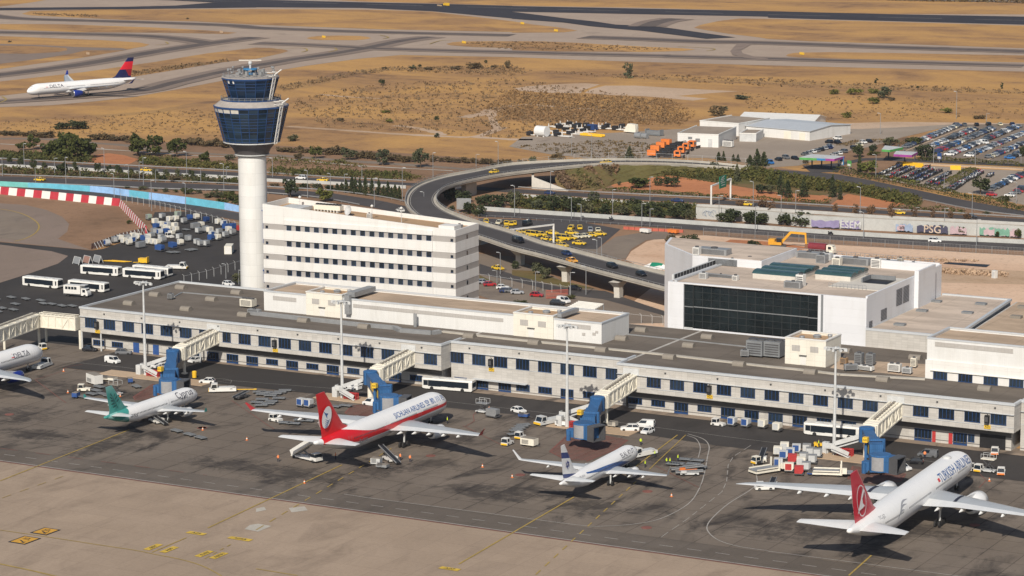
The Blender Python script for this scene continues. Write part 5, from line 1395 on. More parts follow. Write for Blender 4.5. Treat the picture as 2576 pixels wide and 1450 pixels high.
# --- white twin-aisle cut by the frame edge ---
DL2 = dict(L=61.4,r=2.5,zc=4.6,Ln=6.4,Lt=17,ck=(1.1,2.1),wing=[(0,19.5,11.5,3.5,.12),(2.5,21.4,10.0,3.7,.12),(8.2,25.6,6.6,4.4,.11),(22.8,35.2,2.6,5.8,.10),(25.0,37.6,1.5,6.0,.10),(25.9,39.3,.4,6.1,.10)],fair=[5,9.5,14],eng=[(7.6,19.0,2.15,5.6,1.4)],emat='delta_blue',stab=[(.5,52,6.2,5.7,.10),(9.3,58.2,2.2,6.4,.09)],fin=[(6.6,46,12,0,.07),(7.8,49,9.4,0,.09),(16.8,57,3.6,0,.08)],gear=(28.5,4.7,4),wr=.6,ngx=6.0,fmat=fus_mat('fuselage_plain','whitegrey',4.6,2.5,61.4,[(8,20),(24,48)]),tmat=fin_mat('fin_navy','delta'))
p = at(T1(400,690),4.2)
t,sf,fn = airliner('airliner','white jet with a blue engine, mostly cut off beside the covered walkway',DL2,(p.x,p.y,0),R(91.9))
wrap_text(t,sf,'DELTA',11.3,26,1.9,'letter_dark',-1,1.15)
MB().add([sf(14.3,PI-R(18),.04),sf(15.6,PI-R(18),.04),sf(14.9,PI-R(46),.04)],[(0,1,2)]).build('triangle_emblem','logo_red',t)
# --- taxiing twin-aisle far out ---
DAL = dict(L=63.7,r=2.82,zc=4.95,Ln=6.6,Lt=18,ck=(1.2,2.3),wing=[(0,20.0,13.4,3.7,.12),(2.8,22.2,11.4,3.9,.12),(9.5,27.3,7.5,4.9,.11),(28.2,38.4,2.9,7.4,.10),(30.2,40.2,2.0,7.7,.10)],fair=[5.5,9.6,14,18.5],winglet=(2.6,R(35),'delta_blue'),eng=[(9.4,20.4,2.5,5.9,1.72)],emat='delta_blue',stab=[(.6,54.4,6.4,6.1,.10),(9.7,60.6,2.3,7.0,.09)],fin=[(7.3,48.5,12.2,0,.07),(8.6,51.6,9.3,0,.09),(17.4,59.2,3.6,0,.08)],gear=(32.0,5.3,4),wr=.68,ngx=6.7,fmat=fus_mat('fuselage_plain2','whitegrey',4.95,2.82,63.7,[(8,18),(21,32),(35,52)]),tmat=MT['fin_navy2']if 'fin_navy2' in MT else fin_mat('fin_navy2','delta'))
t,sf,fn = airliner('airliner','white jet with a dark blue and red tail taxiing across the far dry field',DAL,(-543.04,490.87,0),R(249.16))
wrap_text(t,sf,'DELTA',15.5,27,2.3,'letter_dark',1,1.15)
MB().add([sf(10.6,R(18),.04),sf(9.2,R(18),.04),sf(9.9,R(48),.04)],[(0,1,2)]).build('triangle_emblem','logo_red',t)
# ================= boarding bridges =================
MT['bridge_blue'] = panel_mat('bridge_ribbed',(.035,.12,.285),.55,3.1,.35,.10,.5,.12)
def truss_tunnel(name,p0,p1,w,h,parent,panels=7):
# white box tunnel between two floor points with framed sides
 p0,p1 = Vector(p0),Vector(p1); d =(p1-p0); s_ = Vector((-d.y,d.x,0)).normalized(); up = Vector((0,0,1))
 c = lambda t,y,z:p0+d*t+s_*y+up*z
 o = MB().hexa([c(0,-w/2,0),c(1,-w/2,0),c(1,w/2,0),c(0,w/2,0),c(0,-w/2,h),c(1,-w/2,h),c(1,w/2,h),c(0,w/2,h)]).build('tunnel','cream_paint',parent)
 f = MB()
 for sy in(-1,1):
  y = sy*(w/2+.1)
  f.bar(c(0,y,.1),c(1,y,.1),.22,.3); f.bar(c(0,y,h-.1),c(1,y,h-.1),.22,.3)
  for k in range(panels+1):
   t = min(.992,max(.008,k/panels)); f.bar(c(t,y,.25),c(t,y,h-.25),.2)
   if k<panels and(k<panels*.45 or k%2==0):f.bar(c(t,y,.25)if k%2==0 else c(t,y,h-.25),c((k+1)/panels,y,h-.25)if k%2==0 else c((k+1)/panels,y,.25),.16)
 f.build('side_frame','cream_paint',parent)
 r = MB()
 for yy in(-w*.30,w*.30):r.bar(c(.04,yy,h+.35),c(.92,yy,h+.35),.12)
 for k in range(10):
  t = .05+.095*k; r.bar(c(t,-w*.46,h+.1),c(t,w*.46,h+.1),.22,.16)
  for yy in(-w*.30,w*.30):r.bar(c(t,yy,h),c(t,yy,h+.35),.08)
 r.build('roof_rails','cream_paint',parent)
 MB().bar(c(.02,-w*.06,h+.22),c(.88,-w*.06,h+.22),.5,.3).build('roof_cable_tray','grey_roof',parent)
 return o
def bridge(label,x,pz,rot,end,cab,cab_h,yf,num,mouth=0.0,sign_side=1):
 t = thing('boarding_bridge',label,'boarding bridge',(0,0,0))
 truss_tunnel('tunnel',(x,yf,5.75),(x,-19.6,pz),2.95,3.35,t)
 MB().box(x-1.75,x+1.75,-20.5,-19.65,pz-.1,pz+3.25).box(x-1.6,x+1.6,-21.1,-20.55,pz-.1,pz+3.0).build('end_collar','cream_paint',t)
 MB().cyl((x+.6,-19.0,.19),(x+.6,-19.0,pz+.1),.36,n=14).box(x,x+1.2,-19.6,-18.4,.19,.5).build('support_column','cream_paint',t)
 # rotunda and blue telescopic tunnel
 rx,ry = rot
 MB().lathe([(1.75,pz-.3),(1.75,pz+2.9),(1.3,pz+3.05)],(rx,ry,0),20).build('rotunda','bridge_blue',t)
 MB().cyl((rx,ry,.19),(rx,ry,pz-.3),.75,n=16).build('pedestal','cream_paint',t)
 e,cb = Vector((*end,0)),Vector((*cab,0)); a = Vector((rx,ry,0)); d =(e-a)
 zc_ = cab_h
 def tun(t0,t1,w,h,zo,nm):
  p,q = a+d*t0,a+d*t1; s_ = Vector((-d.y,d.x,0)).normalized()*w/2
  z0,z1 = pz+(zc_-pz)*t0+zo,pz+(zc_-pz)*t1+zo
  return MB().hexa([(*(p-s_).xy,z0),(*(q-s_).xy,z1),(*(q+s_).xy,z1),(*(p+s_).xy,z0),(*(p-s_).xy,z0+h),(*(q-s_).xy,z1+h),(*(q+s_).xy,z1+h),(*(p+s_).xy,z0+h)]).build(nm,'bridge_blue',t)
 tun(0.0,.62,2.5,2.75,0,'outer_tunnel'); tun(.55,1.02,2.9,3.0,-.1,'inner_tunnel')
 # yellow advertising panel on the right flank
 s_ = Vector((d.y,-d.x,0)).normalized()
 p,q = a+d*.42+s_*1.49,a+d*.95+s_*1.49
 z0,z1 = pz+(zc_-pz)*.42+.5,pz+(zc_-pz)*.95+.5
 MB().add([(p.x,p.y,z0),(q.x,q.y,z1),(q.x,q.y,z1+1.9),(p.x,p.y,z0+1.9)],[(0,1,2,3)]).build('yellow_panel','sign_yellow',t)
 # lift columns and wheel bogie
 w = a+d*.86; sd_ = Vector((-d.y,d.x,0)).normalized()
 l = MB()
 for sg in(-1,1):
  c0 = w+sd_*sg*1.9; l.box(c0.x-.28,c0.x+.28,c0.y-.28,c0.y+.28,.7,zc_+3.4)
 c0,c1 = w-sd_*2.1,w+sd_*2.1
 l.bar((c0.x,c0.y,.95),(c1.x,c1.y,.95),.9,.7); l.bar((c0.x,c0.y,zc_-.35),(c1.x,c1.y,zc_-.35),.6,.5); l.bar((c0.x,c0.y,zc_+3.3),(c1.x,c1.y,zc_+3.3),.5,.45)
 l.build('lift_frame','bridge_blue',t)
 for sg in(-1,1):
  c0 = w+sd_*sg*1.3; dn = d.normalized()
  MB().cyl((c0.x-sd_.x*.22,c0.y-sd_.y*.22,.62),(c0.x+sd_.x*.22,c0.y+sd_.y*.22,.62),.6,n=14).build('wheel','tyre',t)
  # cab: round turret, grey shutter, hooded mouth
 MB().lathe([(2.35,zc_-.45),(2.35,zc_+2.9),(2.2,zc_+3.05),(.1,zc_+3.1)],(cb.x,cb.y,0),28).build('cab','bridge_blue',t,False)
 s = MB()
 for k in range(9):
  a0,a1 = R(-112+mouth+8.5*k),R(-112+mouth+8.5*(k+1))
  s.add([(cb.x+2.39*math.cos(a0),cb.y+2.39*math.sin(a0),zc_-.2),(cb.x+2.39*math.cos(a1),cb.y+2.39*math.sin(a1),zc_-.2),(cb.x+2.39*math.cos(a1),cb.y+2.39*math.sin(a1),zc_+2.7),(cb.x+2.39*math.cos(a0),cb.y+2.39*math.sin(a0),zc_+2.7)],[(0,1,2,3)])
 s.build('roller_shutter','shutter',t)
 m = R(mouth); fx,fy = math.cos(m),math.sin(m); gx_,gy_ = -fy,fx
 def C_(u,v,z):return(cb.x+fx*u+gx_*v,cb.y+fy*u+gy_*v,z)
 MB().hexa([C_(1.2,-1.7,zc_-.4),C_(3.1,-1.7,zc_-.4),C_(3.1,1.7,zc_-.4),C_(1.2,1.7,zc_-.4),C_(1.2,-1.7,zc_+2.85),C_(3.1,-1.7,zc_+2.85),C_(3.1,1.7,zc_+2.85),C_(1.2,1.7,zc_+2.85)]).build('cab_front','bridge_blue',t)
 h = MB()
 for(va,vb,za,zb)in((-1.95,-1.7,-.5,3.0),(1.7,1.95,-.5,3.0),(-1.7,1.7,2.75,3.0),(-1.7,1.7,-.5,-.3)):
  h.hexa([C_(3.05,va,zc_+za),C_(5.0,va,zc_+za),C_(5.0,vb,zc_+za),C_(3.05,vb,zc_+za),C_(3.05,va,zc_+zb),C_(5.0,va,zc_+zb),C_(5.0,vb,zc_+zb),C_(3.05,vb,zc_+zb)])
 h.build('canopy_hood','dark_metal',t)
 MB().box(cb.x-3.9,cb.x-2.2,cb.y-.9,cb.y+.9,zc_-.6,zc_+1.2).cyl((cb.x-3.3,cb.y-1.0,zc_-1.3),(cb.x-3.3,cb.y-1.0,zc_+.9),.5,n=10).build('control_box','bridge_blue',t)
 # service stairs from the rotunda
 st = MB(); x0 = rx-1.6; y0 = ry-.6; n_ = 9
 st.bar((x0,y0,pz-.2),(x0-5.5,y0-.3,pz-2.3),1.1,.25); st.bar((x0,y0-.55,pz+.8),(x0-5.5,y0-.85,pz-1.3),.9/10,.9); st.bar((x0,y0+.55,pz+.8),(x0-5.5,y0+.25,pz-1.3),.09,.9)
 st.box(x0-7.6,x0-5.4,y0-1.0,y0+.5,pz-2.5,pz-2.3); st.box(x0-7.6,x0-5.4,y0-1.05,y0-.95,pz-2.3,pz-1.2).box(x0-7.65,x0-7.55,y0-1.0,y0+.5,pz-2.3,pz-1.2)
 st.bar((x0-5.6,y0-1.9,pz-2.4),(x0-1.4,y0-1.9,.25),1.0,.25); st.bar((x0-5.6,y0-2.4,pz-1.5),(x0-1.4,y0-2.4,1.1),.09,.9)
 for(xx,yy)in((x0-7.4,y0-.9),(x0-5.5,y0-1.2)):st.bar((xx,yy,.19),(xx,yy,pz-2.4),.14)
 st.build('service_stairs','light_grey',t)
 # yellow number cube
 nx,ny =(w+sd_*(-2.1*sign_side)+d.normalized()*.9).xy
 cu = MB().box(nx-.55,nx+.55,ny-.55,ny+.55,zc_+3.0,zc_+4.1).build('number_cube','sign_yellow',t)
 flat_text(num,.55,'black',cu,(nx,ny-.56,zc_+3.55),(1,0,0),(0,0,1))
 return t
bridge('boarding bridge with a blue telescopic tunnel serving the teal-tailed jet',-85.4,4.15,(-85.4,-22.9),(-71.5,-44.0),(-67.6,-49.6),3.3,-4.8,'A11',10)
bridge('boarding bridge with a yellow panel serving the scarlet-tailed jet',-26.6,4.4,(-26.6,-23.2),(-12.8,-39.0),(-8.6,-44.2),4.2,-4.8,'A09',12)
bridge('withdrawn boarding bridge with an open grey hood beside the star-tailed jet',34.9,4.1,(34.9,-22.6),(40.8,-38.6),(42.6,-44.6),3.2,-5.0,'A07',-18)
bridge('boarding bridge with a blue tunnel beside the largest jet',101.6,3.95,(101.6,-22.6),(110.0,-38.6),(114.2,-47.0),4.4,-5.0,'A05',-8)
# covered walkway on white stilts at the west end
cw = thing('covered_walkway','white truss walkway on stilts running from the terminal corner over the west stand','walkway')
c1,c0,ca_ =(-128.7,-1.8,5.2),(-148.2,1.6,5.2),None
P1 = at(T1(372,445),5.1); P2 = at(T1(-20,590),5.1); P3 = at(T1(-420,740),5.1)
truss_tunnel('tunnel',(-128.8,P1.y+(P1.x+128.8)*-.0,5.1)if 0 else(*at(T1(764,482),5.1).xy,5.1),tuple(P1),2.9,3.5,cw,6)
truss_tunnel('tunnel',tuple(P1),tuple(P3),2.9,3.5,cw,14)
for q in(T1(380,625),T1(450,600),T1(45,675),T1(-330,800),T1(778,670)):
 p = at(q); MB().cyl((p.x,p.y,0),(p.x,p.y,5.1),.35,n=12).build('column','cream_paint',cw)

 # ================= high masts =================
MP =[(-92.9,-24.6),(-34.1,-24.2),(29.1,-26.7),(94.0,-22.8)]
ML =['beside the teal-tailed jet\'s bridge','beside the scarlet-tailed jet\'s bridge','beside the star-tailed jet\'s bridge','beside the largest jet\'s bridge']
mast = thing('floodlight_mast','tall grey floodlight mast '+ML[0],'floodlight mast',(*MP[0],0),0,'floodlight masts along the stands')
MB().cyl((0,0,0),(0,0,3),.5,.42,14).cyl((0,0,3),(0,0,24.4),.4,.2,14).build('pole','light_grey',mast)
h = MB().lathe([(1.0,24.0),(1.0,24.15)],(0,0,0),12).bar((-2.6,0,24.1),(2.6,0,24.1),.18).bar((0,-1.6,24.1),(0,1.6,24.1),.18)
h.build('head_frame','light_grey',mast)
for k in range(8):
 a = 2*PI*k/8; rr = 2.4 if k%2==0 else 2.0
 MB().cbox((rr*math.cos(a),rr*.55*math.sin(a),23.5),(.75,.45,.5),a).build('floodlight','light_grey',mast)
MB().box(-2.6,-1.2,-.6,.6,.02,2.6).build('cabinet','light_grey',mast)
for q,l in zip(MP[1:],ML[1:]):dup(mast,(*q,0),0,'tall grey floodlight mast '+l)
def red_frames(x,y,lbl):
 t = thing('barrier_stack',lbl,'barrier',(x,y,.19))
 m = MB()
 for k in range(3):
  yy = -.6+.6*k
  for z in(.3,.7,1.1,1.5):m.bar((0,yy,z),(3.4,yy,z),.14)
  for xx in(0,1.1,2.3,3.4):m.bar((xx,yy,0),(xx,yy,1.6),.14)
 m.build('frames','red_paint',t)
for q,l in zip(MP,ML):red_frames(q[0]+1.2,q[1]-.6,'stack of red steel frames at the mast '+l)

# ================= vehicles =================
def car_mb(kind='hatch'):
# returns paint, glass meshes; nose towards +x
 L,W,H ={'hatch':(4.0,1.72,1.48),'sedan':(4.6,1.78,1.45),'suv':(4.4,1.84,1.66),'estate':(4.65,1.78,1.47),'van':(4.5,1.82,1.85),'minibus':(5.2,1.95,2.0)}[kind]
 h = L/2; w = W/2
 p,g = MB(),MB()
 hood = .60*H if kind not in('van','minibus')else .56*H
 belt = .62*H
 xs ={'hatch':(.46,.12,-.62,-.96),'sedan':(.42,.08,-.40,-.72),'suv':(.46,.16,-.72,-.97),'estate':(.44,.1,-.72,-.97),'van':(.62,.34,-.95,-.99),'minibus':(.72,.46,-.95,-.99)}[kind]
 # lower body
 def ring(x,wz,z0,z1):return[(x,-wz,z0),(x,wz,z0),(x,wz*1.0,z0+(z1-z0)*.55),(x,wz*.92,z1),(x,-wz*.92,z1),(x,-wz,z0+(z1-z0)*.55)]
 deck = belt if kind not in('sedan',)else .66*H
 p.loft([ring(-h,w*.86,.38,deck*.92),ring(-h*.95,w*.97,.26,deck),ring(-h*.4,w,.22,belt),ring(h*.35,w,.22,belt),ring(h*xs[0],w,.22,hood+.03),ring(h*.9,w*.95,.25,hood*.90),ring(h,w*.8,.36,hood*.74)])
 a0,a1,b1,b0 =(h*v for v in xs)
 tw_,bw = w*.76,w*.93
 zt_ = H-.05
 # glazed cabin with the paint roof and pillars on it
 g.hexa([(b0,-bw,belt-.02),(a0,-bw,belt-.02),(a0,bw,belt-.02),(b0,bw,belt-.02),(b1,-tw_,zt_),(a1,-tw_,zt_),(a1,tw_,zt_),(b1,tw_,zt_)])
 p.hexa([(b1-.06,-tw_-.02,zt_-.02),(a1+.06,-tw_-.02,zt_-.02),(a1+.06,tw_+.02,zt_-.02),(b1-.06,tw_+.02,zt_-.02),(b1+.08,-tw_*.9,H),(a1-.1,-tw_*.9,H),(a1-.1,tw_*.9,H),(b1+.08,tw_*.9,H)])
 for sg in(-1,1):
  for(xb,xt)in((a0,a1),((a0+b0)/2,(a1+b1)/2),(b0,b1)):
   p.bar((xb,sg*(bw+.01),belt-.03),(xt,sg*(tw_+.01),zt_),.1,.06)
  if kind in('van','minibus'):
   f = .30 if kind=='van' else .9
   if kind=='van':p.hexa([(b0-.01,sg*bw-.02,belt-.03),((a0+b0)/2,sg*bw-.02,belt-.03),((a0+b0)/2,sg*bw+.02,belt-.03),(b0-.01,sg*bw+.02,belt-.03),(b1-.01,sg*tw_-.02,zt_),((a1+b1)/2,sg*tw_-.02,zt_),((a1+b1)/2,sg*tw_+.02,zt_),(b1-.01,sg*tw_+.02,zt_)])
 return p,g,L,W,H
def wheel_mb(x,y,r=.33,w=.22):
 return MB().cyl((x,y-w/2,r),(x,y+w/2,r),r,n=12)
def car(label,mat,kind,loc,rz,group=None,cat='car',name=None,sign=None):
 t = thing(name or('van' if kind in('van','minibus')else 'car'),label,cat,loc,rz,group)
 p,g,L,W,H = car_mb(kind)
 b = p.build('body',mat,t); g.build('windows','glass_dark',t)
 for sx in(-.31,.31):
  for sy in(-1,1):wheel_mb(sx*L,sy*(W/2-.1)).build('wheel','tyre',t)
 for sy in(-1,1):
  MB().cbox((L/2-.14,sy*W*.33,.58),(.16,.34,.14)).build('headlight','light_grey',t)
  MB().cbox((-L/2+.06,sy*W*.36,.72),(.08,.24,.2)).build('tail_light','red_paint',t)
 if sign:MB().cbox((-.1,0,H),(.25,.5,.16)).build('roof_sign','cream_paint',t)
 return t
far_mesh ={}
def far_car(label,mat,kind,loc,rz,group,cat='car',name='parked_car'):
 k =(mat,kind)
 if k not in far_mesh:
  p,g,L,W,H = car_mb(kind)
  m = MB(); m.add(p.v,p.f,0); m.add(g.v,g.f,1)
  for sx in(-.31,.31):
   for sy in(-1,1):
    w = wheel_mb(sx*L,sy*(W/2-.1)); m.add(w.v,w.f,2)
  o = m.build(name,[mat,'glass_dark','tyre']); far_mesh[k] = o.data
  bpy.data.objects.remove(o)
 o = bpy.data.objects.new(name,far_mesh[k]); COL.objects.link(o)
 o.location = loc; o.rotation_euler =(0,0,rz)
 return tag(o,label,cat,group)
for n_,c_ in(('paint_white',(.70,.70,.69)),('paint_silver',(.40,.41,.43)),('paint_grey',(.16,.165,.175)),('paint_black',(.012,.012,.015)),('paint_navy',(.015,.03,.10)),('paint_red',(.36,.02,.025)),('paint_blue',(.03,.14,.38)),('paint_taxi',(.68,.45,.03)),('paint_beige',(.62,.57,.42))):
 mk(n_,c_,.22,.25 if n_ in('paint_silver','paint_grey')else 0,var=.04,spec=.6)

def seg(q0,q1):
 a,b = at(q0),at(q1); d = b-a
 return(a+b)/2,math.atan2(d.y,d.x),d.length
def bus(label,q_rear,q_front,flip=1):
# q_rear / q_front: the ground line under the side that faces the camera
 c,a,L = seg(q_rear,q_front)
 L = 13.4; W,H = 2.95,2.95
 s_ = Vector((-math.sin(a),math.cos(a),0))
 if s_.dot(Vector((CF.x,CF.y,0)))<0:s_ = -s_
 t = thing('apron_bus',label,'bus',c+s_*W/2,a,'apron buses')
 h,w = L/2,W/2
 MB().loft([[(x,-w*k,z0),(x,w*k,z0),(x,w*k,H-.35),(x,w*k*.9,H),(x,-w*k*.9,H),(x,-w*k,H-.35)]for x,k,z0 in((-h,.95,.5),(-h+.3,1,.32),(h-.9,1,.32),(h-.25,.96,.4),(h,.86,.6))]).build('body','white_paint',t)
 for sg in(-1,1):
  MB().box(-h+.9,h-1.7,sg*(w+.006)-.006,sg*(w+.006)+.006,.98,2.5).build('window_band','glass_dark',t)
  for x in(-h*.45,h*.1):MB().box(x-.9,x+.9,sg*(w+.016)-.004,sg*(w+.016)+.004,.45,1.05).build('door_panel','white_paint',t)
  MB().box(h-1.65,h-.45,sg*(w*.985+.01)-.01,sg*(w*.985+.01)+.02,1.15,2.45).build('cab_window','glass_dark',t)
 MB().hexa([(h-.12,-w*.84,1.1),(h+.02,-w*.84,1.1),(h+.02,w*.84,1.1),(h-.12,w*.84,1.1),(h-.1,-w*.8,2.65),(h+.012,-w*.8,2.6),(h+.012,w*.8,2.6),(h-.1,w*.8,2.65)]).build('windscreen','glass_dark',t)
 MB().box(-h-.02,-h+.05,-w*.8,w*.8,1.2,2.4).build('rear_window','glass_dark',t)
 for x in(-h*.55,0,h*.5):MB().box(x-.9,x+.9,-.5,.5,H,H+.12).build('roof_hatch','light_grey',t)
 for x in(-h*.62,h*.60):
  for sg in(-1,1):wheel_mb(x,sg*(w-.05),.48,.3).build('wheel','tyre',t)
 return t
bus('white apron bus alone at the head of the west yard, before the orange tow bars',B1(765,1300),B1(1150,1328))
bus('white apron bus in the west yard, the lower of the overlapping pair',B1(1165,1332),B1(1570,1362))
bus('white apron bus in the west yard, the upper of the overlapping pair',B1(1262,1300),B1(1640,1336))
bus('white apron bus in the west yard beside the high-loader truck\'s rear',T1(192,57),T1(580,97))
bus('white apron bus in the west yard standing behind the high-loader truck',T1(640,95),T1(1022,133))
bus('white apron bus parked against the terminal near the scarlet-tailed jet',T2(2105,1098),T2(1585,1057))
bus('white apron bus parked against the terminal beside the largest jet\'s bridge stairs',D4(880,140),D4(345,88))
def high_loader(label,q0,q1):
 c,a,L = seg(q0,q1); t = thing('high_loader_truck',label,'truck',c+Vector((0,1.2,0)),a)
 MB().box(-4,1.6,-1.2,1.2,1.0,3.5).build('body','white_paint',t)
 for k in range(4):MB().box(-3.4+1.0*k,-2.6+1.0*k,-1.23,-1.202,2.3,3.1).build('window','glass_dark',t)
 MB().loft([[(x,-1.15,z0),(x,1.15,z0),(x,1.1,z1),(x,-1.1,z1)]for x,z0,z1 in((1.8,.6,2.7),(3.3,.6,2.7),(3.9,.6,1.6),(4.0,.7,1.2))]).build('cab','white_paint',t)
 MB().box(2.3,3.2,-1.18,-1.14,1.6,2.4).box(3.3,3.62,-.95,.95,1.75,2.5).build('cab_window','glass_dark',t)
 MB().box(-4.2,2.0,-.9,.9,.6,.98).build('chassis','dark_metal',t)
 MB().box(1.0,3.2,-1.1,1.1,3.55,3.7).build('platform','light_grey',t)
 for x in(-2.6,3.0):
  for sg in(-1,1):wheel_mb(x,sg*1.0,.48,.3).build('wheel','tyre',t)
 return t
high_loader('white high-loader truck with a windowed box body among the yard buses',T1(590,160),T1(862,178))

def person(label,q,top='hivis_yellow',legs='navy_cloth',rz=0.0,pose=0,z=0.0):
 p = at(q,z); t = thing('person',label,'person',p,rz)
 sw = .14 if pose==1 else .04
 bm = bmesh.new()
 J =[((0,0,.95),.15),((0,0,1.18),.15),((0,0,1.42),.17),((0,0,1.54),.06),((.02,0,1.66),.10),((.02,0,1.75),.085),((0,.12,.88),.10),((sw,.11,.5),.075),((sw*1.2,.11,.1),.05),((sw*1.2+.14,.11,.05),.04),((0,-.12,.88),.10),((-sw,-.11,.5),.075),((-sw*1.6,-.11,.1),.05),((-sw*1.6+.14,-.11,.05),.04),((0,.21,1.40),.065),((-sw,.27,1.14),.05),((.08+pose*.2,.26,.92+pose*.2),.04),((0,-.21,1.40),.065),((sw,-.27,1.14),.05),((.1,-.26,.92),.04)]
 V_ =[bm.verts.new(j[0])for j in J]
 for a,b in((0,1),(1,2),(2,3),(3,4),(4,5),(0,6),(6,7),(7,8),(8,9),(0,10),(10,11),(11,12),(12,13),(2,14),(14,15),(15,16),(2,17),(17,18),(18,19)):bm.edges.new((V_[a],V_[b]))
 me = bpy.data.meshes.new('body'); bm.to_mesh(me); bm.free()
 o = bpy.data.objects.new('body',me); COL.objects.link(o)
 md = o.modifiers.new('skin','SKIN')
 for i,j in enumerate(J):me.skin_vertices[0].data[i].radius =(j[1],j[1])
 me.skin_vertices[0].data[0].use_root = True
 sd_ = o.modifiers.new('sub','SUBSURF'); sd_.levels = sd_.render_levels = 1
 dg = bpy.context.evaluated_depsgraph_get(); dg.update()
 m2 = bpy.data.meshes.new_from_object(o.evaluated_get(dg)); bpy.data.objects.remove(o)
 m2.materials.clear()
 for m in(legs,top,'skin','black'):m2.materials.append(MT[m])
 for pl in m2.polygons:
  c = pl.center; pl.use_smooth = True
  pl.material_index = 0 if c.z<.93 and abs(c.y)<.21 else 2 if(c.z>1.53 or(c.z<1.02 and abs(c.y)>.2))else 1
  if c.z>1.72:pl.material_index = 3
 o = bpy.data.objects.new('body',m2); COL.objects.link(o); o.parent = t
 return t
PP =[('person in an orange vest walking beside the stairs truck',D2(215,348),'hivis_orange',1),('person in an orange vest standing at the stairs truck cab',D2(770,325),'hivis_orange',0),('person in an orange vest beside the loader under the scarlet-tailed jet, nearer the loader',D2(1395,335),'hivis_orange',0),('person in an orange vest beside the loader under the scarlet-tailed jet, farther from the loader',D2(1490,350),'hivis_orange',1),('person in a yellow vest by the engine of the scarlet-tailed jet',T2(1850,1392),'hivis_yellow',0),('person in an orange vest at the scissor platform',T2(2255,1290),'hivis_orange',0),('person in a yellow vest in front of the star-tailed jet\'s tug',D3(1245,186),'hivis_yellow',0),('person in a yellow vest walking between the tug and the parked carts',D3(1382,305),'hivis_yellow',1),('person in a yellow vest beside the star-tailed jet\'s engine',D3(1288,403),'hivis_yellow',0),('person in a yellow vest at the near end of the luggage carts',D3(1495,378),'hivis_yellow',0),('person in a lime vest bending at the luggage carts',D3(1528,378),'hivis_yellow',1),('person in a yellow vest at the far end of the luggage carts',D3(1605,346),'hivis_yellow',0),('person in a white shirt and dark trousers at the terminal door with red shutters',D4(1675,162),'white_paint',0),('person in an orange vest behind the open dark van',D4(1515,312),'hivis_orange',0)]
for l,q,m,ps in PP:person(l,q,m,'navy_cloth',rnd.uniform(0,6.28),ps)

# ---- ground equipment ----
def base_wheels(t,xs,y,r=.3):
 for x in xs:
  for sg in(-1,1):wheel_mb(x,sg*y,r,.2).build('wheel','tyre',t)
def dolly(label,loc,rz,deck='grey_paint',group='flat baggage dollies'):
 t = thing('dolly',label,'dolly',loc,rz,group)
 m = MB().box(-1.55,1.55,-.8,.8,.48,.60)
 for k in range(6):m.box(-1.5+.58*k,-1.42+.58*k,-.78,.78,.601,.66)
 m.build('deck',deck,t)
 MB().bar((1.5,0,.45),(2.5,0,.3),.09).build('tow_bar','dark_metal',t)
 base_wheels(t,(-1.1,1.1),.65,.22)
 return t
def uld(label,loc,rz,m1='light_grey',m2='blue_paint',big=False,group='cargo containers'):
 t = thing('cargo_container',label,'container',loc,rz,group)
 w,d,h =(3.1,1.55,1.63)if big else(1.9,1.5,1.6)
 z = .62
 MB().loft([[(-w/2,y,z),(w/2-.35,y,z),(w/2,y,z+.5),(w/2,y,z+h),(-w/2,y,z+h)]for y in(-d/2,d/2)]).build('shell',m1,t)
 MB().box(-w/2+.08,w/2-.45,-d/2-.02,-d/2-.002,z+.1,z+h-.12).build('curtain',m2,t)
 MB().box(-w/2-.02,-w/2-.002,-d/2+.1,d/2-.1,z+.15,z+h-.15).build('side_panel',m1,t)
 MB().box(-w/2-.1,w/2+.1,-d/2-.05,d/2+.05,.42,.615).build('base_frame','dark_metal',t)
 base_wheels(t,(-w*.32,w*.32),d*.4,.21)
 return t
def tug(label,loc,rz,mat='white_paint',trim='yellow_paint',L=3.2,cabf=True,name='tow_tractor'):
 t = thing(name,label,'tractor',loc,rz)
 w = .85
 MB().loft([[(x,-w,.32),(x,w,.32),(x,w*.95,z),(x,-w*.95,z)]for x,z in((-L/2,.85),(-L*.1,.95),(L*.25,.98),(L/2,.8))]).build('chassis',mat,t)
 cx = L*.22 if cabf else-L*.2
 MB().box(cx-.7,cx+.75,-w*.88,w*.88,1.72,1.84).build('cab_roof',mat,t)
 MB().hexa([(cx-.65,-w*.86,.96),(cx+.8,-w*.86,.96),(cx+.8,w*.86,.96),(cx-.65,w*.86,.96),(cx-.6,-w*.8,1.72),(cx+.6,-w*.8,1.72),(cx+.6,w*.8,1.72),(cx-.6,w*.8,1.72)]).build('cab_glass','glass_dark',t)
 m = MB()
 for sx,sy in((-.62,1),(-.62,-1),(.68,1),(.68,-1)):m.bar((cx+sx,sy*w*.86,.95),(cx+sx*.93,sy*w*.82,1.74),.1)
 m.build('cab_posts',mat,t)
 MB().box(L/2-.02,L/2+.06,-w*.9,w*.9,.34,.72).build('bumper',trim,t)
 base_wheels(t,(-L*.3,L*.3),w*.88,.36)
 return t
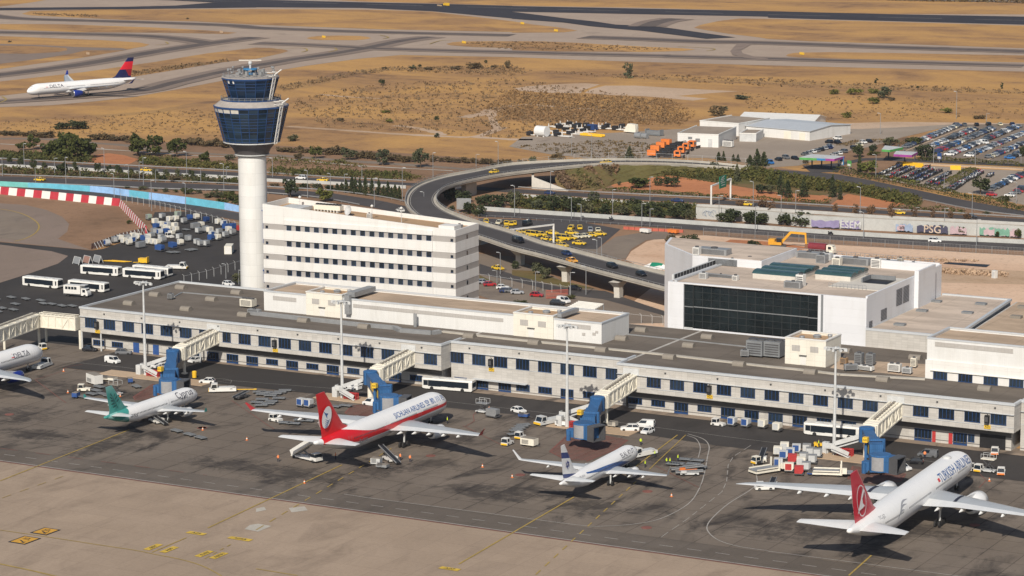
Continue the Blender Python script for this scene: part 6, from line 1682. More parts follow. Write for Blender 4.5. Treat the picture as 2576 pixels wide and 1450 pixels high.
def pushback(label,loc,rz,mat='white_paint',bar=None):
 t = thing('pushback_tractor',label,'tractor',loc,rz)
 MB().loft([[(x,-1.25,.4),(x,1.25,.4),(x,1.2,z),(x,-1.2,z)]for x,z in((-3.4,1.1),(-2,1.25),(1,1.25),(2.6,1.15),(3.3,.95))]).build('chassis',mat,t)
 MB().hexa([(1.2,-1.1,1.2),(2.9,-1.1,1.1),(2.9,1.1,1.1),(1.2,1.1,1.2),(1.3,-1.0,2.1),(2.5,-1.0,2.1),(2.5,1.0,2.1),(1.3,1.0,2.1)]).build('cab_glass','glass_dark',t)
 MB().box(1.15,2.65,-1.08,1.08,2.1,2.24).bar((1.25,-1.06,1.2),(1.3,-1.0,2.1),.14).bar((1.25,1.06,1.2),(1.3,1.0,2.1),.14).bar((2.85,-1.06,1.1),(2.5,-1.0,2.1),.12).bar((2.85,1.06,1.1),(2.5,1.0,2.1),.12).build('cab_frame',mat,t)
 MB().box(3.25,3.42,-1.15,1.15,.42,.9).build('bumper','yellow_paint',t)
 MB().box(-3.0,.8,-.7,.7,1.26,1.4).build('engine_cover','light_grey',t)
 base_wheels(t,(-2.2,2.1),1.12,.55)
 if bar:MB().bar((-3.4,0,.6),(-3.4-bar,0,.5),.16).box(-3.9-bar,-3.3-bar,-.5,.5,.45,.6).build('tow_bar','yellow_paint',t)
 return t
def belt_loader(label,a,b,za=.9,zb=2.6,mat='white_paint',belt='black'):
 p,q = at(a),at(b); d = q-p; L = min(9.5,d.length); rz = math.atan2(d.y,d.x)
 t = thing('belt_loader',label,'belt loader',(p+q)/2,rz)
 MB().bar((-L/2,0,za),(L/2,0,zb),1.0,.25).build('conveyor',belt,t)
 MB().bar((-L/2,-.55,za+.12),(L/2,-.55,zb+.12),.1,.3).bar((-L/2,.55,za+.12),(L/2,.55,zb+.12),.1,.3).build('side_rails','galv',t)
 MB().box(-2.0,2.0,-.85,.85,.4,.8).box(-1.9,-.7,-1.2,-.6,.8,1.3).build('chassis',mat,t)
 MB().bar((.8,-.3,.8),(L*.3,-.3,zb-.35),.12).bar((.8,.3,.8),(L*.3,.3,zb-.35),.12).build('lift_arms','dark_metal',t)
 base_wheels(t,(-1.3,1.3),.8,.33)
 return t
def gpu(label,q,rz=0,mat='white_paint',d=(3.4,1.9,1.6)):
 t = thing('ground_power_unit',label,'power unit',at(q),rz)
 MB().cbox((0,0,.45),d).build('housing',mat,t)
 MB().cbox((0,0,.45+d[2]),(d[0]*.96,d[1]*.92,.08)).build('lid','grey_roof',t)
 m = MB()
 for k in range(5):m.box(-d[0]*.4,d[0]*.1,-d[1]/2-.03,-d[1]/2-.002,.7+.2*k,.8+.2*k)
 m.build('grille','dark_metal',t)
 MB().bar((d[0]/2,0,.5),(d[0]/2+1.1,0,.35),.1).build('tow_bar','dark_metal',t)
 base_wheels(t,(-d[0]*.32,d[0]*.32),d[1]*.42,.26)
 return t
def scissor(label,q,rz=0,h=2.2,mat='galv'):
 t = thing('scissor_platform',label,'lift platform',at(q),rz)
 MB().box(-1.6,1.6,-.9,.9,.4,.7).build('chassis','light_grey',t)
 MB().box(-1.5,1.5,-.9,.9,h,h+.15).build('platform',mat,t)
 MB().bar((-1.3,-.6,.7),(1.3,-.6,h),.12).bar((1.3,-.6,.7),(-1.3,-.6,h),.12).bar((-1.3,.6,.7),(1.3,.6,h),.12).bar((1.3,.6,.7),(-1.3,.6,h),.12).build('scissor_arms','dark_metal',t)
 m = MB()
 for x in(-1.45,0,1.45):
  for y in(-.85,.85):m.bar((x,y,h+.15),(x,y,h+1.15),.06)
 for y in(-.85,.85):m.bar((-1.45,y,h+1.15),(1.45,y,h+1.15),.06)
 m.build('railing','light_grey',t)
 base_wheels(t,(-1.1,1.1),.8,.3)
 return t
def cargo_loader(label,q,rz=0):
 t = thing('cargo_loader',label,'cargo loader',at(q),rz)
 MB().box(-4.2,2.2,-1.5,1.5,.5,.9).build('chassis','cream_paint',t)
 MB().box(-4.2,1.6,-1.4,1.4,1.0,1.2).build('main_platform','galv',t)
 MB().box(2.0,4.4,-1.4,1.4,.8,1.0).build('front_platform','galv',t)
 for sg in(-1,1):
  MB().bar((-4.0,sg*1.5,1.3),(1.6,sg*1.5,1.3),.12,.25).bar((1.9,sg*1.5,.5),(1.9,sg*1.5,3.0),.3).build('guide_rail','cream_paint',t)
 MB().box(2.2,3.2,-2.3,-1.5,1.0,2.2).build('operator_cab','cream_paint',t)
 base_wheels(t,(-3.2,1.4),1.3,.4)
 return t
def stairs_truck(label,q_low,q_top,ztop,q_cab):
 p = at(q_low); e = at(q_top,ztop); d = Vector((e.x-p.x,e.y-p.y,0)); rz = math.atan2(d.y,d.x); L = d.length
 t = thing('stairs_truck',label,'stairs truck',p,rz)
 MB().bar((0,0,.5),(L,0,ztop),1.7,.25).build('flight','cream_paint',t)
 for sg in(-1,1):MB().bar((0,sg*.9,1.2),(L,sg*.9,ztop+.75),.08,1.2).build('balustrade','white_paint',t)
 MB().box(L,L+1.8,-1.1,1.1,ztop-.1,ztop+.1).box(L,L+1.8,-1.1,-1.02,ztop+.1,ztop+1.2).box(L,L+1.8,1.02,1.1,ztop+.1,ztop+1.2).build('top_landing','white_paint',t)
 c = at(q_cab); c = Matrix.Rotation(-rz,4,'Z')@(c-p)
 MB().box(.5,max(3.5,L),-1.0,1.0,.5,.85).build('chassis','white_paint',t)
 MB().bar((1.2,0,.8),(L*.75,0,ztop*.7),.3).bar((L*.9,0,.8),(L*.5,0,ztop*.48),.3).build('lift_arms','grey_paint',t)
 MB().box(L-.2,L+1.7,-1.05,1.05,.55,1.3).box(L,L+1.4,-1.0,1.0,2.0,2.12).build('cab','white_paint',t)
 MB().box(L+.05,L+1.45,-.98,.98,1.3,2.0).build('cab_window','glass_dark',t)
 base_wheels(t,(1.2,L+.6),.95,.42)
 return t
def cone(label,q):
 t = thing('traffic_cone',label,'cone',at(q),0,'safety cones')
 MB().lathe([(.24,.04),(.05,.75),(.0,.76)],(0,0,.04),10).build('body','orange_paint',t)
 MB().box(-.3,.3,-.3,.3,0,.06).build('foot','orange_paint',t)
 MB().lathe([(.185,.30),(.13,.5)],(0,0,.04),10,caps=False).xf(Matrix.Scale(1.04,4)).build('white_band','white_paint',t)
 return t
for l,q in(('orange cone near the covered-over jet nose on the west stand',T1(615,888)),('orange and white cone beside the small blue cart',T1(657,1095)),('orange cone before the dark loader by the teal tail',T1(1163,1130)),('orange and white cone off the teal-tailed jet\'s wingtip',D1(1960,42)),('orange and white cone between the teal-tailed and scarlet-tailed jets',D1(2387,138)),('orange cone alone on the dark stand behind the scarlet-tailed jet',D2(468,555)),('white and red cone off the scarlet-tailed jet\'s wingtip',D2(2190,400)),('red and white cone off the star-tailed jet\'s wingtip',D3(1542,685)),('red cone near the star-tailed jet\'s winglet',D3(2,500)),('striped cone by the tugs at the largest jet\'s nose',D4(2140,535))):
 cone(l,q)

GA = 'along the stands'
# west yard dollies
proto = None
for i,q in enumerate(((110,182),(250,197),(395,212),(150,247),(420,242),(500,247),(600,264),(700,266),(20,287),(130,302),(-40,200),(-20,320))):
 lb = 'empty flat dolly in the west yard, in the row nearest the buses' if i in(0,1,2,10)else 'empty flat dolly in the west yard, in the row nearest the terminal corner' if i in(4,5,6,7)else 'empty flat dolly in the west yard beside the covered walkway'
 if proto is None:proto = dolly(lb,at(T1(*q)),R(-20),'grey_paint','dollies in the west yard'); continue
 dup(proto,at(T1(*q)),R(-20)+rnd.uniform(-.1,.1),lb)
dproto = proto
def dol(q,rz,lb,grp):return dup(dproto,at(q),rz,lb,grp)
# stored containers
cprot ={('light_grey','blue_paint',False):None}
def cont(q,rz,m1,m2,big,lb,grp):
 k =(m1,m2,big)
 if cprot.get(k)is None:cprot[k] = uld(lb,at(q),rz,m1,m2,big,grp); return cprot[k]
 return dup(cprot[k],at(q),rz,lb,grp)
YD =[(1035,1030,0),(1165,985,1),(1230,980,2),(1250,1025,1),(1285,1000,0),(1290,962,1),(1340,970,1),(1390,985,3),(1430,975,1),(1360,1050,4),(1440,1015,1),(1490,915,2),(1520,1025,1),(1545,925,0),(1480,1020,1),(1560,975,2),(1580,1000,2),(1545,1080,5),(1670,1055,5),(1745,1025,1),(1735,970,2),(1820,985,2),(1905,1020,2),(1995,1035,2),(1940,1035,2),(1590,880,1),(1640,895,1),(1700,900,1),(1610,920,3),(1690,860,1),(1500,820,1),(1510,870,3),(1560,850,1),(1620,855,0),(1640,800,1),(1700,795,1),(1780,815,2),(1835,785,3),(1900,775,1),(1890,865,4),(1945,855,1),(1920,910,2),(2030,905,1),(1990,895,2),(2050,945,0),(2040,980,3),(2105,975,1),(2180,950,2),(2110,825,1),(2165,840,0),(2180,872,3),(2250,868,3),(1570,770,2),(1720,752,6),(1995,805,7),(2320,890,8),(2250,925,2),(1440,780,6),(1420,990,0),(1470,960,2),(1660,940,1),(2120,920,2),(2210,900,1),(1110,1000,2),(1200,1010,1)]
CV =[('light_grey','blue_paint',False,'grey container with a blue curtain'),('cream_paint','light_grey',False,'pale container'),('galv','light_grey',False,'dull metal container'),('blue_paint','blue_paint',False,'blue container'),('galv','galv',True,'wide dull metal container'),('blue_paint','blue_paint',True,'wide blue container'),('paint_green_pale','galv',False,'greenish crate container'),('blue_dark','blue_dark',False,'dark blue container'),('red_paint','red_paint',False,'red container')]
mk('paint_green_pale',(.30,.36,.30),.6); mk('blue_dark',(.02,.05,.16),.5)
for i,(x,y,k)in enumerate(YD):
 v = CV[k]
 row = 'near the bus yard' if y>1000 else 'amid the storage yard' if y>890 else 'by the storage yard fence'
 side = ' by the control tower' if x>1850 else ' by the blast wall' if x<1520 else ''
 cont(B1(x,y),rnd.choice([R(-18),R(-12),R(75),R(-25)])+rnd.uniform(-.1,.1),v[0],v[1],v[2],v[3]+' '+row+side,'containers stored in the west yard')
for q in((1830,1078),(1700,1098),(1800,880),(1870,1072),(1650,1100)):dol(B1(*q),R(-18),'empty flat dolly among the stored containers','dollies among the stored containers')
sb = thing('shipping_container','white windowless office container at the foot of the control tower','container',at(B1(2215,1095)),R(-62))
MB().box(-3,3,-1.2,1.2,.1,2.7).build('shell','cream_paint',sb)
m = MB()
for k in range(14):m.box(-2.9+.43*k,-2.75+.43*k,-1.23,-1.2,.2,2.6)
m.build('ribs','cream_paint',sb); MB().box(3.002,3.04,-1.0,1.0,.2,2.5).build('door','white_paint',sb)
tug('small white tractor among the stored containers',at(B1(1640,950)),R(160))
pushback('white tractor parked beyond the yard buses',at(B1(1710,1250)),R(20))
t = thing('tow_bar_stack','heap of orange aircraft tow bars on the yard tarmac','tow bars',at(B1(1110,1180)),R(5))
for k in range(9):MB().bar((-4+.3*k,-.9+.22*k,.25+.05*(k%3)),(4+.2*k-k%2,-.5+.2*k,.3),.14).build('tow_bar','yellow_paint',t)
t = thing('compressor_cart','yellow compressor cart behind the yard buses','cart',at(B1(1390,1200)),R(10))
MB().box(-1.5,1.2,-.9,.9,.5,1.9).build('housing','yellow_paint',t); MB().box(1.2,1.5,-.8,.8,.5,2.3).bar((-1.5,0,.5),(-3.6,-.3,.4),.15).build('frame','yellow_paint',t); base_wheels(t,(-1,.9),.85,.32)
# apron things: table of (builder)
car('white panel van driving along the terminal service road','paint_white','van',at(T1(1090,805)),R(-8),cat='van')
car('black car parked by the first column of the terminal corner','paint_black','hatch',at(T1(870,692)),R(15))
car('dark car parked by the second ground-floor door of the terminal','paint_grey','suv',at(T1(1195,722)),R(25))
car('white car parked below the teal-tailed jet\'s bridge','paint_white','hatch',at(T1(1885,798)),R(-100))
car('white car parked between the bridge island and the yellow-nosed tractor','paint_white','hatch',at(T1(2003,1000)),R(200))
car('white car half hidden below the first service stairs','paint_white','hatch',at(T1(1530,855)),R(180))
car('white van half hidden below the second service stairs','paint_white','van',at(T2(940,1060)),R(170),cat='van')
car('white small van beside the scarlet-tailed jet\'s bridge wheels','paint_white','van',at(T2(1115,1215)),R(175),cat='van')
car('white car on the service road by the star-tailed jet\'s bridge','paint_white','hatch',at(T3(65,1285)),R(-15))
car('white car parked at the tan kerb island by the star-tailed jet','paint_white','suv',at(D3(1140,45)),R(205))
car('white van with a small red badge parked behind two white cars','paint_white','van',at(T3(1285,1425)),R(192),cat='van')
car('white pickup facing out in front of the white van','paint_white','hatch',at(D3(1310,72)),R(-95))
car('white car beside the hood of the largest jet\'s bridge','paint_white','hatch',at(D4(1305,425)),R(-20))
car('black car parked behind the largest jet','paint_black','hatch',at(D4(1415,365)),R(195))
car('dark van with raised tailgate behind the largest jet','paint_grey','van',at(D4(1545,300)),R(185),cat='van')
pushback('white tractor with a yellow nose and an orange tow bar beside the teal-tailed jet',at(T1(2150,1085)),R(215),bar=4.5)
pushback('big grey tractor under the nose of the cut-off jet',at(T1(410,850)),R(100),'light_grey')
pushback('white tractor coupled to the nose of the star-tailed jet',at(D3(1265,290)),R(250))
pushback('grey tractor with an orange striped bumper by the floodlight mast',at(T3(345,1395)),R(250),'light_grey')
tug('white tractor with a yellow side leading the parked dollies by the teal tail',at(T1(815,1078)),R(205),'cream_paint','orange_paint')
tug('white tractor heading the container train by the terminal doors',at(T3(1995,1415)),R(175))
tug('white tractor at the largest jet\'s nose, nearest the jet',at(D4(1965,430)),R(-100))
tug('white tractor standing beside the platform stairs at the largest jet\'s nose',at(D4(2048,440)),R(-95))
tug('white tractor with a hazard-striped front, farthest from the largest jet\'s nose',at(D4(2255,470)),R(-75),'white_paint','orange_paint')
tug('white service truck with an orange cab guard at the garage opening',at(D4(2195,270)),R(-75),'white_paint','orange_paint',4.2)
tug('white tractor under the far wing of the scarlet-tailed jet',at(T2(190,1372)),R(170))
tug('white tractor under the near edge of the largest jet\'s wing',at(D3(2440,620)),R(215),'white_paint','white_paint',4.0)
tug('small white tractor behind the cut-off jet by the walkway column',at(T1(400,675)),R(-20))
tug('white tractor by the loader posts left of the star-tailed jet',at(D2(2430,185)),R(-90))
tug('small white cart tractor among the dollies left of the star-tailed jet',at(D3(80,125)),R(-95),L=2.4)
tug('white and tan tractor by the conveyor at the far wingtip of the largest jet',at(D3(2385,365)),R(245),'cream_paint')
gpu('white tank-like power unit beside the teal-tailed jet',T1(915,1010),R(-25),'white_paint',(4.6,2.3,2.2))
gpu('flat white loader bed beside the white tank-like power unit',T1(1050,975),R(5),'cream_paint',(4.0,2.2,.5))
gpu('cream power unit with a grey lid near the red hatching',D3(168,195),R(-5),'cream_paint',(3.6,2.0,1.5))
gpu('small blue cart at the wingtip of the teal-tailed jet',T1(735,1145),R(-80),'blue_paint',(1.8,1.4,1.0))
gpu('small blue cart beside two flat dollies',T1(1260,1000),R(-50),'blue_paint',(1.8,1.2,.9))
gpu('pale louvred unit under the belly of the scarlet-tailed jet',D2(1165,378),R(10),'light_grey',(2.2,1.6,1.2))
gpu('low metal cart beside the louvred unit',D2(1225,410),R(5),'galv',(2.6,1.6,.5))
gpu('silver wrapped unit at the foot of the floodlight mast',T3(475,1415),R(10),'wing_light',(2.6,1.5,.9))
gpu('grey machinery on the kerb island below the star-tailed jet\'s bridge',T3(975,1425),R(0),'concrete',(2.0,1.6,.9))
gpu('blue flat cart in the cluster by the largest jet\'s bridge',D4(520,440),R(12),'blue_paint',(3.2,1.5,.3))
gpu('second blue flat cart nearer the red-tailed wing',D4(450,480),R(12),'blue_paint',(3.0,1.5,.3))
gpu('blue cart on the service road behind the white car',T3(115,1335),R(5),'blue_paint',(2.4,1.4,.6))
scissor('dark platform loader with two posts by the teal tail',T1(1120,1115),R(-5),2.6,'grey_roof')
scissor('scissor platform with a tan rail on the stand ahead of the scarlet-tailed jet',T2(2195,1290),R(0),2.4)
scissor('platform stairs standing between the tugs at the largest jet\'s nose',D4(2130,450),R(0),3.0,'cream_paint')
cargo_loader('cream cargo loader with raised posts by the largest jet\'s wing',D4(620,480),R(20))
cargo_loader('tan cargo loader at the far wingtip of the largest jet',D3(2475,450),R(60))
belt_loader('dark belt loader reaching under the teal-tailed jet',T1(1620,1425),T1(1400,1345),.6,2.2)
belt_loader('dark belt loader standing beside rows of dollies',T1(2265,1170),T1(2395,1130),.8,1.4,'dark_metal')
belt_loader('white belt loader propped under the scarlet-tailed jet',D2(1400,395),D2(1185,285),.6,2.6)
belt_loader('long orange-edged belt loader beside the luggage carts',D3(1535,455),D3(1855,440),.8,1.3,'orange_paint')
belt_loader('low grey belt loader in front of the orange-edged one',D3(1580,480),D3(1850,478),.7,1.0,'light_grey')
belt_loader('white belt loader with a black belt at the far wingtip of the largest jet',D3(2390,385),D3(2440,290),.7,1.8)
belt_loader('belt loader poking out under the wing of the largest jet',D4(20,625),D4(60,560),.6,1.4)
stairs_truck('white stairs truck below the tail of the scarlet-tailed jet',D2(365,300),D2(560,160),4.4,D2(640,320))
G1 = 'flat dollies beside the teal-tailed jet'
for q,r_ in(((960,1050),-15),((930,1085),-15),((890,1118),-10),((985,1118),-10),((1320,1045),-30),((1060,1140),-8),((820,1150),-10)):dol(T1(*q),R(r_),'flat dolly on the stand beside the teal tail',G1)
G2 = 'dollies in the block between the teal-tailed and scarlet-tailed jets'
for q in((30,1100),(60,1122),(105,1105),(140,1135),(190,1115),(235,1100),(280,1085),(60,1170),(150,1190),(220,1160),(50,1228),(120,1212),(10,1200)):dol(T2(*q),R(25)+rnd.uniform(-.1,.1),'grey dolly in the parked block between the teal-tailed and scarlet-tailed jets',G2)
for q in((760,1240),(870,1232)):dol(T2(*q),R(5),'dark flat dolly near the scarlet fin\'s tip','dollies near the scarlet fin')
for q in((280,1398),(365,1405),(430,1372),(495,1378)):dol(T2(*q),R(20),'flat dolly under the far wing of the scarlet-tailed jet','dollies under the scarlet-tailed jet')
for q in((1710,62),(1835,98),(1940,128)):dol(D1(*q),R(-18),'dolly in the loaded train behind the teal-tailed jet','dolly train behind the teal-tailed jet')
for q,l in(((1700,45),'crumpled white load on the leading dolly behind the teal tail'),((1940,110),'white load on the last dolly behind the teal tail')):
 pass
cont(T2(440,1232),R(-6),'light_grey','blue_paint',False,'grey container with a blue curtain on a dolly near the scarlet fin, the left one','containers near the scarlet fin')
cont(T2(510,1240),R(-6),'light_grey','blue_paint',False,'grey container with a blue curtain on a dolly near the scarlet fin, the right one','containers near the scarlet fin')
cont(T2(2290,1335),R(-10),'galv','galv',True,'wrapped metal container beside the scissor platform','containers on the stands')
for x,y,k,l in((2130,1418,0,'first container behind the train tractor, blue-curtained'),(2262,1430,0,'second container behind the train tractor, blue-curtained'),(2425,1440,1,'third container behind the train tractor, white')):cont(T3(x,y),R(-6),CV[k][0],CV[k][1],CV[k][2],l,'container train by the terminal doors')
cont(D4(90,58),R(-6),'cream_paint','light_grey',False,'last container of the train by the terminal doors, white','container train by the terminal doors')
CL =[(95,290,1),(160,250,1),(150,330,0),(215,305,0),(275,268,0),(100,405,0),(235,365,8),(205,450,9),(300,480,8),(320,395,1),(370,440,2),(430,370,2),(345,350,2),(375,265,2),(480,310,2),(410,300,2)]
CV.append(('cream_paint','red_paint',False,'white container with a red front'))
for x,y,k in CL:
 v = CV[k]; cont(D4(x,y),R(20),v[0],v[1],v[2],v[3]+' beyond the largest jet\'s wing'+(', nearest the wing' if y>395 else ', nearest the service road' if y<300 else ', in the cluster\'s middle'),'container cluster by the largest jet')
for q in((130,605),(300,600)):dol(D4(*q),R(10),'dolly just behind the far wing of the largest jet','dollies behind the largest jet\'s wing')
for q in((1600,380),(1680,340),(1755,385),(1720,410),(1815,415),(1790,350),(1560,385)):dol(D3(*q),R(10),'grey luggage dolly in the cluster off the star-tailed jet\'s nose','luggage dollies by the star-tailed jet')
for q in((40,60),(60,40),(90,20),(20,95),(110,5)):dol(D3(*q),R(50),'stacked dolly frame left of the red hatching','dolly frames left of the red hatching')
fk = thing('forklift','small yellow forklift driven by a person in a lime vest','forklift',at(D4(495,208)),R(15))
MB().box(-1.1,.7,-.55,.55,.3,1.0).box(-1.2,-.6,-.5,.5,1.0,1.2).build('chassis','yellow_paint',fk); MB().bar((.8,-.35,.1),(.8,-.35,2.0),.1).bar((.8,.35,.1),(.8,.35,2.0),.1).box(.85,1.8,-.4,-.28,.12,.2).box(.85,1.8,.28,.4,.12,.2).build('mast','dark_metal',fk); base_wheels(fk,(-.7,.5),.5,.28)
person('person in a lime vest seated on the yellow forklift',D4(490,205),'hivis_yellow','navy_cloth',0,0,.55)
bn = thing('yellow_bin','yellow bin on the tan kerb island by the teal-tailed jet','bin',(*at(T1(1880,952)).xy,.19)); MB().lathe([(.55,0),(.6,1.5),(.45,1.7)],(0,0,0),12).build('barrel','yellow_paint',bn)
# gate signs with docking displays
for q,n_,yy in((T1(942,500),'A13',-4.8),(T2(185,682),'A11',-4.8),(T2(2275,868),'A09',0.0),(T3(1910,1130),'A07',-5.0),(T4(2120,1422),'A05',-5.0)):
 p = onv(q,yy-.2); t = thing('gate_sign','yellow gate plate reading '+n_+' below a black docking display','sign',(p.x,yy,p.z))
 MB().box(-.75,.75,-.22,-.05,-.42,.42).build('plate','sign_yellow',t)
 flat_text(n_,.72,'black',t,(0,-.23,0),(1,0,0),(0,0,1))
 MB().box(-.5,.5,-1.0,-.1,.9,2.7).build('display','black',t); MB().box(-.35,.35,-1.03,-1.002,1.3,2.4).build('display_face','dark_metal',t); MB().bar((0,-.1,2.8),(0,-.5,3.1),.1).build('bracket','dark_metal',t)
 # ================= flyover =================
ZD = 6.5
PR =[(B3(2300,270),B3(2300,293),.35),(B3(1900,228),B3(1900,262),2),(B3(1500,205),B3(1500,240),4),(B3(1000,196),B3(1000,236),6),(B3(600,205),B3(600,262),ZD),(B3(0,238),B3(0,330),ZD),(B2(2100,305),B2(2150,385),ZD),(B2(1800,362),B2(1920,440),ZD),(B2(1600,425),B2(1800,492),ZD),(B2(1490,495),B2(1745,560),ZD),(B2(1445,580),B2(1760,625),ZD),(B2(1460,655),B2(1850,690),ZD),(B2(1560,745),B2(2000,750),ZD),(B2(1800,840),B2(2160,805),ZD),(B2(2160,950),B2(2475,895),ZD),(B3(0,1055),B3(300,1003),ZD),(B3(300,1132),B3(560,1068),ZD),(B3(800,1272),B3(1010,1185),ZD),(B3(1200,1375),B3(1400,1278),ZD),(B3(1480,1448),B3(1640,1338),ZD),(B3(1800,1530),B3(1950,1420),ZD)]
Oe = curve([at(a,z)for a,b,z in PR],5); Ie = curve([at(b,z)for a,b,z in PR],5)
fl = thing('flyover','curving concrete flyover carrying cars over the motorway and down behind the glazed hall','flyover')
Zv = Vector((0,0,1))
MB().loft([[a,b,b-Zv*.5,b.lerp(a,.18)-Zv*1.5,a.lerp(b,.18)-Zv*1.5,a-Zv*.5]for a,b in zip(Oe,Ie)]).build('deck','concrete',fl)
k0 =[a.lerp(b,.10)+Zv*.04 for a,b in zip(Oe,Ie)]; k1 =[a.lerp(b,.90)+Zv*.04 for a,b in zip(Oe,Ie)]
MB().strip(k0,k1,None).build('carriageway','road',fl)
mb = MB(); mid =[a.lerp(b,.5)+Zv*.07 for a,b in zip(k0,k1)]
for e in(.06,.94):
 L_ =[a.lerp(b,e)+Zv*.035 for a,b in zip(k0,k1)]
 for a,b in zip(L_[:-1],L_[1:]):mb.bar(a,b,.18,.02)
mb.build('lane_lines','road_white',fl)
for E_,nm in((Oe,0),(Ie,1)):
 m = MB()
 for a,b in zip(E_[:-1],E_[1:]):m.bar(a+Zv*.4,b+Zv*.4,.28,.8)
 m.build('parapet','concrete',fl)
 m = MB(); R_ = resample(E_,3.0)
 for a,b in zip(R_[:-1],R_[1:]):m.bar(a+Zv*1.35,b+Zv*1.35,.1,.1).bar(a+Zv*.8,a+Zv*1.35,.09)
 m.build('railing','galv',fl)
for q in(B3(80,1210),B3(525,1370),T3(1030,170)):
 g = at(q); MB().loft([[(g.x-w,g.y-d,z),(g.x+w,g.y-d,z),(g.x+w,g.y+d,z),(g.x-w,g.y+d,z)]for w,d,z in((.9,1.2,0),(.9,1.4,3.2),(1.6,3.6,5.0))]).build('pier','concrete_light',fl)
for q in(B2(2060,540),B2(2210,1000)):
 g = at(q); MB().box(g.x-1,g.x+1,g.y-4,g.y+4,0,5.0).build('pier','concrete',fl)
ab = thing('bridge_abutment','white concrete abutment and wing wall where the flyover lands','abutment')
m = MB()
a,b,c_,d_,e_ = at(B3(100,490)),at(B3(215,490)),at(B3(540,497)),None,None
a,b = at(B3(190,226),ZD),at(B3(190,308),ZD)
m.hexa([(b.x,b.y,0),(b.x+1,b.y,0),(a.x+1,a.y,0),(a.x,a.y,0),(b.x,b.y,5),(b.x+1,b.y,5),(a.x+1,a.y,5),(a.x,a.y,5)])
m.hexa([(b.x,b.y,0),(c_.x,c_.y,0),(c_.x,c_.y+.6,0),(b.x,b.y+.6,0),(b.x,b.y,4.6),(c_.x,c_.y,.3),(c_.x,c_.y+.6,.3),(b.x,b.y+.6,4.6)])
m.build('wall','concrete_light',ab)
T_ =[at(q)for q in(B3(430,470),B3(760,500),B3(1000,430),B3(1500,345),B3(1900,312),B3(2300,302))]
I_ =[at(q,z)-Zv*.2 for q,z in((B3(420,280),6.2),(B3(640,262),6.3),(B3(1000,238),5.9),(B3(1500,243),3.9),(B3(1900,264),1.9),(B3(2300,294),.3))]
TT,II = curve(T_,5),curve(I_,5)
rows =[[a.lerp(b,k/6)+Vector((rnd.uniform(-.5,.5),rnd.uniform(-.5,.5),rnd.uniform(-.25,.25)if 0<k<6 else 0))for a,b in zip(TT,II)]for k in range(7)]
m = MB()
for r0,r1 in zip(rows[:-1],rows[1:]):m.add(r0+r1,[(i,i+1,len(r0)+i+1,len(r0)+i)for i in range(len(r0)-1)])
struct(m.build('embankment','verge_green'))

# ================= walls, fences, barriers =================
def wall_thing(name,label,cat,pts,h,th,mat,part='panels',cap=None):
 t = thing(name,label,cat)
 m = MB()
 for a,b in zip(pts[:-1],pts[1:]):
  a,b = Vector(a),Vector(b); m.bar(a+Zv*h/2,b+Zv*h/2,th,h)
 m.build(part,mat,t)
 if cap:
  m = MB()
  for a,b in zip(pts[:-1],pts[1:]):m.bar(Vector(a)+Zv*(h+.09),Vector(b)+Zv*(h+.09),th+.2,.16)
  m.build('cap',cap,t)
 return t
BWL =[B1(-300,250),B1(0,262),B1(800,298),B1(1600,346),B1(2320,382),B2(130,405),B2(700,432),B2(1450,472)]
wall_thing('barrier_wall','long low white wall south of the far carriageway, west of the flyover','wall',curve(pts_at(BWL),3),1.25,.4,'wall_grey','wall')
BWR =[B3(60,552),B3(850,600),B3(1500,640),B3(2000,660),B3(2475,690),B4(600,726),B4(1200,768),B4(2475,830),(2760,585)]
wall_thing('barrier_wall','long low white wall south of the far carriageway, east of the flyover','wall',curve(pts_at(BWR),3),1.15,.4,'wall_grey','wall')
BW3 =[B2(2140,680),B3(0,703),B3(800,756),B3(1600,810),B3(2475,872),B4(600,915),B4(1400,962),B4(2475,1008),(2760,630)]
wall_thing('barrier_wall','long white concrete barrier along the near highway below the shrubs','wall',curve(pts_at(BW3),3),1.5,.5,'wall_grey','wall')
# graffiti wall
GW = curve(pts_at([B3(1780,762),B3(2475,805),B4(400,845),B4(1000,876),B4(1700,912),B4(2475,952),(2760,618)]),3)
gw = wall_thing('graffiti_wall','tall pale retaining wall covered with colourful graffiti beside the highway','wall',GW,4.2,.5,'wall_grey','wall','concrete')
def on_wall(q0,q1):
 a,b = at(q0),at(q1); d = b-a; s_ = Vector((d.y,-d.x,0)).normalized()
 return a+s_*.34,d
mk('graf_purple',(.24,.21,.36),.7); mk('graf_blue',(.27,.34,.46),.7); mk('graf_pink',(.45,.34,.37),.7); mk('graf_green',(.16,.33,.25),.7); mk('graf_cream',(.52,.42,.33),.7); mk('graf_dark',(.06,.06,.10),.7)
def graf(q0,q1,txt,mat,size,z=1.7,back=None,st=1.0):
 a,d = on_wall(q0,q1); n = Vector((d.y,-d.x,0)).normalized()
 if back:
  m = MB(); L = d.length; N = 14
  P =[(0,.5)]+[(L*k/N,.35+rnd.uniform(0,.5))for k in range(N+1)]+[(L*k/N,3.0+rnd.uniform(-.7,.5))for k in range(N,-1,-1)]
  u = d.normalized(); m.add([a+u*x+Zv*z_ for x,z_ in P[1:]],[tuple(range(len(P)-1))]); m.build('painted_patch',back,gw)
 if txt:flat_text(txt,size,mat,gw,a+d/2+n*.03+Zv*z,d.normalized()*st,Zv,'painted_letters')
graf(B4(420,855),B4(690,868),None,None,0,back='graf_purple'); graf(B4(715,868),B4(885,878),'ESEM','light_grey',3.4,1.9,'graf_purple')
graf(B4(1235,895),B4(1400,903),None,None,0,back='graf_blue'); graf(B4(1255,893),B4(1380,900),'ROSE' if 0 else None,'graf_pink',3)
a_,d_ = on_wall(B4(1270,897),B4(1370,901)); m = MB()
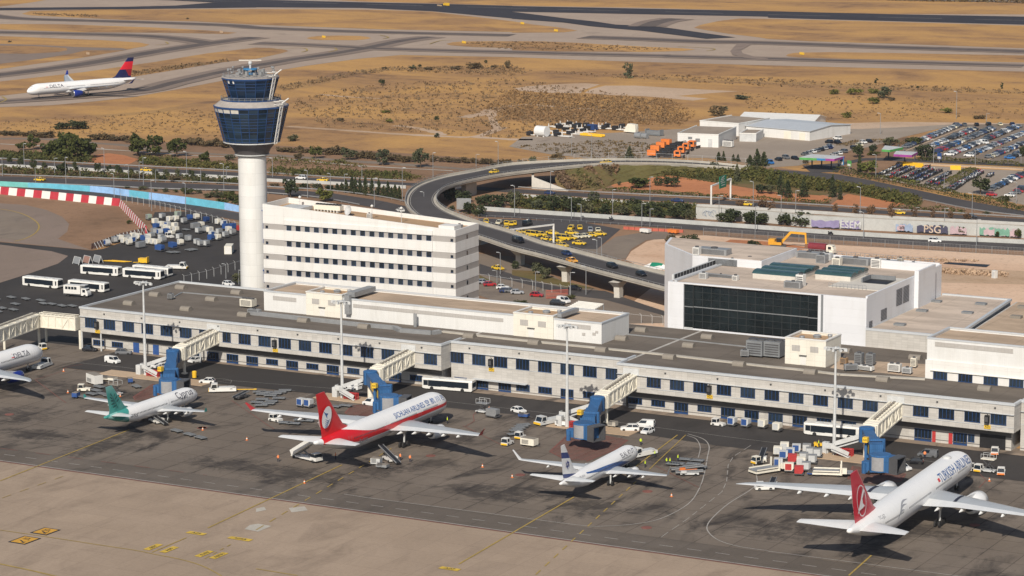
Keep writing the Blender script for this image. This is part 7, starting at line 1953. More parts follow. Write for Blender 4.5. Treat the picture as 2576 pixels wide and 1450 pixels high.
for k in range(7):
 c = a_+d_*(k/6)+Vector((d_.y,-d_.x,0)).normalized()*.03+Zv*(1.5+.5*(k%2)); u = d_.normalized()
 m.add([c+u*(.9*math.cos(2*PI*j/10))+Zv*(.8*math.sin(2*PI*j/10))for j in range(10)],[tuple(range(10))])
m.build('painted_patch','graf_pink',gw)
graf(B4(1440,905),B4(1740,922),None,None,0,back='graf_dark'); graf(B4(1480,908),B4(1700,920),'PSG','graf_cream',3.6,1.8)
graf(B4(1760,922),B4(1920,930),None,None,0,back='graf_pink'); graf(B4(2045,934),B4(2335,948),None,None,0,back='graf_green'); graf(B4(2085,936),B4(2295,946),None,None,0,back='graf_pink'); graf(B4(2340,950),B4(2420,953),None,None,0,back='graf_pink')
a_,d_ = on_wall(B3(1860,767),B3(1950,772)); m = MB(); n_ = Vector((d_.y,-d_.x,0)).normalized()*.03
u_ = d_.normalized()
for k in range(6):
 c = a_+d_*(k/5)+n_+Zv*(1.9+.3*(k%2)); rr = .55+.2*(k%3)
 P =[c+u_*(rr*math.cos(.7*j))+Zv*(rr*1.2*math.sin(.7*j))for j in range(7+k%2)]
 for p,q in zip(P[:-1],P[1:]):m.bar(p,q,.14,.05)
m.build('painted_scrawl','graf_blue',gw)
# pedestrian blue panel wall
BP =[B1(-300,436),B1(0,448),B1(270,462),B1(470,470),B1(870,504),B1(1050,522),B1(1250,552),B1(1440,578),B1(1800,624),B1(2170,676),B1(2340,704),B1(2500,730)]
bw = thing('panel_fence','long fence of pale blue and turquoise panels curving toward the control tower','fence')
mk('panel_sky',(.30,.50,.80),.5); mk('panel_teal',(.14,.46,.60),.5); mk('panel_green',(.16,.48,.46),.5)
hh_ =[1.9,1.9,1.9,1.9,2.3,2.5,2.6,2.7,2.7,2.6,2.3,2.3]
P = pts_at(BP)
for k in range(len(P)-1):
 mm =['panel_green','panel_green','panel_teal','panel_teal','panel_sky','panel_sky','panel_teal','panel_sky','panel_teal','panel_sky','panel_sky'][k]
 a,b = P[k],P[k+1]
 MB().hexa([a,b,b+Vector((.05,.3,0)),a+Vector((.05,.3,0)),a+Zv*hh_[k],b+Zv*hh_[k+1],b+Vector((.05,.3,hh_[k+1])),a+Vector((.05,.3,hh_[k]))]).build('panel',mm,bw)
 # red and white blast fence
bf = thing('blast_fence','red and white striped blast wall bounding the taxiway end','blast wall')
P = resample([at(B1(-100,520)),at(B1(0,527)),at(B1(560,582)),at(B1(1150,644))],3.9)
for k,(a,b)in enumerate(zip(P[:-1],P[1:])):
 MB().hexa([a,b,b+Vector((0,1.2,0)),a+Vector((0,1.2,0)),a+Vector((.1,.6,2.75)),b+Vector((.1,.6,2.75)),b+Vector((.1,1.0,2.75)),a+Vector((.1,1.0,2.75))]).build('block','red_dull' if k%2 else 'white_paint',bf)if 'red_dull' in MT else(mk('red_dull',(.42,.035,.05),.6),MB().hexa([a,b,b+Vector((0,1.2,0)),a+Vector((0,1.2,0)),a+Vector((.1,.6,2.75)),b+Vector((.1,.6,2.75)),b+Vector((.1,1.0,2.75)),a+Vector((.1,1.0,2.75))]).build('block','red_dull' if k%2 else 'white_paint',bf))
P = resample([at(B1(1150,644)),at(B1(1395,905))],2.4)
for k,(a,b)in enumerate(zip(P[:-1],P[1:])):
 MB().hexa([a,b,b+Vector((1.1,.2,0)),a+Vector((1.1,.2,0)),a+Vector((.7,.1,2.5)),b+Vector((.7,.1,2.5)),b+Vector((1.0,.1,2.5)),a+Vector((1.0,.1,2.5))]).build('block','red_dull' if k%2 else 'white_paint',bf)
 # slanted steel blast screen
bs = thing('blast_screen','row of slanted steel blast screens edging the west yard','blast screen')
P = resample([at(B1(1400,905)),at(B1(1150,965)),at(B1(880,1065))],2.2); m = MB()
mk('screen_brown',(.28,.16,.13),.6)
m2 = MB()
for a,b in zip(P[:-1],P[1:]):
 s_ = Vector(((b-a).y,-(b-a).x,0)).normalized()*1.4
 m.bar(a+Zv*.1,a+s_*-.2+Zv*2.1,.16); m.bar(a-s_,a-s_*.2+Zv*2.1,.12); m2.add([a+Zv*.2,b+Zv*.2,b-s_*.2+Zv*2.1,a-s_*.2+Zv*2.1],[(0,1,2,3)])
m.build('frames','light_grey',bs); m2.build('louvre_panels','screen_brown',bs)
for q,mt_,lb in(((745,1205),'light_grey','grey slanted blast screen standing alone by the orange tow bars'),((840,1195),'screen_brown','red-brown slanted blast screen by the orange tow bars'),((940,1190),'light_grey','white framed screen nearest the orange tow bars')):
 t = thing('blast_screen',lb,'blast screen',at(B1(*q)),R(-20)); MB().bar((-1.8,-.6,.05),(-1.8,.3,2.4),.14).bar((1.8,-.6,.05),(1.8,.3,2.4),.14).bar((-1.8,1.1,.05),(-1.8,.3,2.4),.12).bar((1.8,1.1,.05),(1.8,.3,2.4),.12).bar((-1.8,.3,2.4),(1.8,.3,2.4),.12).build('frame','light_grey',t)
 MB().add([(-1.7,-.5,.3),(1.7,-.5,.3),(1.7,.28,2.3),(-1.7,.28,2.3)],[(0,1,2,3)]).build('panel',mt_ if mt_!='light_grey' else 'galv',t)
def post_fence(label,q,h=2.4,step=4.0,bent=True,mat='light_grey',mesh=False,name='wire_fence',z0=0):
 P = resample(pts_at(q),step); t = thing(name,label,'fence'); m,w = MB(),MB()
 m.bar((0,0,0),(0,0,h),.09)
 if bent:m.bar((0,0,h),(-.35,-.35,h+.45),.09)
 p0 = m.build('post',mat,t,loc=P[0])
 for a in P[1:]:
  o = p0.copy(); COL.objects.link(o); o.location = a
 for a,b in zip(P[:-1],P[1:]):
  for z in((h,.08,h*.55)if mesh else(h-.1,)):w.bar(a+Zv*z,b+Zv*z,.05)
  if mesh:
   n = int((b-a).length/.45)
   for k in range(n):c = a.lerp(b,(k+.5)/n); w.bar(c+Zv*.05,c+Zv*h,.04)
 w.build('wires',mat,t)
 return t
post_fence('wire fence with bent posts along the perimeter road above the container yard',[B1(1170,590),B1(1500,660),B1(2000,790),B1(2330,880)],2.6)
post_fence('wire fence with bent posts along the tarmac below the control tower',[B1(1780,1395),B1(2000,1345),B1(2340,1240)],2.6)
post_fence('wire fence with bent posts before the parking under the flyover',[T2(2150,20),T3(0,70),T3(300,110),T3(560,150)],2.6)
post_fence('wire fence with bent posts beside the glazed hall',[T3(1080,400),T3(1250,420),T3(1460,440)],2.4)
post_fence('grey mesh fence along the near side of the highway',[B3(1850,925),B3(2475,965),B4(600,1005),B4(1400,1060),B4(2475,1125),(2700,665)],2.6,5.0,False,'galv',True,'mesh_fence')
post_fence('metal guard railing between the taxi rank and the highway',[B2(2150,750),B3(0,768),B3(800,815),B3(1640,868)],1.0,3.0,False,'galv')
for lb,q in(('guard rail along the far carriageway verge',[B1(-200,175),B1(0,190),B1(800,238),B1(1600,276),B1(2320,312),B2(700,370),B2(1450,408)]),('guard rail above the near carriageway',[B1(-200,335),B1(0,346),B1(800,376),B1(1600,408),B1(2320,440),B2(120,466),B2(700,500),B2(1200,560),B2(1450,610)]),('guard rail below the near carriageway',[B1(-200,412),B1(0,422),B1(800,450),B1(1600,486),B1(2320,503),B2(120,525),B2(600,568),B2(1000,640)]),('guard rail along the far carriageway east of the flyover',[B3(60,470),B3(850,520),B3(2000,576),B3(2475,612),B4(600,648),B4(1200,684),B4(2475,762)]),('guard rail along the descending ramp road',[B4(1500,590),B4(2000,690),B4(2475,750)])):
 P = resample(curve(pts_at(q),3),6); t = thing('guard_rail',lb,'guard rail'); m = MB()
 for a,b in zip(P[:-1],P[1:]):m.bar(a+Zv*.65,b+Zv*.65,.1,.34).bar(a,a+Zv*.6,.12)
 m.build('rail','galv',t)
post_fence('timber and wire fence at the top of the ramp below the snow ploughs',[B3(100,245),B3(600,195),B3(1100,175),B3(1700,205),B3(2400,250)],2.6,7.0,False,'light_grey')
rb_ = thing('red_barrier','row of red plastic barriers at the end of the taxi rank','barrier'); P = resample(pts_at([B3(1080,865),B3(1300,880),B3(1660,898)]),2.2)
for a,b in zip(P[:-1],P[1:]):MB().bar(a+Zv*.5,a.lerp(b,.92)+Zv*.5,.5,1.0).build('segment','red_soft' if 'red_soft' in MT else mk('red_soft',(.48,.12,.08),.6)and 'red_soft',rb_)
gt = thing('red_gate','red barred gate of the parking under the flyover','gate'); m = MB(); a,b = at(T3(330,185)),at(T3(540,175)); d = b-a
for k in range(22):m.bar(a+d*(k/21),a+d*(k/21)+Zv*2.6,.09)
for z in(.3,1.4,2.5):m.bar(a+Zv*z,b+Zv*z,.12)
m.build('bars','red_soft',gt)

# ================= lamp posts, gantries, signs =================
lamp = None
LP =[(B1,235,270,38),(B1,345,430,265),(B1,530,360,178),(B1,638,430,170),(B1,775,365,258),(B1,1010,300,85),(B1,1105,560,332),(B1,1245,388,245),(B1,1350,395,215),(B1,1388,440,175),(B1,1467,690,392),(B1,1505,415,292),(B1,1797,700,425),(B1,1806,365,118),(B1,1942,418,278),(B1,2165,492,235),(B1,2190,412,262),(B1,25,350,185),(B2,160,360,182),(B2,500,562,300),(B2,720,505,330),(B2,857,510,332),(B2,1145,650,372),(B2,1025,382,262),(B2,1417,600,272),(B2,1625,725,507),(B2,1712,362,126),(B2,2342,272,22),(B2,2128,260,140),(B3,25,742,448),(B3,373,552,308),(B3,575,762,562),(B3,668,782,627),(B3,973,722,482),(B3,1255,842,617),(B3,1333,602,360),(B3,1334,832,667),(B3,2000,802,542),(B3,2331,652,408),(B3,2351,892,648),(B3,865,1150,950),(B3,820,1322,972),(B3,715,1500,1227),(B3,565,1520,1282),(B3,228,1480,1277),(B3,575,150,-25),(B3,770,195,-50),(B4,890,742,462),(B4,921,952,702),(B4,1041,378,148),(B4,266,752,492),(B4,126,742,542),(B4,1430,762,662),(B4,1705,872,662),(B4,1971,762,522),(B4,2015,1022,772),(B4,1600,225,0),(B4,1702,492,332),(B4,2400,622,412),(B4,2003,245,100),(B4,2445,250,140),(A4,1820,1150,890),(A4,1085,1300,1100),(A4,2110,1190,1100),(B2,2362,1300,1095),(T2,2330,40,-60),(B1,2185,1345,1205),(B1,2310,1400,1258)]
def lamp_label(q):
 x,y = q
 if y<352:return 'tall thin lamp post at the edge of the dry field'
 if x<600:return 'tall thin lamp post along the carriageways west of the control tower' if y<560 else 'lamp post on the tarmac edge near the control tower'
 if x<1200:return 'tall thin lamp post between the control tower and the flyover curve'
 if x<1700 and y>560:return 'lamp post beside the lower flyover'
 if x<1940:return 'tall thin lamp post along the highway east of the flyover'
 return 'tall thin lamp post between the highway and the car park'
for fn_,x,yb,yt in LP:
 q = fn_(x,yb); h = max(4.0,min(14,hgt(q,fn_(x,yt)))); p = at(q)
 if lamp is None:
  lamp = thing('lamp_post',lamp_label(q),'lamp post',p,0,'lamp posts along the roads'); lamp.scale =(1,1,h/10)
  MB().cyl((0,0,0),(0,0,10),.14,.09,7).build('pole','galv',lamp)
  MB().bar((-.1,0,10),(1.1,-.3,10.15),.1).box(.7,1.6,-.55,-.15,10.08,10.25).build('lamp_head','light_grey',lamp)
 else:dup(lamp,p,rnd.choice([0,PI])+rnd.uniform(-.2,.2),lamp_label(q),None,(1,1,h/10))
def gantry(label,q0,t0,q1,t1,sign=None):
 t = thing('sign_gantry',label,'gantry'); a,b = at(q0),at(q1); h0,h1 = hgt(q0,t0),hgt(q1,t1)
 MB().cyl(a,a+Zv*h0,.34,n=8).build('post','white_paint',t); MB().cyl(b,b+Zv*h1,.34,n=8).build('post','white_paint',t)
 MB().bar(a+Zv*(h0-.25),b+Zv*(h1-.25),.5,.5).build('beam','white_paint',t)
 return t,a,b,h0,h1
t,a,b,h0,h1 = gantry('white gantry with a large green road sign over the far carriageway',B3(1925,645),B3(1925,440),B3(2112,577),B3(2112,370))
d =(b-a); u = d.normalized(); c0,c1 = a.lerp(b,.36),a.lerp(b,.72); n_ = Vector((u.y,-u.x,0))
n_ = n_ if n_.dot(CAM-a)>0 else-n_
P =[c+n_*o+Zv*z for z in(h0-2.2,h0+2.2)for c,o in((c0,.45),(c1,.45),(c1,.3),(c0,.3))]
s_ = MB().hexa(P).build('sign_board','green_sign',t)
m = MB()
for k,(z,f0,f1)in enumerate(((.95,.2,.7),(.35,.15,.6),(-.3,.2,.8),(-1.2,.3,.8))):m.bar(c0.lerp(c1,f0)+n_*.47+Zv*(h0+z),c0.lerp(c1,f1)+n_*.47+Zv*(h0+z),.03,.22)
m.bar(c0.lerp(c1,.3)+n_*.47+Zv*(h0+1.4),c0.lerp(c1,.7)+n_*.47+Zv*(h0+1.9),.03,.25); m.build('sign_lines','white_paint',s_)
gantry('white gantry frame over the flyover approach beside the taxi rank',B2(2462,1062),B2(2460,862),B3(402,1000),B3(402,812))
bl = thing('billboard','grey back of a billboard in the shrubs beside the flyover curve','billboard',at(B2(2010,705)),R(20)); MB().box(-2.6,2.6,-.15,.15,1.2,5.2).build('board','galv',bl); MB().bar((-1.8,.2,0),(-1.8,.2,5),.2).bar((1.8,.2,0),(1.8,.2,5),.2).build('posts','dark_metal',bl)
# yellow taxiway boards on the far airfield
for i,q in enumerate((A2(655,372),A2(2010,425),A3(100,240),A3(425,310),A4(327,535),A1(850,535),A1(2140,325))):
 t = thing('taxiway_board',['yellow taxiway board on the small oval grass island','yellow taxiway board at the pointed end of the long grass island','yellow taxiway board on the grass beside the runway exit','yellow taxiway board at the tip of the grass beside the runway exit','orange taxiway board on the narrow grass strip at the right','pale taxiway board on the grass above the taxiing jet','small pale board at the tip of the upper west grass strip'][i],'board',at(q),R(-28))
 MB().box(-2.0,2.0,-.15,.15,.3,1.7).build('face','sign_yellow' if i<5 else 'kerb_tan',t); MB().box(-1.6,-1.4,-.1,.1,0,.3).box(1.4,1.6,-.1,.1,0,.3).build('legs','dark_metal',t)
t = thing('runway_truck','yellow sweeper truck driving on the black runway','truck',at(A2(1840,60)),R(150)); MB().box(-5,3,-1.6,1.6,1.0,4.6).box(3,5.2,-1.5,1.5,.8,3.6).build('body','yellow_paint',t); MB().box(5.2,5.3,-1.3,1.3,2.0,3.3).build('windscreen','glass_dark',t); base_wheels(t,(-3,3.4),1.4,.7); t.scale =(.6,.6,.5)
t = thing('runway_trailer','low trailer with pale posts behind the sweeper truck','trailer',at(A2(1775,68)),R(150)); MB().box(-5,5,-1.3,1.3,.8,1.3).build('bed','dark_metal',t); m = MB()
for k in range(5):m.box(-4.4+2.1*k,-3.4+2.1*k,-.6,.6,1.3,3.0)
m.build('drums','kerb_tan',t); base_wheels(t,(-3,3),1.1,.5); t.scale =(.6,.6,.5)

# ================= moving and parked road vehicles =================
def road_dir(fn,x,y,dx,dy,z=0):
 a,b = at(fn(x,y),z),at(fn(x+dx,y+dy),z); d = b-a; return math.atan2(d.y,d.x)
MV =[(B3,905,230,6.15,'paint_taxi','estate',-60,6,'yellow taxi on the top of the flyover below the storage yard'),(B2,2300,322,ZD,'paint_taxi','hatch',-60,8,'pale yellow taxi on the flyover above the underpass'),(B1,1415,303,0,'paint_taxi','sedan',60,3,'yellow taxi on the far carriageway before the red earth'),(B1,385,397,0,'paint_taxi','sedan',-60,-3,'yellow taxi on the near carriageway above the blue panels'),(B2,437,380,0,'paint_white','suv',-60,-3,'white car on the far carriageway right of the control tower'),(B2,645,400,0,'paint_taxi','sedan',-60,-3,'yellow taxi on the far carriageway behind the white car'),(B3,365,527,0,'paint_navy','hatch',60,3,'dark blue car emerging from the underpass'),(B3,1600,600,0,'paint_navy','sedan',60,3,'blue car on the far carriageway left of the green sign gantry'),(B3,2265,634,0,'paint_taxi','sedan',60,3,'yellow taxi on the far carriageway just right of the green sign gantry'),(B4,1275,718,0,'paint_taxi','hatch',60,3,'yellow taxi on the far carriageway before the red earth mound'),(B4,1965,757,0,'paint_black','hatch',60,3,'dark car at the far right of the far carriageway'),(B4,1615,990,0,'paint_white','suv',60,3,'white car on the near highway below the graffiti'),(B3,60,993,ZD,'paint_black','minibus',60,16,'black minibus on the lower flyover at the gantry'),(B3,530,1115,ZD,'paint_navy','hatch',60,16,'dark blue car on the far lane of the lower flyover'),(B3,580,1183,ZD,'paint_taxi_o','sedan',60,16,'orange taxi on the lower flyover'),(B3,970,1238,ZD,'paint_black','suv',60,16,'black car in the middle of the lower flyover'),(B3,1250,1315,ZD,'paint_black','hatch',60,16,'black car on the lower flyover nearest the glazed hall'),(B2,1395,695,0,'paint_white','sedan',-60,-20,'white car seen over the office block roof'),(B2,2340,1255,0,'paint_taxi','sedan',60,12,'yellow taxi on the road below the flyover'),(B3,150,828,0,'paint_black','minibus',60,-20,'black van at the edge of the taxi rank')]
mk('paint_taxi_o',(.80,.36,.01),.25,spec=.6)
for fn_,x,y,z,m_,k_,dx,dy,lb in MV:
 car(lb,m_,k_,at(fn_(x,y),z+.06),road_dir(fn_,x,y,dx,dy,z),None,'taxi' if 'taxi' in lb.split(' on')[0]else 'car','taxi' if 'taxi' in lb else None,'taxi' in lb)
TX =[(B2,2225,808,1),(B2,2350,815,2),(B2,2420,822,0),(B2,2468,828,0),(B2,2420,868,0),(B3,20,822,0),(B3,100,905,1),(B3,205,935,3),(B3,280,930,1),(B3,390,915,0),(B3,570,868,1),(B3,655,866,0),(B3,578,915,0),(B3,757,888,4),(B3,830,888,2),(B3,850,924,0),(B3,768,936,0),(B3,706,946,2),(B3,640,950,2),(B3,565,964,0),(B3,500,970,3),(B3,430,986,0),(B3,650,1016,0),(B3,490,1036,1),(B3,345,975,0)]
for i,(fn_,x,y,k)in enumerate(TX):
 m_,kd,ds_ =[('paint_taxi','sedan','yellow taxi'),('paint_taxi','estate','yellow estate taxi'),('paint_beige','sedan','pale cream taxi'),('paint_taxi','minibus','yellow minibus taxi'),('paint_silver','hatch','silver car')][k]
 where = 'by the railing' if y<875 else 'by the lower kerb' if y>960 else 'in the middle'
 side = ', left of the white gantry post' if(fn_ is B2 or x<400)else ', right of the white gantry post'
 far_car(ds_+' in the rank '+where+side,m_,kd,at(fn_(x,y))+Zv*.08,R(rnd.choice([-60,-75,120,20]))if y<900 else R(-10+rnd.uniform(-12,12)),'taxis in the rank','taxi' if k!=4 else 'car','taxi' if k!=4 else 'parked_car')
LOT =[(T3,240,165,'paint_red','hatch',10,'red car parked under the flyover'),(T3,50,140,'paint_silver','hatch',30,'grey covered car parked beside the red car'),(T3,440,248,'paint_black','suv',15,'black car parked by the white car shelter'),(T3,500,225,'paint_white','van',-20,'white van parked by the white car shelter'),(T3,610,102,'paint_black','hatch',10,'dark car by the red barred gate'),(T2,2200,40,'paint_silver','hatch',40,'silver car parked right behind the office block'),(T2,2260,62,'paint_red','hatch',40,'dark red car parked behind the office block'),(T2,2385,92,'paint_white','hatch',30,'white car parked between the office block and the grass'),(T2,2462,125,'paint_grey','hatch',30,'grey car parked farthest from the office block'),(T1,2210,58,'paint_white','hatch',-10,'white car parked at the foot of the control tower'),(T3,-60,125,'paint_navy','hatch',30,'dark blue car parked by the grass bank')]
for fn_,x,y,m_,k_,r_,lb in LOT:car(lb,m_,k_,at(fn_(x,y))+Zv*.1,R(r_),'cars parked under the flyover')
DEP =[(A4,670,1352,'paint_white','suv'),(A4,590,1388,'paint_black','suv'),(A4,675,1395,'paint_black','suv'),(A4,600,1428,'paint_silver','hatch'),(B4,585,88,'paint_navy','hatch'),(B4,505,108,'paint_black','hatch'),(B4,430,128,'paint_white','hatch'),(B4,355,152,'paint_grey','hatch'),(B4,545,95,'paint_silver','hatch'),(B4,468,118,'paint_grey','hatch'),(B4,390,140,'paint_silver','hatch'),(B4,885,62,'paint_beige','hatch'),(B4,920,36,'paint_white','hatch'),(B4,980,28,'paint_black','hatch'),(B4,830,90,'paint_black','hatch'),(B4,730,125,'paint_grey','suv'),(B4,685,145,'paint_white','hatch'),(B4,640,155,'paint_silver','hatch'),(B4,100,202,'paint_black','hatch'),(B4,175,185,'paint_grey','suv'),(B4,262,192,'paint_black','hatch'),(B4,15,235,'paint_blue','van')]
CN ={'paint_white':'white','paint_silver':'silver','paint_grey':'grey','paint_black':'black','paint_navy':'dark blue','paint_red':'red','paint_blue':'blue','paint_beige':'cream'}
for fn_,x,y,m_,k_ in DEP:
 w_ = 'at the corner of the long depot shed' if fn_ is A4 else 'between the depot shed and the toll canopy' if 300<x<600 else 'in the slanting row behind the toll canopy' if x>=600 else 'in front of the depot by the conifers'
 far_car(CN[m_]+' '+{'hatch':'car','suv':'tall car','van':'van'}[k_]+' parked '+w_,m_,k_,at(fn_(x,y))+Zv*.08,R(rnd.choice([-30,150]))+rnd.uniform(-.15,.15),'cars parked at the depot')
 # car park rows
def park_row(q0,q1,desc,dep=0.0,step=2.6,kinds=('hatch','hatch','suv','sedan')):
 a,b = at(q0),at(q1); d = b-a; n = int(d.length/step); h = math.atan2(d.y,d.x)+PI/2
 for k in range(n):
  if rnd.random()<.05:continue
  m_ = rnd.choices(['paint_white','paint_silver','paint_grey','paint_black','paint_navy','paint_red','paint_blue','paint_beige'],[17,17,18,21,14,6,5,2])[0]
  kd = rnd.choice(kinds); c = a+d*((k+.5)/n)
  part = 'lower end' if k<n/3 else 'middle' if k<2*n/3 else 'upper end'
  far_car(CN[m_]+' '+{'hatch':'hatchback','suv':'tall car','sedan':'saloon'}[kd]+' in the '+part+' of the '+desc,m_,kd,c+Vector((rnd.uniform(-.15,.15),rnd.uniform(-.3,.3),.1)),h+rnd.choice([0,PI])+rnd.uniform(-.05,.05),'cars in the far car park')
park_row(CP(585,445),CP(1290,150),'single row nearest the depot')
park_row(CP(1300,150),CP(2085,140),'top car park row',step=5.2)
park_row(CP(990,505),CP(1745,195),'first double row, lower side')
park_row(CP(925,430),CP(1500,200),'first double row, upper side')
park_row(CP(1420,560),CP(2165,255),'second double row, lower side')
park_row(CP(1165,545),CP(2080,165),'second double row, upper side')
park_row(CP(1690,578),CP(2165,385),'third double row, upper side')
park_row(CP(1960,588),CP(2165,505),'third double row, lower side')
park_row(CP(1690,1010),CP(2165,790),'row beside the motorbikes',step=3.0)
park_row(CP(1720,1080),CP(1760,1060),'short row below the round dark tree')
park_row(CP(1960,1090),CP(2165,985),'lowest row of the car park',step=3.4)
far_car('white panel van towering over the second double row of the far car park','paint_white','van',at(CP(1640,385))+Zv*.1,R(-30),'cars in the far car park','van','parked_van')
# motorbikes: one with parts, copied
def motorbike_mb():
 m = MB()
 for x in(-.62,.62):
  for k in range(1):m.cyl((x,-.06,.3),(x,.06,.3),.3,n=9,m=1)
 m.loft([[(x,-w,z0),(x,w,z0),(x,w,z1),(x,-w,z1)]for x,w,z0,z1 in((-.75,.08,.62,.72),(-.3,.16,.42,.80),(.15,.17,.38,.95),(.45,.1,.7,.92))],m=0)
 m.bar((.62,0,.3),(.42,0,1.02),.1,m=1); m.bar((.42,-.36,1.05),(.42,.36,1.05),.06,m=1); m.box(-.85,-.5,-.2,.2,.75,1.1,m=0)
 return m
mbm ={}
for c_ in('paint_black','paint_grey','paint_silver','paint_red','paint_navy','paint_white'):
 o = motorbike_mb().build('motorbike',[c_,'tyre']); mbm[c_] = o.data; bpy.data.objects.remove(o)
nb_ = 0
def bikes(q0,q1,desc,step=1.15):
 global nb_
 a,b = at(q0),at(q1); d = b-a; n = int(d.length/step); h = math.atan2(d.y,d.x)+PI/2
 for k in range(n):
  if rnd.random()<.10 or nb_>=298:continue
  c_ = rnd.choices(list(mbm),[40,22,14,6,12,6])[0]
  o = bpy.data.objects.new('motorbike',mbm[c_]); COL.objects.link(o); nb_+=1
  o.location = a+d*((k+.5)/n)+Vector((rnd.uniform(-.2,.2),rnd.uniform(-.3,.3),.08)); o.rotation_euler =(0,R(0),h+rnd.uniform(-.15,.15)); o.scale =(1.25,1.25,1.25)
  tag(o,CN[c_].replace('cream','pale')+' motorbike in the '+desc,'motorbike','motorbikes in the motorbike park')
for q0,q1,ds_ in(((235,815),(545,670),'row of motorbikes nearest the purple canopy'),((330,845),(640,700),'second row of motorbikes from the purple canopy'),((400,850),(700,715),'third row of motorbikes from the purple canopy'),((560,860),(900,700),'row of motorbikes below the yellow hoarding'),((650,890),(960,730),'second row of motorbikes below the yellow hoarding'),((740,905),(1060,750),'long middle row of motorbikes'),((880,930),(1180,780),'row of motorbikes past the middle lamp post'),((1000,940),(1140,860),'short row of motorbikes at the hedge'),((1140,1010),(1420,850),'row of motorbikes left of the round dark tree'),((1230,1000),(1560,760),'row of motorbikes between shrubs and the open lane'),((1440,860),(1610,770),'short row of motorbikes beside the open lane'),((1690,830),(1830,740),'row of motorbikes beside the parked cars'),((1370,1030),(1480,900),'last row of motorbikes before the round dark tree'),((1750,890),(1960,780),'row of motorbikes next to the car row')):
 bikes(CP(*q0),CP(*q1),ds_)
for fn_,x,y,lb in((B4,605,918,'rider on a motorbike on the near highway beside the excavator'),(B3,962,782,'rider on a motorbike on the highway above the taxi rank')):
 t = thing('motorbike',lb.replace('rider on a motorbike','dark motorbike carrying a rider'),'motorbike',at(fn_(x,y))+Zv*.1,road_dir(fn_,x,y,60,3)); m = motorbike_mb(); m.build('frame_and_wheels',['paint_black','tyre'],t)
 person(lb,fn_(x,y-6),'light_grey' if fn_ is B4 else 'navy_cloth','navy_cloth',road_dir(fn_,x,y,60,3),0,.45)
 # yellow hoardings, toll canopies
for q0,q1,h,lb in((CP(560,675),CP(835,700),1.8,'long yellow hoarding at the top of the motorbike park'),(CP(1190,725),CP(1330,728),1.8,'short yellow hoarding at the top of the motorbike park')):
 wall_thing('hoarding',lb,'hoarding',[at(q0),at(q1)],h,.2,'yellow_paint','board')
wall_thing('barrier_wall','tan kerb wall between the car park and the motorbike park','wall',pts_at([CP(740,650),CP(1500,690),CP(2165,725)]),.5,3.0,'kerb_tan','kerb')
def canopy(label,corners,z,cols,posts):
 t = thing('toll_canopy',label,'canopy'); P =[at(q,z)for q in corners]
 MB().prism([(p.x,p.y)for p in P],z-.05,z+.05).build('roof','light_grey',t)
 a,b = P[0],P[1]; n = len(cols)
 for k,c_ in enumerate(cols):
  MB().bar(a.lerp(b,k/n)-Zv*.45,a.lerp(b,(k+1)/n)-Zv*.45,.2,.9).build('fascia',c_,t)
 b2 = P[2]; MB().bar(b-Zv*.45,b2-Zv*.45,.2,.9).build('fascia',cols[-1],t)
 for q in posts:p = at(q); MB().cyl(p,p+Zv*(z-.1),.3,n=8).build('post','dark_metal',t)
canopy('toll canopy striped green, blue and purple at the car park exit',[B4(305,170),B4(640,185),B4(740,158),B4(420,138)],5.2,['canopy_green','canopy_green','canopy_blue','canopy_purple'],[B4(425,272),B4(518,276),B4(612,282),B4(680,262)])
canopy('toll canopy with a green fascia',[B4(1100,92),B4(1180,98),B4(1305,72),B4(1130,55)],5.2,['canopy_green'],[B4(1165,180),B4(1260,165)])
canopy('toll canopy with a purple fascia',[B4(1215,138),B4(1390,148),B4(1445,118),B4(1240,108)],5.2,['canopy_purple'],[B4(1320,222),B4(1420,205)])
for q,lb,m_,h in((B4(712,285),'tall blue and white ticket sign at the toll canopy','canopy_blue',5.0),(B4(785,285),'small green and blue sign board at the hedge','canopy_green',3.5),(CP(1045,630),'dark blue sign board at the car park edge','blue_paint',4.0)):
 t = thing('sign_board',lb,'sign',at(q),R(-28)); MB().box(-1.1,1.1,-.15,.15,h*.35,h).build('board',m_,t); MB().box(-.9,.9,-.17,-.152,h*.4,h*.62).build('panel','white_paint',t); MB().box(-.1,.1,-.1,.1,0,h*.35).build('post','galv',t)
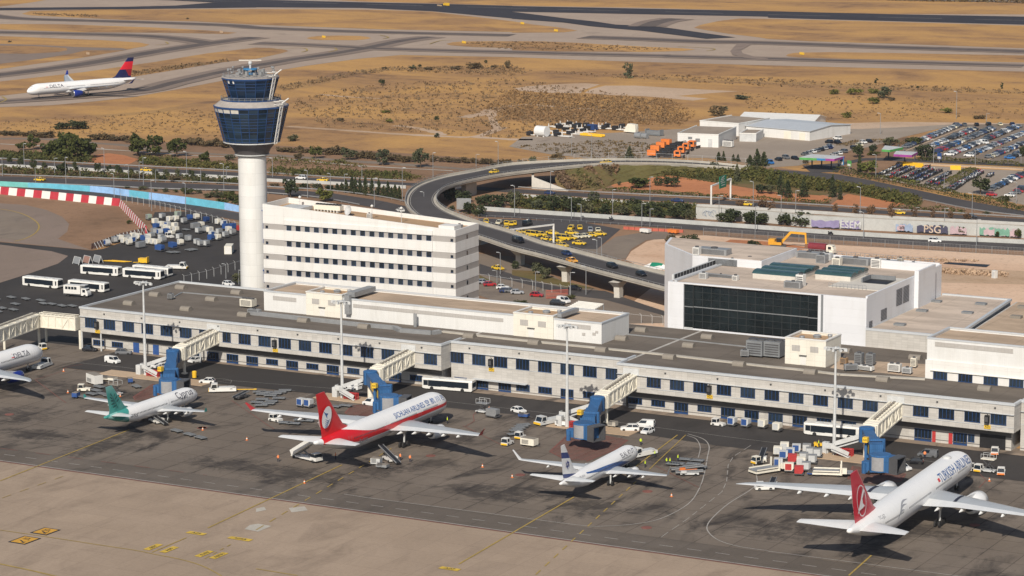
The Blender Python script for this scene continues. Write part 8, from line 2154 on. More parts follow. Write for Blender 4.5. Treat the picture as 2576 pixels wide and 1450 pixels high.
 # snow ploughs
for i,(q0,q1)in enumerate(((B3(1310,170),B3(1660,178)),(B3(1345,125),B3(1700,140)),(B3(1400,92),B3(1745,108)),(B3(1450,62),B3(1800,85)))):
 c,a,L = seg(q0,q1); s = L/11.0
 t = thing('snow_plough',['orange snow plough nearest the ramp','orange snow plough second from the ramp','orange snow plough third from the ramp','orange snow plough nearest the white shed'][i],'snow plough',c,a)
 MB().box(-L/2,-L/2+2.6*s,-1.2,1.2,1.0,3.2).build('tank','orange_paint',t)
 MB().box(-L/2+2.7*s,L/2-3.0*s,-1.1,1.1,.8,1.6).bar((-L*.2,-.7,1.6),(L*.15,.6,2.9),.35).bar((-L*.05,.8,1.6),(L*.2,-.5,2.6),.3).box(-L*.1,L*.05,-1.0,1.0,1.6,2.5).build('machinery','black',t)
 MB().box(L/2-2.9*s,L/2-.9*s,-1.2,1.2,.8,3.0).box(L/2-2.6*s,L/2-1.1*s,-1.0,1.0,3.0,3.3).build('cab','orange_paint',t)
 MB().box(L/2-.89*s,L/2-.84*s,-1.05,1.05,1.8,2.8).box(L/2-2.4*s,L/2-1.3*s,-1.23,-1.202,1.8,2.8).build('cab_window','glass_dark',t)
 MB().hexa([(L/2-.3,-1.8,.1),(L/2+.1,-1.8,.1),(L/2+.1,1.8,.1),(L/2-.3,1.8,.1),(L/2-.1,-1.8,1.3),(L/2+.3,-1.8,1.3),(L/2+.3,1.8,1.3),(L/2-.1,1.8,1.3)]).build('blade','black',t)
 base_wheels(t,(-L*.35,-L*.2,L*.3),1.1,.55)
 # stored steel frames
fr = None
for i,(x,y)in enumerate(((215,1315),(375,1315),(480,1325),(600,1303),(350,1275),(470,1290),(560,1268),(640,1288),(720,1278),(480,1228),(530,1213),(585,1233),(615,1226),(665,1248),(765,1232),(900,1232),(935,1254),(1040,1263),(1110,1242),(430,1240),(700,1258),(830,1250))):
 lb = 'white steel frame with a black box in the storage yard, '+('front line' if y>1300 else 'middle line' if y>1250 else 'back line')
 if fr is None:
  fr = thing('conveyor_frame',lb,'steel frame',at(A3(x,y)),R(0),'white frames in the storage yard')
  MB().box(-4.8,-1.5,-1.5,1.5,.4,3.4).build('box','black',fr)
  m = MB()
  for yy in(-1.4,1.4):m.bar((-1.6,yy,.9),(7,yy,.9),.4,.5)
  for k in range(6):m.bar((-1+1.6*k,-1.4,.9),(-1+1.6*k,1.4,.9),.35,.35)
  m.bar((1.5,-1.2,1),(1.5,-1.2,4.0),.35).bar((6.5,1.2,1),(6.5,1.2,3.2),.35); m.build('frame','white_paint',fr)
  MB().box(-4.6,-4.2,-1.3,1.3,0,.4).box(6.3,6.8,-1.3,1.3,0,.65).build('feet','dark_metal',fr); fr.scale =(.7,.8,.55)
 else:dup(fr,at(A3(x,y)),rnd.choice([0,R(-10),R(10),R(150)]),lb,None,(rnd.uniform(.55,.8),.8,rnd.uniform(.4,.6)))
def junk(name,label,cat,q,mb,mat,part):t = thing(name,label,cat,at(q),R(-10)); mb.build(part,mat,t); return t
junk('storage_tank','white horizontal tank at the near edge of the storage yard','tank',A3(290,1322),MB().cyl((-2.8,0,2.4),(2.8,0,2.4),2.3,n=18).box(-2,-1.4,-1.2,1.2,0,.6).box(1.4,2,-1.2,1.2,0,.6),'wing_light','shell')
junk('steel_rack','yellow steel rack at the near edge of the storage yard','rack',A3(778,1320),MB().box(-6,6,-1.2,-.9,.2,1.2).box(-6,6,.9,1.2,.2,1.2).bar((-6,0,.4),(6,0,.4),2.2,.3),'yellow_paint','frame')
junk('engine_stand','white hood on a red base in the storage yard','stand',A3(1150,1288),MB().loft([[(-3,-1.5,.6),(3.5,-1.5,.6),(3,1.5,.6),(-3,1.5,.6)],[(-1,-1.2,4.2),(3,-1.2,4.0),(3,1.2,4.0),(-1,1.2,4.2)]]),'cream_paint','hood')
junk('cable_reel','silver drum in the storage yard right of the red base','drum',A3(1222,1340),MB().cyl((-1.6,0,1.3),(1.6,0,1.3),1.3,n=14),'galv','drum'); junk('cable_reel','second silver drum farther right in the storage yard','drum',A3(1280,1342),MB().cyl((-1.6,0,1.2),(1.6,0,1.2),1.2,n=14),'galv','drum')
junk('steel_rack','grey rack beside the silver drums','rack',A3(1375,1312),MB().box(-4,4,-1.5,1.5,.3,.6).box(-4,-3.6,-1.5,1.5,.6,2.8).box(3.6,4,-1.5,1.5,.6,2.8).box(-3.4,3.4,-1.2,1.2,.7,2.2),'grey_paint','frame')
junk('steel_rack','blue and red rack in the middle of the storage yard','rack',A3(795,1262),MB().box(-3,1,-1.4,1.4,.3,2.6),'blue_dark','frame')
# works vehicles
ex = thing('excavator','yellow excavator with its arm folded down on the sandy works','excavator',at(B4(95,1042)),road_dir(B4,95,1042,60,3))
for sg in(-1,1):MB().loft([[(x,sg*1.3-.3,z0),(x,sg*1.3+.3,z0),(x,sg*1.3+.3,z1),(x,sg*1.3-.3,z1)]for x,z0,z1 in((-2.4,.3,.7),(-2.1,0,1.0),(2.1,0,1.0),(2.4,.3,.7))]).build('track','dark_metal',ex)
mk('plant_yellow',(.66,.33,.03),.5)
MB().box(-2.9,1.4,-1.3,1.3,1.05,2.0).box(-2.9,-.8,-1.3,1.3,2.0,2.9).build('house','plant_yellow',ex)
MB().box(-.2,1.5,-1.35,-.1,2.0,3.3).build('cab','glass_dark',ex)
MB().bar((1.2,.2,1.8),(4.2,.2,5.2),.6,.8).bar((4.1,.2,5.2),(9.2,.2,5.0),.55,.7).build('boom','plant_yellow',ex)
MB().bar((9.1,.2,5.2),(9.4,.2,1.5),.45,.55).build('stick','plant_yellow',ex)
MB().loft([[(8.9,-.6,.2),(10.3,-.6,.2),(10.4,-.6,1.4),(9.2,-.6,1.7)],[(8.9,1.0,.2),(10.3,1.0,.2),(10.4,1.0,1.4),(9.2,1.0,1.7)]]).build('bucket','rust',ex)
tk = thing('tanker_truck','tanker truck with a maroon tank and a cream cab on the sandy works','truck',at(B4(520,1105)),road_dir(B4,520,1105,60,5))
mk('maroon',(.19,.03,.04),.4)
MB().cyl((-4.4,0,2.3),(1.6,0,2.3),1.25,n=18).build('tank','maroon',tk); MB().box(-4.5,4.4,-.6,.6,.7,1.1).build('chassis','dark_metal',tk)
MB().loft([[(x,-1.2,.7),(x,1.2,.7),(x,1.15,z),(x,-1.15,z)]for x,z in((2.0,3.2),(4.0,3.2),(4.5,1.9))]).build('cab','cream_paint',tk); MB().box(2.6,3.7,-1.23,-1.19,1.9,2.8).hexa([(4.42,-1,1.95),(4.46,-1,1.95),(4.46,1,1.95),(4.42,1,1.95),(4.05,-1,2.95),(4.1,-1,2.95),(4.1,1,2.95),(4.05,1,2.95)]).build('cab_window','glass_dark',tk); base_wheels(tk,(-3.4,-2.2,3.2),1.05,.55)
pt = thing('portable_toilet','white portable toilet on the sandy works','toilet',at(B4(2190,1338)),R(-20)); MB().box(-.65,.65,-.65,.65,0,2.4).build('cabin','white_paint',pt); MB().box(-.5,.5,-.68,-.652,.1,2.1).build('door','light_grey',pt)
for q in(B3(1325,1215),):
 t = thing('tarpaulin_pile','pile under white and green tarpaulin beside the flyover','tarpaulin',at(B3(1390,1235)),R(-15)); MB().loft([[(x,-2.2,0),(x,0,h),(x,2.2,0)]for x,h in((-4,.4),(-2,1.3),(0,1.0),(3,1.4),(5,.3))]).build('white_sheet','white_paint',t); MB().loft([[(x,-1.4,.3),(x,0,h),(x,1.6,.3)]for x,h in((-1.6,1.5),(1,1.7),(3,1.6))]).build('green_sheet','green_sign',t)
for x,y,lb in((1560,895,'orange road works trailer at the end of the red barriers'),(1290,890,'red and white works sign beside the slip road')):
 t = thing('works_trailer',lb,'trailer',at(B3(x,y+15)),R(-10)); MB().box(-1.8,1.8,-.9,.9,.5,1.6).build('body','orange_paint' if x>1500 else 'white_paint',t); base_wheels(t,(-.8,.8),.8,.35)
 # ================= vegetation =================
def leaf_mat(name,a,b,dry=None):
 n = NT(name)
 v = n.noise(.9,3,None,.6); w = n.noise(.16,3)
 c = n.mix(n.ramp(v,.35,.68),a,b)
 c = n.mix(n.ramp(w,.4,.65,0,.6),c,dry or sc3(b,1.25))
 oi = n.t.nodes.new('ShaderNodeObjectInfo')
 c = n.mix(n.f('MULTIPLY',oi.outputs['Random'],0 if name in('straw','leaf_field')else .5),c,n.mix(1.0,c,(1.9,1.65,1.3),'MULTIPLY'))
 return n.set(c,.8,0,.15)
MT['leaf_pine'] = leaf_mat('leaf_pine',(.030,.040,.014),(.075,.085,.026))
MT['leaf_dark'] = leaf_mat('leaf_dark',(.022,.031,.016),(.052,.062,.028))
MT['leaf_olive'] = leaf_mat('leaf_olive',(.045,.055,.033),(.092,.095,.055))
MT['leaf_light'] = leaf_mat('leaf_light',(.075,.090,.022),(.145,.140,.040))
MT['leaf_brown'] = leaf_mat('leaf_brown',(.085,.055,.035),(.15,.10,.065))
MT['leaf_scrub'] = leaf_mat('leaf_scrub',(.065,.055,.033),(.12,.092,.052),(.16,.11,.06))
MT['leaf_hedge'] = leaf_mat('leaf_hedge',(.032,.042,.014),(.078,.082,.026),(.10,.085,.03))
MT['leaf_field'] = leaf_mat('leaf_field',(.115,.085,.048),(.20,.13,.072),(.26,.165,.085))
MT['straw'] = leaf_mat('straw',(.20,.125,.06),(.29,.175,.08),(.17,.105,.052))
def leaf(m,c,s,r):
 a,b = r.uniform(0,2*PI),math.acos(r.uniform(-1,1))
 n = Vector((math.sin(b)*math.cos(a),math.sin(b)*math.sin(a),math.cos(b)))
 t = n.orthogonal().normalized(); u = n.cross(t); k = r.uniform(.55,1.0)
 m.add([c-t*s,c-u*s*k,c+t*s,c+u*s*k],[(0,1,2,3)])
def crown_mb(kind,seed):
 r = random.Random(seed); m = MB(); blobs =[]
 if kind in('cypress','conifer'):
  for k in range(16):
   z = .08+.9*k/16; w =(.5-.46*(k/16)**(1.0 if kind=='conifer' else 1.6))*(.82 if kind=='cypress' and k<2 else 1)
   for j in range(3):
    a = r.uniform(0,2*PI); blobs.append((Vector((w*.45*math.cos(a),w*.45*math.sin(a),z+r.uniform(-.03,.03))),w*.66,.075))
 elif kind=='pine':
  for k in range(15):
   a = r.uniform(0,2*PI); z = r.uniform(.28,.88); w = .40*math.sin(PI*min(1,(z-.08)/1.0))**.6
   blobs.append((Vector((w*math.cos(a)*r.uniform(.3,1),w*math.sin(a)*r.uniform(.3,1),z)),r.uniform(.15,.24),r.uniform(.10,.16)))
 elif kind=='poplar':
  for k in range(14):
   a = r.uniform(0,2*PI); z = .1+.85*k/14; blobs.append((Vector((.26*math.cos(a),.26*math.sin(a),z)),.2,.1))
 else:
  n = 14 if kind=='round' else 11
  for k in range(n):
   a = r.uniform(0,2*PI); z = r.uniform(.22,.84)if kind=='round' else r.uniform(.18,.68)
   w = .34*math.sqrt(max(.05,1-((z-.5)/.52)**2))
   blobs.append((Vector((w*math.cos(a)*r.uniform(.4,1.1),w*math.sin(a)*r.uniform(.4,1.1),z)),r.uniform(.16,.25),r.uniform(.13,.22)))
 per ={'cypress':11,'conifer':11,'pine':34,'poplar':26}.get(kind,34)
 for c,w,h in blobs:
  for _ in range(per):
   v = Vector((r.gauss(0,1),r.gauss(0,1),r.gauss(0,1))).normalized()*r.uniform(.55,1.0)
   leaf(m,c+Vector((v.x*w,v.y*w,v.z*h)),r.uniform(.045,.085),r)
 return m
def trunk_mb(kind):
 m = MB().cyl((0,0,-.02),(.01,0,.3),.035,.028,7,caps=False).cyl((.01,0,.3),(0,.01,.75),.028,.01,6,caps=False)
 for a in(0,2.1,4.2):m.cyl((0,0,.3),(.2*math.cos(a),.2*math.sin(a),.55),.016,.006,5,caps=False)
 return m
crowns ={}
def get_tree(kind,leafm,v):
 k =(kind,leafm,v)
 if k not in crowns:
  cm = crown_mb(kind,100+v*17+len(kind)).build('crown',leafm); tm = trunk_mb(kind).build('trunk','bark')
  crowns[k] =(cm.data,tm.data); bpy.data.objects.remove(cm); bpy.data.objects.remove(tm)
 return crowns[k]
NTREE =[0]
def plant(q,wpx,hpx,kind,leafm,label,name='tree',cat='tree',group=None,ground=0.0):
 p = at(q,ground); k = px_m(p); w,h = wpx*.2602/k,hpx*.2602/k*1.02
 NTREE[0]+=1
 cm,tm = get_tree(kind,leafm,NTREE[0]%3)
 t = thing(name,label,cat,p,rnd.uniform(0,6.28),group); t.scale =(w*1.3,w*1.3,h*1.06)
 for nm,me in(('crown',cm),('trunk',tm)):
  o = bpy.data.objects.new(nm,me); COL.objects.link(o); o.parent = t
 return t
 # single bushes and trees of the dry field
for fn_,x,y,w,h,kd,lf_,lb in((A2,1215,828,58,56,'round','leaf_dark','round dark bush alone in the dry field right of the control tower'),(A2,1240,670,50,28,'bush','leaf_dark','low dark bush on the ditch line'),(A2,1515,676,66,52,'bush','leaf_olive','green bush on the ditch line'),(A2,1583,658,36,32,'round','leaf_dark','small dark bush beside the green bush on the ditch line'),(A2,1665,680,76,44,'bush','leaf_scrub','brownish bush on the ditch line'),(A2,1930,678,90,46,'bush','leaf_scrub','wide brownish bush on the ditch line'),(A2,2110,664,150,72,'bush','leaf_scrub','largest brownish thicket on the ditch line'),(A2,2432,664,56,78,'round','leaf_scrub','upright dark bush at the pale patch in the field'),(A2,2222,614,26,34,'round','leaf_dark','tiny dark bush above the thicket'),(A2,2300,662,60,36,'bush','leaf_scrub','low bush beside the pale patch in the field'),(A2,815,1172,60,46,'bush','leaf_scrub','grey-brown bush in the scrub right of the control tower'),(A2,1290,1190,66,46,'bush','leaf_light','light green bush in the field'),(A2,1745,1178,42,54,'round','leaf_dark','dark bush above the dirt track'),(A2,362,1366,112,84,'bush','leaf_olive','green bush beside the control tower'),(A2,1746,1332,50,44,'round','leaf_dark','dark bush on the dirt track junction'),(A2,1250,1092,90,30,'bush','leaf_light','faint yellowish bush in the dry field'),(A3,1120,758,92,142,'poplar','leaf_olive','tall slender tree alone at the edge of the taxiway field'),(A3,1982,1124,122,100,'round','leaf_scrub','brown-green round tree behind the depot'),(A3,2052,1072,56,40,'round','leaf_olive','small bush behind the brown-green round tree'),(A3,2225,960,150,54,'bush','leaf_olive','low wide green shrub in the field above the depot'),(A4,640,912,94,56,'bush','leaf_light','yellow-green bush, leftmost of the bushes above the car park'),(A4,840,917,150,72,'bush','leaf_light','wide yellow-green bush above the car park'),(A4,1018,905,86,66,'bush','leaf_light','yellow-green bush joined to the dark one above the car park'),(A4,1118,952,112,112,'round','leaf_olive','dark green tall bush above the car park'),(A4,1015,1004,118,76,'bush','leaf_light','yellow-green bush just below the dark tall bush'),(A4,1195,974,60,44,'bush','leaf_scrub','small brownish bush right of the dark tall bush'),(A4,762,1138,100,64,'bush','leaf_light','yellow-green bush above the long depot shed'),(A4,1720,1094,112,60,'bush','leaf_light','yellow-green bush beside the far lamp post'),(A4,2045,1154,104,54,'bush','leaf_scrub','grey bush at the top edge of the car park'),(A4,1047,808,36,46,'poplar','leaf_dark','small dark tree on the ditch above the car park'),(A4,2258,860,30,60,'poplar','leaf_dark','thin dark tree at the right of the dry field'),(A4,1450,852,44,26,'bush','leaf_dark','flat dark bush on the right ditch'),(A1,600,1250,140,76,'bush','leaf_dark','dark bush, left end of the thicket below the taxiing jet'),(A1,700,1252,170,100,'bush','leaf_dark','dark bush, middle of the thicket below the taxiing jet'),(A1,780,1248,140,108,'bush','leaf_dark','dark bush, right end of the thicket below the taxiing jet'),(A1,95,412,36,22,'bush','leaf_scrub','tiny bush on the upper west island'),(A1,1815,190,26,22,'bush','leaf_scrub','tiny bush on the top west grass')):
 plant(fn_(x,y),w,h,kd,lf_,lb,'bush' if kd in('bush','round')else 'tree','bush' if kd in('bush','round')else 'tree')
 # scrub belt along the field edge: individual grey-brown shrubs
for fn_,x0,y0,x1,y1,n,w,h,lb in((A1,-60,1300,520,1335,11,100,62,'grey-brown shrub in the belt at the field edge, west of the pines'),(A1,880,1345,1300,1380,7,110,66,'grey-brown shrub in the belt between the pines'),(A1,1780,1400,2200,1428,7,120,84,'grey-brown shrub in the belt left of the control tower'),(B2,190,118,500,128,6,100,72,'grey-brown shrub in the belt right of the control tower'),(B2,650,140,840,150,4,110,84,'grey-brown shrub between the round tree and the first conifer'),(B2,960,165,1160,190,5,100,80,'grey-brown shrub between the first and second conifers'),(B2,1270,200,1520,215,5,100,74,'grey-brown shrub between the second and third conifers'),(B2,1660,205,2440,245,15,90,60,'grey-brown shrub in the belt behind the flyover curve'),(B3,0,245,160,240,3,80,60,'grey-brown shrub above the flyover top')):
 for k in range(n):
  t =(k+rnd.uniform(.2,.8))/n
  plant(fn_(x0+(x1-x0)*t,y0+(y1-y0)*t+rnd.uniform(-6,6)),w*rnd.uniform(.7,1.3),h*rnd.uniform(.7,1.25),'bush','leaf_scrub',lb,'shrub','shrub','shrubs along the field edge')
  # pines and other trees along the corridor
for fn_,x,y,w,h,kd,lf_,lb in((B1,205,105,80,95,'pine','leaf_pine','small pine left of the pine grove'),(B1,322,98,120,140,'pine','leaf_pine','broad pine left of the pine grove'),(B1,470,175,150,150,'pine','leaf_pine','pine at the left front of the pine grove'),(B1,560,182,170,190,'pine','leaf_pine','pine in the front of the pine grove'),(B1,655,190,190,250,'pine','leaf_pine','tallest pine of the pine grove'),(B1,750,192,190,235,'pine','leaf_pine','tall pine right of the tallest in the grove'),(B1,840,180,160,200,'pine','leaf_pine','pine at the right front of the pine grove'),(B1,600,120,150,150,'pine','leaf_dark','darker pine at the back of the pine grove, left'),(B1,800,120,150,140,'pine','leaf_dark','darker pine at the back of the pine grove, right'),(B1,1335,155,200,225,'pine','leaf_pine','big pine left of the red earth'),(B1,1500,155,160,190,'pine','leaf_pine','pine beside the big pine'),(B1,1712,165,170,180,'pine','leaf_pine','pine halfway to the control tower'),(B1,1985,235,100,140,'pine','leaf_pine','pine between the red earth and the tower'),(B1,2225,200,80,60,'round','leaf_olive','round bush-tree left of the tower shaft'),(B1,95,235,46,70,'round','leaf_dark','small street tree by the white wall, far left'),(B1,205,255,60,90,'round','leaf_dark','street tree by the white wall at the left lamp post'),(B1,322,278,56,90,'round','leaf_dark','street tree by the white wall below the broad pine'),(B1,432,285,50,64,'round','leaf_dark','street tree by the white wall below the grove'),(B1,610,340,110,140,'pine','leaf_dark','dark conifer between the carriageways below the grove'),(B1,730,300,50,90,'round','leaf_dark','street tree by the white wall below the tallest pine'),(B1,945,325,60,100,'round','leaf_dark','street tree by the white wall left of the red earth'),(B1,1055,312,50,70,'round','leaf_dark','street tree by the white wall below the red earth'),(B1,1147,325,76,84,'round','leaf_dark','round street tree below the red earth'),(B1,1270,330,40,50,'round','leaf_dark','little street tree right of the round one'),(B1,1500,345,50,70,'round','leaf_olive','street tree right of the far taxi'),(B1,1610,352,50,70,'round','leaf_olive','second street tree right of the far taxi'),(B1,1715,362,46,80,'round','leaf_olive','third street tree right of the far taxi'),(B1,1855,372,56,84,'round','leaf_dark','street tree at the tall lamp post'),(B1,1965,380,40,64,'round','leaf_dark','last street tree before the tower'),(B2,578,182,112,112,'round','leaf_pine','round green tree right of the control tower'),(B2,900,195,118,132,'pine','leaf_olive','first dark conifer right of the round green tree'),(B2,1226,245,118,148,'pine','leaf_olive','second dark conifer right of the round green tree'),(B2,1592,270,142,188,'pine','leaf_olive','third and tallest dark conifer before the flyover'),(B2,408,200,80,76,'round','leaf_scrub','thin bare-looking tree beside the round green tree'),(B2,815,220,80,46,'bush','leaf_olive','low bush below the first conifer'),(B2,332,560,130,190,'pine','leaf_dark','dark pine behind the high corner of the office block'),(B2,666,600,128,148,'pine','leaf_light','yellow-green pine behind the office block'),(B3,1135,205,90,140,'conifer','leaf_olive','conifer on the ramp beside the snow ploughs'),(B3,430,215,120,80,'round','leaf_scrub','brown-green round tree above the ramp'),(B3,200,240,72,80,'round','leaf_olive','small round tree above the ramp, left of the brown one'),(B3,1145,335,140,140,'round','leaf_dark','large dark round tree on the ramp bank'),(B3,1300,302,104,84,'round','leaf_olive','round tree right of the large dark one on the bank'),(B3,1225,466,190,118,'pine','leaf_pine','spreading green pine on the red bank'),(B3,1412,445,80,82,'round','leaf_dark','small dark tree right of the spreading pine'),(B3,1540,456,140,96,'round','leaf_dark','round dark tree on the red bank'),(B3,1035,442,36,44,'round','leaf_olive','small bush left of the spreading pine'),(B3,1998,200,60,80,'conifer','leaf_dark','conifer at the depot fence, first from the ploughs'),(B3,2045,205,46,90,'conifer','leaf_dark','conifer at the depot fence, second from the ploughs'),(B3,2140,205,50,60,'conifer','leaf_dark','conifer at the depot fence, third from the ploughs'),(B3,2185,212,44,70,'conifer','leaf_dark','conifer at the depot fence, fourth from the ploughs'),(B3,2300,248,90,94,'conifer','leaf_dark','wide conifer beside the depot cars'),(B3,2370,250,96,146,'conifer','leaf_dark','tallest conifer beside the depot cars'),(B3,2436,255,90,132,'conifer','leaf_dark','last conifer beside the depot cars'),(B3,2175,405,80,160,'conifer','leaf_olive','tall conifer behind the green sign gantry'),(B3,1950,300,90,90,'round','leaf_olive','round tree above the green sign gantry'),(B3,2360,320,60,70,'round','leaf_olive','round tree right of the gantry on the ramp edge'),(B3,2415,520,110,84,'round','leaf_dark','round tree on the red bank right of the gantry'),(B4,120,535,70,200,'cypress','leaf_dark','tall thin cypress on the red bank'),(B4,190,560,96,160,'conifer','leaf_dark','dark conifer beside the tall thin cypress'),(B4,345,555,104,160,'conifer','leaf_dark','dark conifer in the middle of the red bank'),(B4,622,558,80,196,'cypress','leaf_dark','cypress by the red earth mound'),(B4,696,582,50,150,'cypress','leaf_dark','thin cypress against the red earth mound'),(B4,30,525,90,90,'round','leaf_olive','round bush-tree left of the cypress'),(B4,962,345,150,165,'pine','leaf_light','yellow-green pine beside the motorbike park'),(B4,884,325,46,190,'cypress','leaf_dark','slim dark cypress beside the yellow-green pine'),(B4,866,172,108,116,'round','leaf_dark','dark round tree between the toll canopies'),(B4,1010,132,74,90,'round','leaf_dark','dark round tree left of the green canopy'),(B4,1020,150,110,50,'bush','leaf_hedge','low shrub left of the green canopy'),(A4,1190,1410,150,96,'bush','leaf_olive','wide olive shrub above the green canopy'),(A4,1400,1395,170,96,'bush','leaf_hedge','dark wide shrub beside the first car row'),(B4,1522,192,152,152,'round','leaf_dark','large dark round tree at the end of the first double row'),(B4,2055,528,156,156,'round','leaf_dark','large dark round tree beside the motorbikes'),(B4,2460,165,60,110,'round','leaf_dark','dark tree at the frame edge of the car park'),(CP(0,0)and B4,2290,590,120,60,'bush','leaf_hedge','shrub beside the lowest car row'),(B4,365,240,52,46,'round','leaf_scrub','small bush under the striped toll canopy'),(B4,165,830,130,120,'round','leaf_dark','big dark round tree before the graffiti wall, first from the left'),(B4,340,838,164,138,'round','leaf_dark','biggest dark round tree before the graffiti wall'),(B4,508,838,64,64,'round','leaf_pine','small round tree left of the purple graffiti'),(B4,686,842,50,58,'round','leaf_pine','small round tree in front of the purple graffiti'),(B4,908,862,66,72,'round','leaf_pine','small round tree at the end of the white letters'),(B4,1100,872,72,80,'round','leaf_pine','small round tree right of the white letters'),(B4,1303,892,72,78,'round','leaf_pine','small round tree in front of the blue graffiti'),(B4,1660,912,72,90,'round','leaf_pine','small round tree in front of the cream letters'),(B4,1870,926,66,80,'round','leaf_pine','small round tree at the pink graffiti'),(B4,2004,922,50,72,'round','leaf_pine','small round tree left of the green graffiti'),(B4,2221,942,54,64,'round','leaf_pine','small round tree in front of the green graffiti'),(B4,2414,958,66,90,'round','leaf_pine','small round tree right of the green graffiti'),(B4,990,748,84,118,'round','leaf_brown','withered brown tree below the red earth mound'),(B4,1192,766,76,140,'round','leaf_brown','withered brown tree beside the far yellow taxi'),(B4,840,728,60,108,'poplar','leaf_brown','thin withered tree left of the red earth mound'),(B4,648,712,50,94,'poplar','leaf_brown','thin withered tree near the thin cypress'),(B4,1590,758,50,94,'poplar','leaf_brown','thin withered tree right of the far taxi'),(B4,1760,776,60,80,'round','leaf_brown','withered tree near the dark far car'),(B4,1410,770,60,110,'poplar','leaf_brown','withered tree above the cream letters'),(B4,1925,775,60,70,'round','leaf_brown','withered bush at the dark far car'),(B4,2108,725,70,40,'bush','leaf_olive','low bush at the ramp road\'s end'),(B3,2420,660,90,80,'round','leaf_brown','withered tree right of the gantry taxi'),(B3,2200,640,60,60,'round','leaf_brown','withered bush left of the gantry taxi'),(B4,35,690,70,90,'poplar','leaf_brown','thin withered tree beside the twin lamp posts'),(B3,1545,1008,104,90,'round','leaf_scrub','brownish bush on the works beside the glazed hall'),(B3,1690,1010,108,92,'round','leaf_dark','dark round tree on the works, left of a pair'),(B3,1768,1008,80,88,'round','leaf_dark','dark round tree on the works, right of a pair'),(B3,2330,1068,124,100,'round','leaf_dark','dark tree on the works before the excavator'),(B3,2240,1065,80,40,'bush','leaf_olive','low bush left of the dark works tree'),(B3,250,1306,96,112,'round','leaf_olive','olive tree under the flyover, left of a pair'),(B3,322,1346,104,124,'round','leaf_olive','olive tree under the flyover, right of a pair'),(B3,30,1250,60,80,'round','leaf_dark','dark bush at the first flyover pier'),(T3,90,235,140,46,'bush','leaf_hedge','low shrub in the parking under the flyover'),(T3,560,190,90,60,'bush','leaf_hedge','shrub beside the red barred gate'),(B1,2310,1395,90,110,'round','leaf_olive','bush at the foot of the control tower'),(B1,1252,815,52,48,'bush','leaf_hedge','small green bush in the taxiway-end earth')):
 plant(fn_(x,y),w,h,kd,lf_,lb,'bush' if kd=='bush' else 'tree','bush' if kd=='bush' else 'tree')
 # cypress row beyond the office block
for x,y,h in((870,510,120),(930,520,165),(962,524,150),(1006,530,150),(1060,540,180),(1120,545,160),(1188,552,160),(1235,556,110),(1275,560,150),(1312,566,100),(1345,570,130),(1385,575,120),(830,500,80),(785,495,70)):
 plant(B2(x,y),58,h,'cypress','leaf_dark','dark cypress in the row behind the office block, '+('left part' if x<1000 else 'right part'),'cypress_tree','tree','cypresses behind the office block')
 # rounded trees of the strip between the highways
for x,y,w,h in((20,650,110,150),(240,680,120,100),(392,690,120,150),(552,705,140,140),(732,715,120,120),(885,725,108,108),(1060,738,118,96),(1242,755,160,140),(1412,762,124,120),(1575,772,160,130),(1720,778,90,110),(330,620,140,90),(470,630,130,90),(620,640,120,80),(790,620,90,120),(1180,665,140,90),(1330,690,120,90),(1500,700,150,100),(1650,720,140,110),(130,640,100,70)):
 plant(B3(x,y),w,h,'round',rnd.choice(['leaf_dark','leaf_dark','leaf_olive']),'dark rounded tree in the planted strip between the highways, '+('front line' if y>672 else 'back line')+(' by the flyover' if x<500 else ' towards the gantry' if x>1300 else ', mid strip'),'tree','tree','trees between the highways')
for x,y,w,h in((2060,812,130,110),(2140,800,150,125),(2300,815,140,130),(2400,820,150,110)):
 plant(B3(x,y),w,h,'round','leaf_dark','dark rounded tree before the left part of the graffiti wall','tree','tree','trees before the graffiti wall')
for x,y,w,h in((1780,560,90,110),(1860,570,120,130),(1900,600,110,120),(2010,610,130,110),(2200,650,150,120),(2320,660,140,130),(2420,640,110,110),(2060,720,120,120),(2160,740,110,110),(1890,690,60,50)):
 plant(B2(x,y),w,h,'round','leaf_dark','dark tree inside the flyover curve, '+('beside the deck' if x<1950 else 'by the billboard' if y>690 else 'near the underpass'),'tree','tree','trees inside the flyover curve')
for fn_,x,y,w,h in((B1,60,320,90,80),(B1,130,335,90,70),(B1,285,345,70,60),(B1,520,350,110,70),(B1,700,350,90,50),(B1,830,362,90,60),(B1,990,368,80,50),(B1,1170,375,100,60),(B1,1330,385,130,70),(B1,1560,395,120,70),(B1,1700,405,130,80),(B1,1900,410,90,60),(B1,2030,415,110,60),(B1,2140,425,90,50),(B1,2280,430,80,60),(B2,180,455,90,50),(B2,460,470,120,60),(B2,580,475,110,70),(B2,700,480,120,60)):
 plant(fn_(x,y),w,h,'bush',rnd.choice(['leaf_hedge','leaf_olive','leaf_dark','leaf_scrub']),'low bush in the planted strip between the carriageways, '+('west of the control tower' if fn_ is B1 else 'east of the control tower'),'bush','bush','bushes between the carriageways')
for x,y,w,h in((1230,470,50,30),(1385,485,80,46),(1505,500,40,36),(1600,505,60,46),(1695,510,50,36),(1760,500,50,40),(1820,525,120,70),(1920,520,60,50),(2030,560,110,70),(2120,560,130,90),(2200,590,150,100),(2270,600,140,110),(2310,640,120,80),(2230,540,100,60),(2150,620,120,70)):
 plant(B1(x,y),w,h,'bush',rnd.choice(['leaf_hedge','leaf_olive','leaf_pine']),'bush on the bank above the blue panel fence'+(', close to the control tower' if x>2000 else ''),'bush','bush','bushes above the blue panel fence')

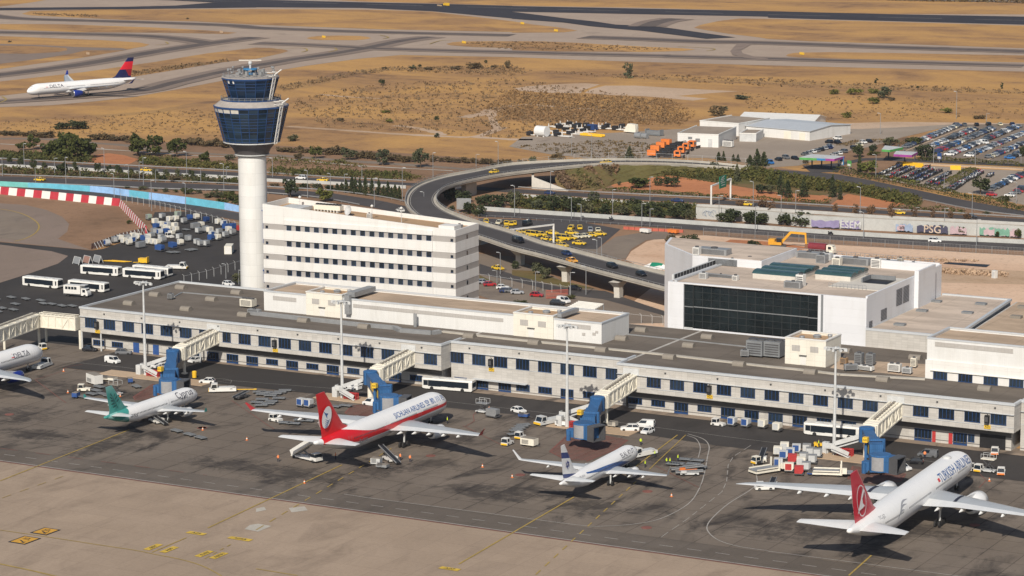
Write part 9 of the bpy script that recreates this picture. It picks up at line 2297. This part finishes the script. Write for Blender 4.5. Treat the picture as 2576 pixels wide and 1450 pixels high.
 # hedges and massed undergrowth
def leaves_along(m,pts,w,h,dens,s,r):
 P = resample(pts,1.0)
 for a,b in zip(P[:-1],P[1:]):
  L =(b-a).length; t =(b-a).normalized()if L>0 else Vector((1,0,0)); n = Vector((-t.y,t.x,0))
  k_ = .75+.35*math.sin(a.x*.45+a.y*.3)*r.uniform(.3,1)
  for _ in range(int(dens*L)+(1 if r.random()<(dens*L)%1 else 0)):
   an = r.uniform(0,PI); q = r.uniform(.75,1.05)
   leaf(m,a.lerp(b,r.random())+n*(w/2*math.cos(an)*q)+Zv*(h*k_*math.sin(an)*q+.1),s*r.uniform(.7,1.3),r)
def hedge(label,L,w,h,matn='leaf_hedge',dens=17,s=.33):
 t = thing('hedge',label,'hedge'); m = MB(); leaves_along(m,curve(pts_at(L),4),w,h,dens,s,random.Random(len(label))); m.build('foliage',matn,t); return t
hedge('long clipped hedge between the ramp road and the motorbike park',[B4(670,310),B4(850,350),B4(1000,378),B4(1400,455),B4(1700,520),B4(1900,565),B4(2200,630),B4(2480,688)],4.5,2.6)
hedge('dark hedge at the front edge of the far car park',[CP(770,610),CP(1100,605),CP(1600,640),CP(2165,680)],3.0,2.0)
hedge('low hedge along the far carriageway right of the underpass',[B3(890,490),B3(1300,520),B3(1700,545),B3(2200,575),B3(2475,590),B4(600,622)],3.5,1.8)
hedge('thick hedge row on the red bank behind the green sign',[B3(1400,345),B3(1700,375),B3(1950,400),B3(2100,440)],7,2.6)
hedge('hedge row of rounded shrubs above the far carriageway by the taxi',[B4(1180,660),B4(1350,665),B4(1550,690),B4(1750,700),B4(1900,715)],3.5,2.4)
hedge('long green hedge above the far carriageway right of the control tower',[B2(140,225),B2(500,245),B2(800,262),B2(1010,280)],9,3.0,'leaf_hedge',20)
hedge('lower green hedge above the far carriageway right of the control tower',[B2(140,320),B2(600,330),B2(1100,345),B2(1500,370),B2(1600,385)],4,2.2)
hedge('green hedge above the far carriageway left of the red earth',[B1(0,150),B1(300,160),B1(600,200),B1(900,185)],8,2.4,'leaf_hedge',16)
hedge('green hedge above the far carriageway between red earth and tower',[B1(1430,190),B1(1700,215),B1(2000,240),B1(2300,270)],7,2.4,'leaf_hedge',16)
hedge('yellowing hedge in the motorbike park',[CP(440,870),CP(600,885),CP(760,910)],3,1.6,'leaf_light'); hedge('shrub bed between two blocks of motorbikes',[CP(1130,930),CP(1250,860),CP(1400,770),CP(1500,720)],5,1.8,'leaf_hedge')
hedge('dry shrub bed beside the depot row',[B4(700,60),B4(1000,20),A4(1350,1400)],5,1.4,'leaf_scrub')
hedge('dark strip of trees along the far road at the top of the view',[A4(850,-8),A4(1500,12),A4(2475,30),(2700,18)],10,4.0,'leaf_scrub',8,1.0)
def scatter(name,poly_,n,matn,s,h,seed,tall=1.0):
 P = pts_at(poly_); xs =[p.x for p in P]; ys =[p.y for p in P]; r = random.Random(seed); m = MB(); c = 0; tr = 0
 while c<n and tr<n*30:
  tr+=1
  x,y = r.uniform(min(xs),max(xs)),r.uniform(min(ys),max(ys)); ins = False
  for a,b in zip(P,P[1:]+P[:1]):
   if(a.y>y)!=(b.y>y)and x<(b.x-a.x)*(y-a.y)/(b.y-a.y)+a.x:ins = not ins
  if not ins:continue
  c+=1; k = r.uniform(.5,1.4)
  for _ in range(5):leaf(m,Vector((x+r.gauss(0,s),y+r.gauss(0,s),r.uniform(.1,h*k))),s*r.uniform(.5,1.0)*k,r)
 return stuff(m.build(name,matn))
scatter('undergrowth',[B4(-40,325),B4(500,412),B4(1000,492),B4(1480,595),B4(1450,640),B4(1150,600),B4(850,520),B4(500,500),B4(0,440),B3(2200,340),B3(2300,300)],2550,'leaf_hedge',0.54,2.0,5)
scatter('undergrowth',[B3(380,300),B3(1000,250),B3(1050,300),B3(900,400),B3(850,490),B3(560,490)],714,'leaf_scrub',0.48,3.5,6)
scatter('undergrowth',[B3(60,570),B3(900,620),B3(1780,660),B3(1800,760),B3(900,720),B3(0,680)],1530,'leaf_hedge',0.54,1.8,7)
scatter('undergrowth',[B3(1400,270),B3(2475,330),B3(2475,420),B3(1950,390),B3(1420,345)],714,'leaf_hedge',0.54,1.8,8)
scatter('undergrowth',[B1(0,130),B1(900,180),B1(900,225),B1(0,190)],714,'leaf_hedge',0.54,1.5,9); scatter('undergrowth',[B1(1350,180),B1(2320,270),B1(2320,305),B1(1350,240)],782,'leaf_hedge',0.54,1.5,10)
scatter('undergrowth',[B1(0,270),B1(2320,395),B1(2320,435),B1(0,340)],952,'leaf_hedge',0.48,1.3,21); scatter('undergrowth',[B2(130,280),B2(1500,330),B2(1500,400),B2(130,340)],680,'leaf_hedge',0.48,1.2,22)
# dry tufts of the field
scatter('dry_scrub',[A2(250,1000),A2(900,850),A2(1500,800),A2(2475,760),A3(1500,980),A3(1600,1200),A3(900,1180),A3(0,1340),A2(2475,1340),A2(700,1240)],2080,'leaf_field',0.50,0.68,11)
scatter('dry_scrub',[A3(0,880),A3(600,920),A3(1500,960),A3(1800,1100),A3(1650,1220),A3(900,1200),A3(0,1150),A2(2200,1050)],2080,'straw',0.50,0.93,12)
scatter('dry_scrub',[A3(0,900),A3(600,960),A3(1500,1000),A3(1700,1200),A3(900,1190),A3(0,1180),A2(2200,1250)],1040,'leaf_field',0.43,0.87,13)
scatter('dry_scrub',[A2(220,840),A2(900,700),A2(1300,655),A2(2475,640),A3(200,690),A3(0,740),A2(1300,690),A2(900,745),A2(250,890)],720,'leaf_field',0.50,0.74,14)
scatter('dry_scrub',[A3(200,690),A3(2475,760),A4(1200,820),A4(2475,870),A4(2475,920),A4(0,840),A3(1000,760)],560,'leaf_field',0.50,0.62,15)
scatter('dry_scrub',[A1(0,1180),A1(2100,1050),A2(250,1100),A2(200,1350),A1(1300,1300),A1(0,1290)],800,'leaf_field',0.37,0.43,16)
scatter('dry_scrub',[A3(2200,900),A4(600,940),A4(2475,960),A4(2475,1160),A4(500,1160),A3(2300,1080)],560,'leaf_field',0.37,0.43,17)
scatter('dry_scrub',[A3(0,408),A3(600,425),A3(1600,478),A3(1300,500),A3(0,485),A2(2100,450),A2(2000,415)],336,'leaf_field',0.62,0.50,18); scatter('dry_scrub',[A1(1260,700),A1(2200,580),A1(2200,600),A1(1290,740)],288,'leaf_field',0.62,0.87,19); scatter('dry_scrub',[A1(300,130),A1(950,150),A1(950,175),A1(400,150)],96,'leaf_field',0.74,0.56,20)
scatter('yard_weeds',[A3(0,1420),A3(900,1360),A3(1500,1400),A3(1200,1560),A3(500,1500)],420,'leaf_scrub',.5,.5,23)
scatter('rubble',[B4(600,1110),B4(1500,1150),B4(2100,1180),B4(1700,1190),B4(1000,1150)],200,'sand_pale',.4,.5,24); scatter('rubble',[B4(1600,1250),B4(2300,1290),B4(2300,1330),B4(1620,1290)],240,'sand_pale',.5,.6,25)

for k,(q,lf_)in enumerate(((((420,290),(600,480)),'leaf_brown'),(((500,280),(700,485)),'leaf_scrub'),(((600,275),(760,470)),'leaf_hedge'),(((720,270),(830,450)),'leaf_brown'),(((820,262),(860,420)),'leaf_brown'),(((910,258),(900,420)),'leaf_scrub'),(((1000,255),(950,400)),'leaf_brown'))):
 a,b = at(B3(*q[0]),5.6),at(B3(*q[1]),.3); m = MB(); leaves_along(m,[a,b],5.5,1.2,26,.5,random.Random(k+60))
 tag(m.build('shrub_row',lf_),['brown dry shrub row','grey-brown shrub row','green shrub row','wide brown shrub row','short brown shrub row','grey shrub row','last brown shrub row'][k]+' running down the flyover bank','shrub row','shrub rows on the flyover bank')

hz_ = MB().box(-3200,1500,-650,3600,-1.0,150).build('haze','black'); stuff(hz_)
hm = bpy.data.materials.new('haze'); hm.use_nodes = True; hm.node_tree.nodes.clear()
ho = hm.node_tree.nodes.new('ShaderNodeOutputMaterial'); hv = hm.node_tree.nodes.new('ShaderNodeVolumePrincipled')
hv.inputs['Color'].default_value =(.80,.86,1,1); hv.inputs['Density'].default_value = .00004; hv.inputs['Anisotropy'].default_value = .3
hm.node_tree.links.new(hv.outputs[0],ho.inputs['Volume']); hz_.data.materials[0] = hm
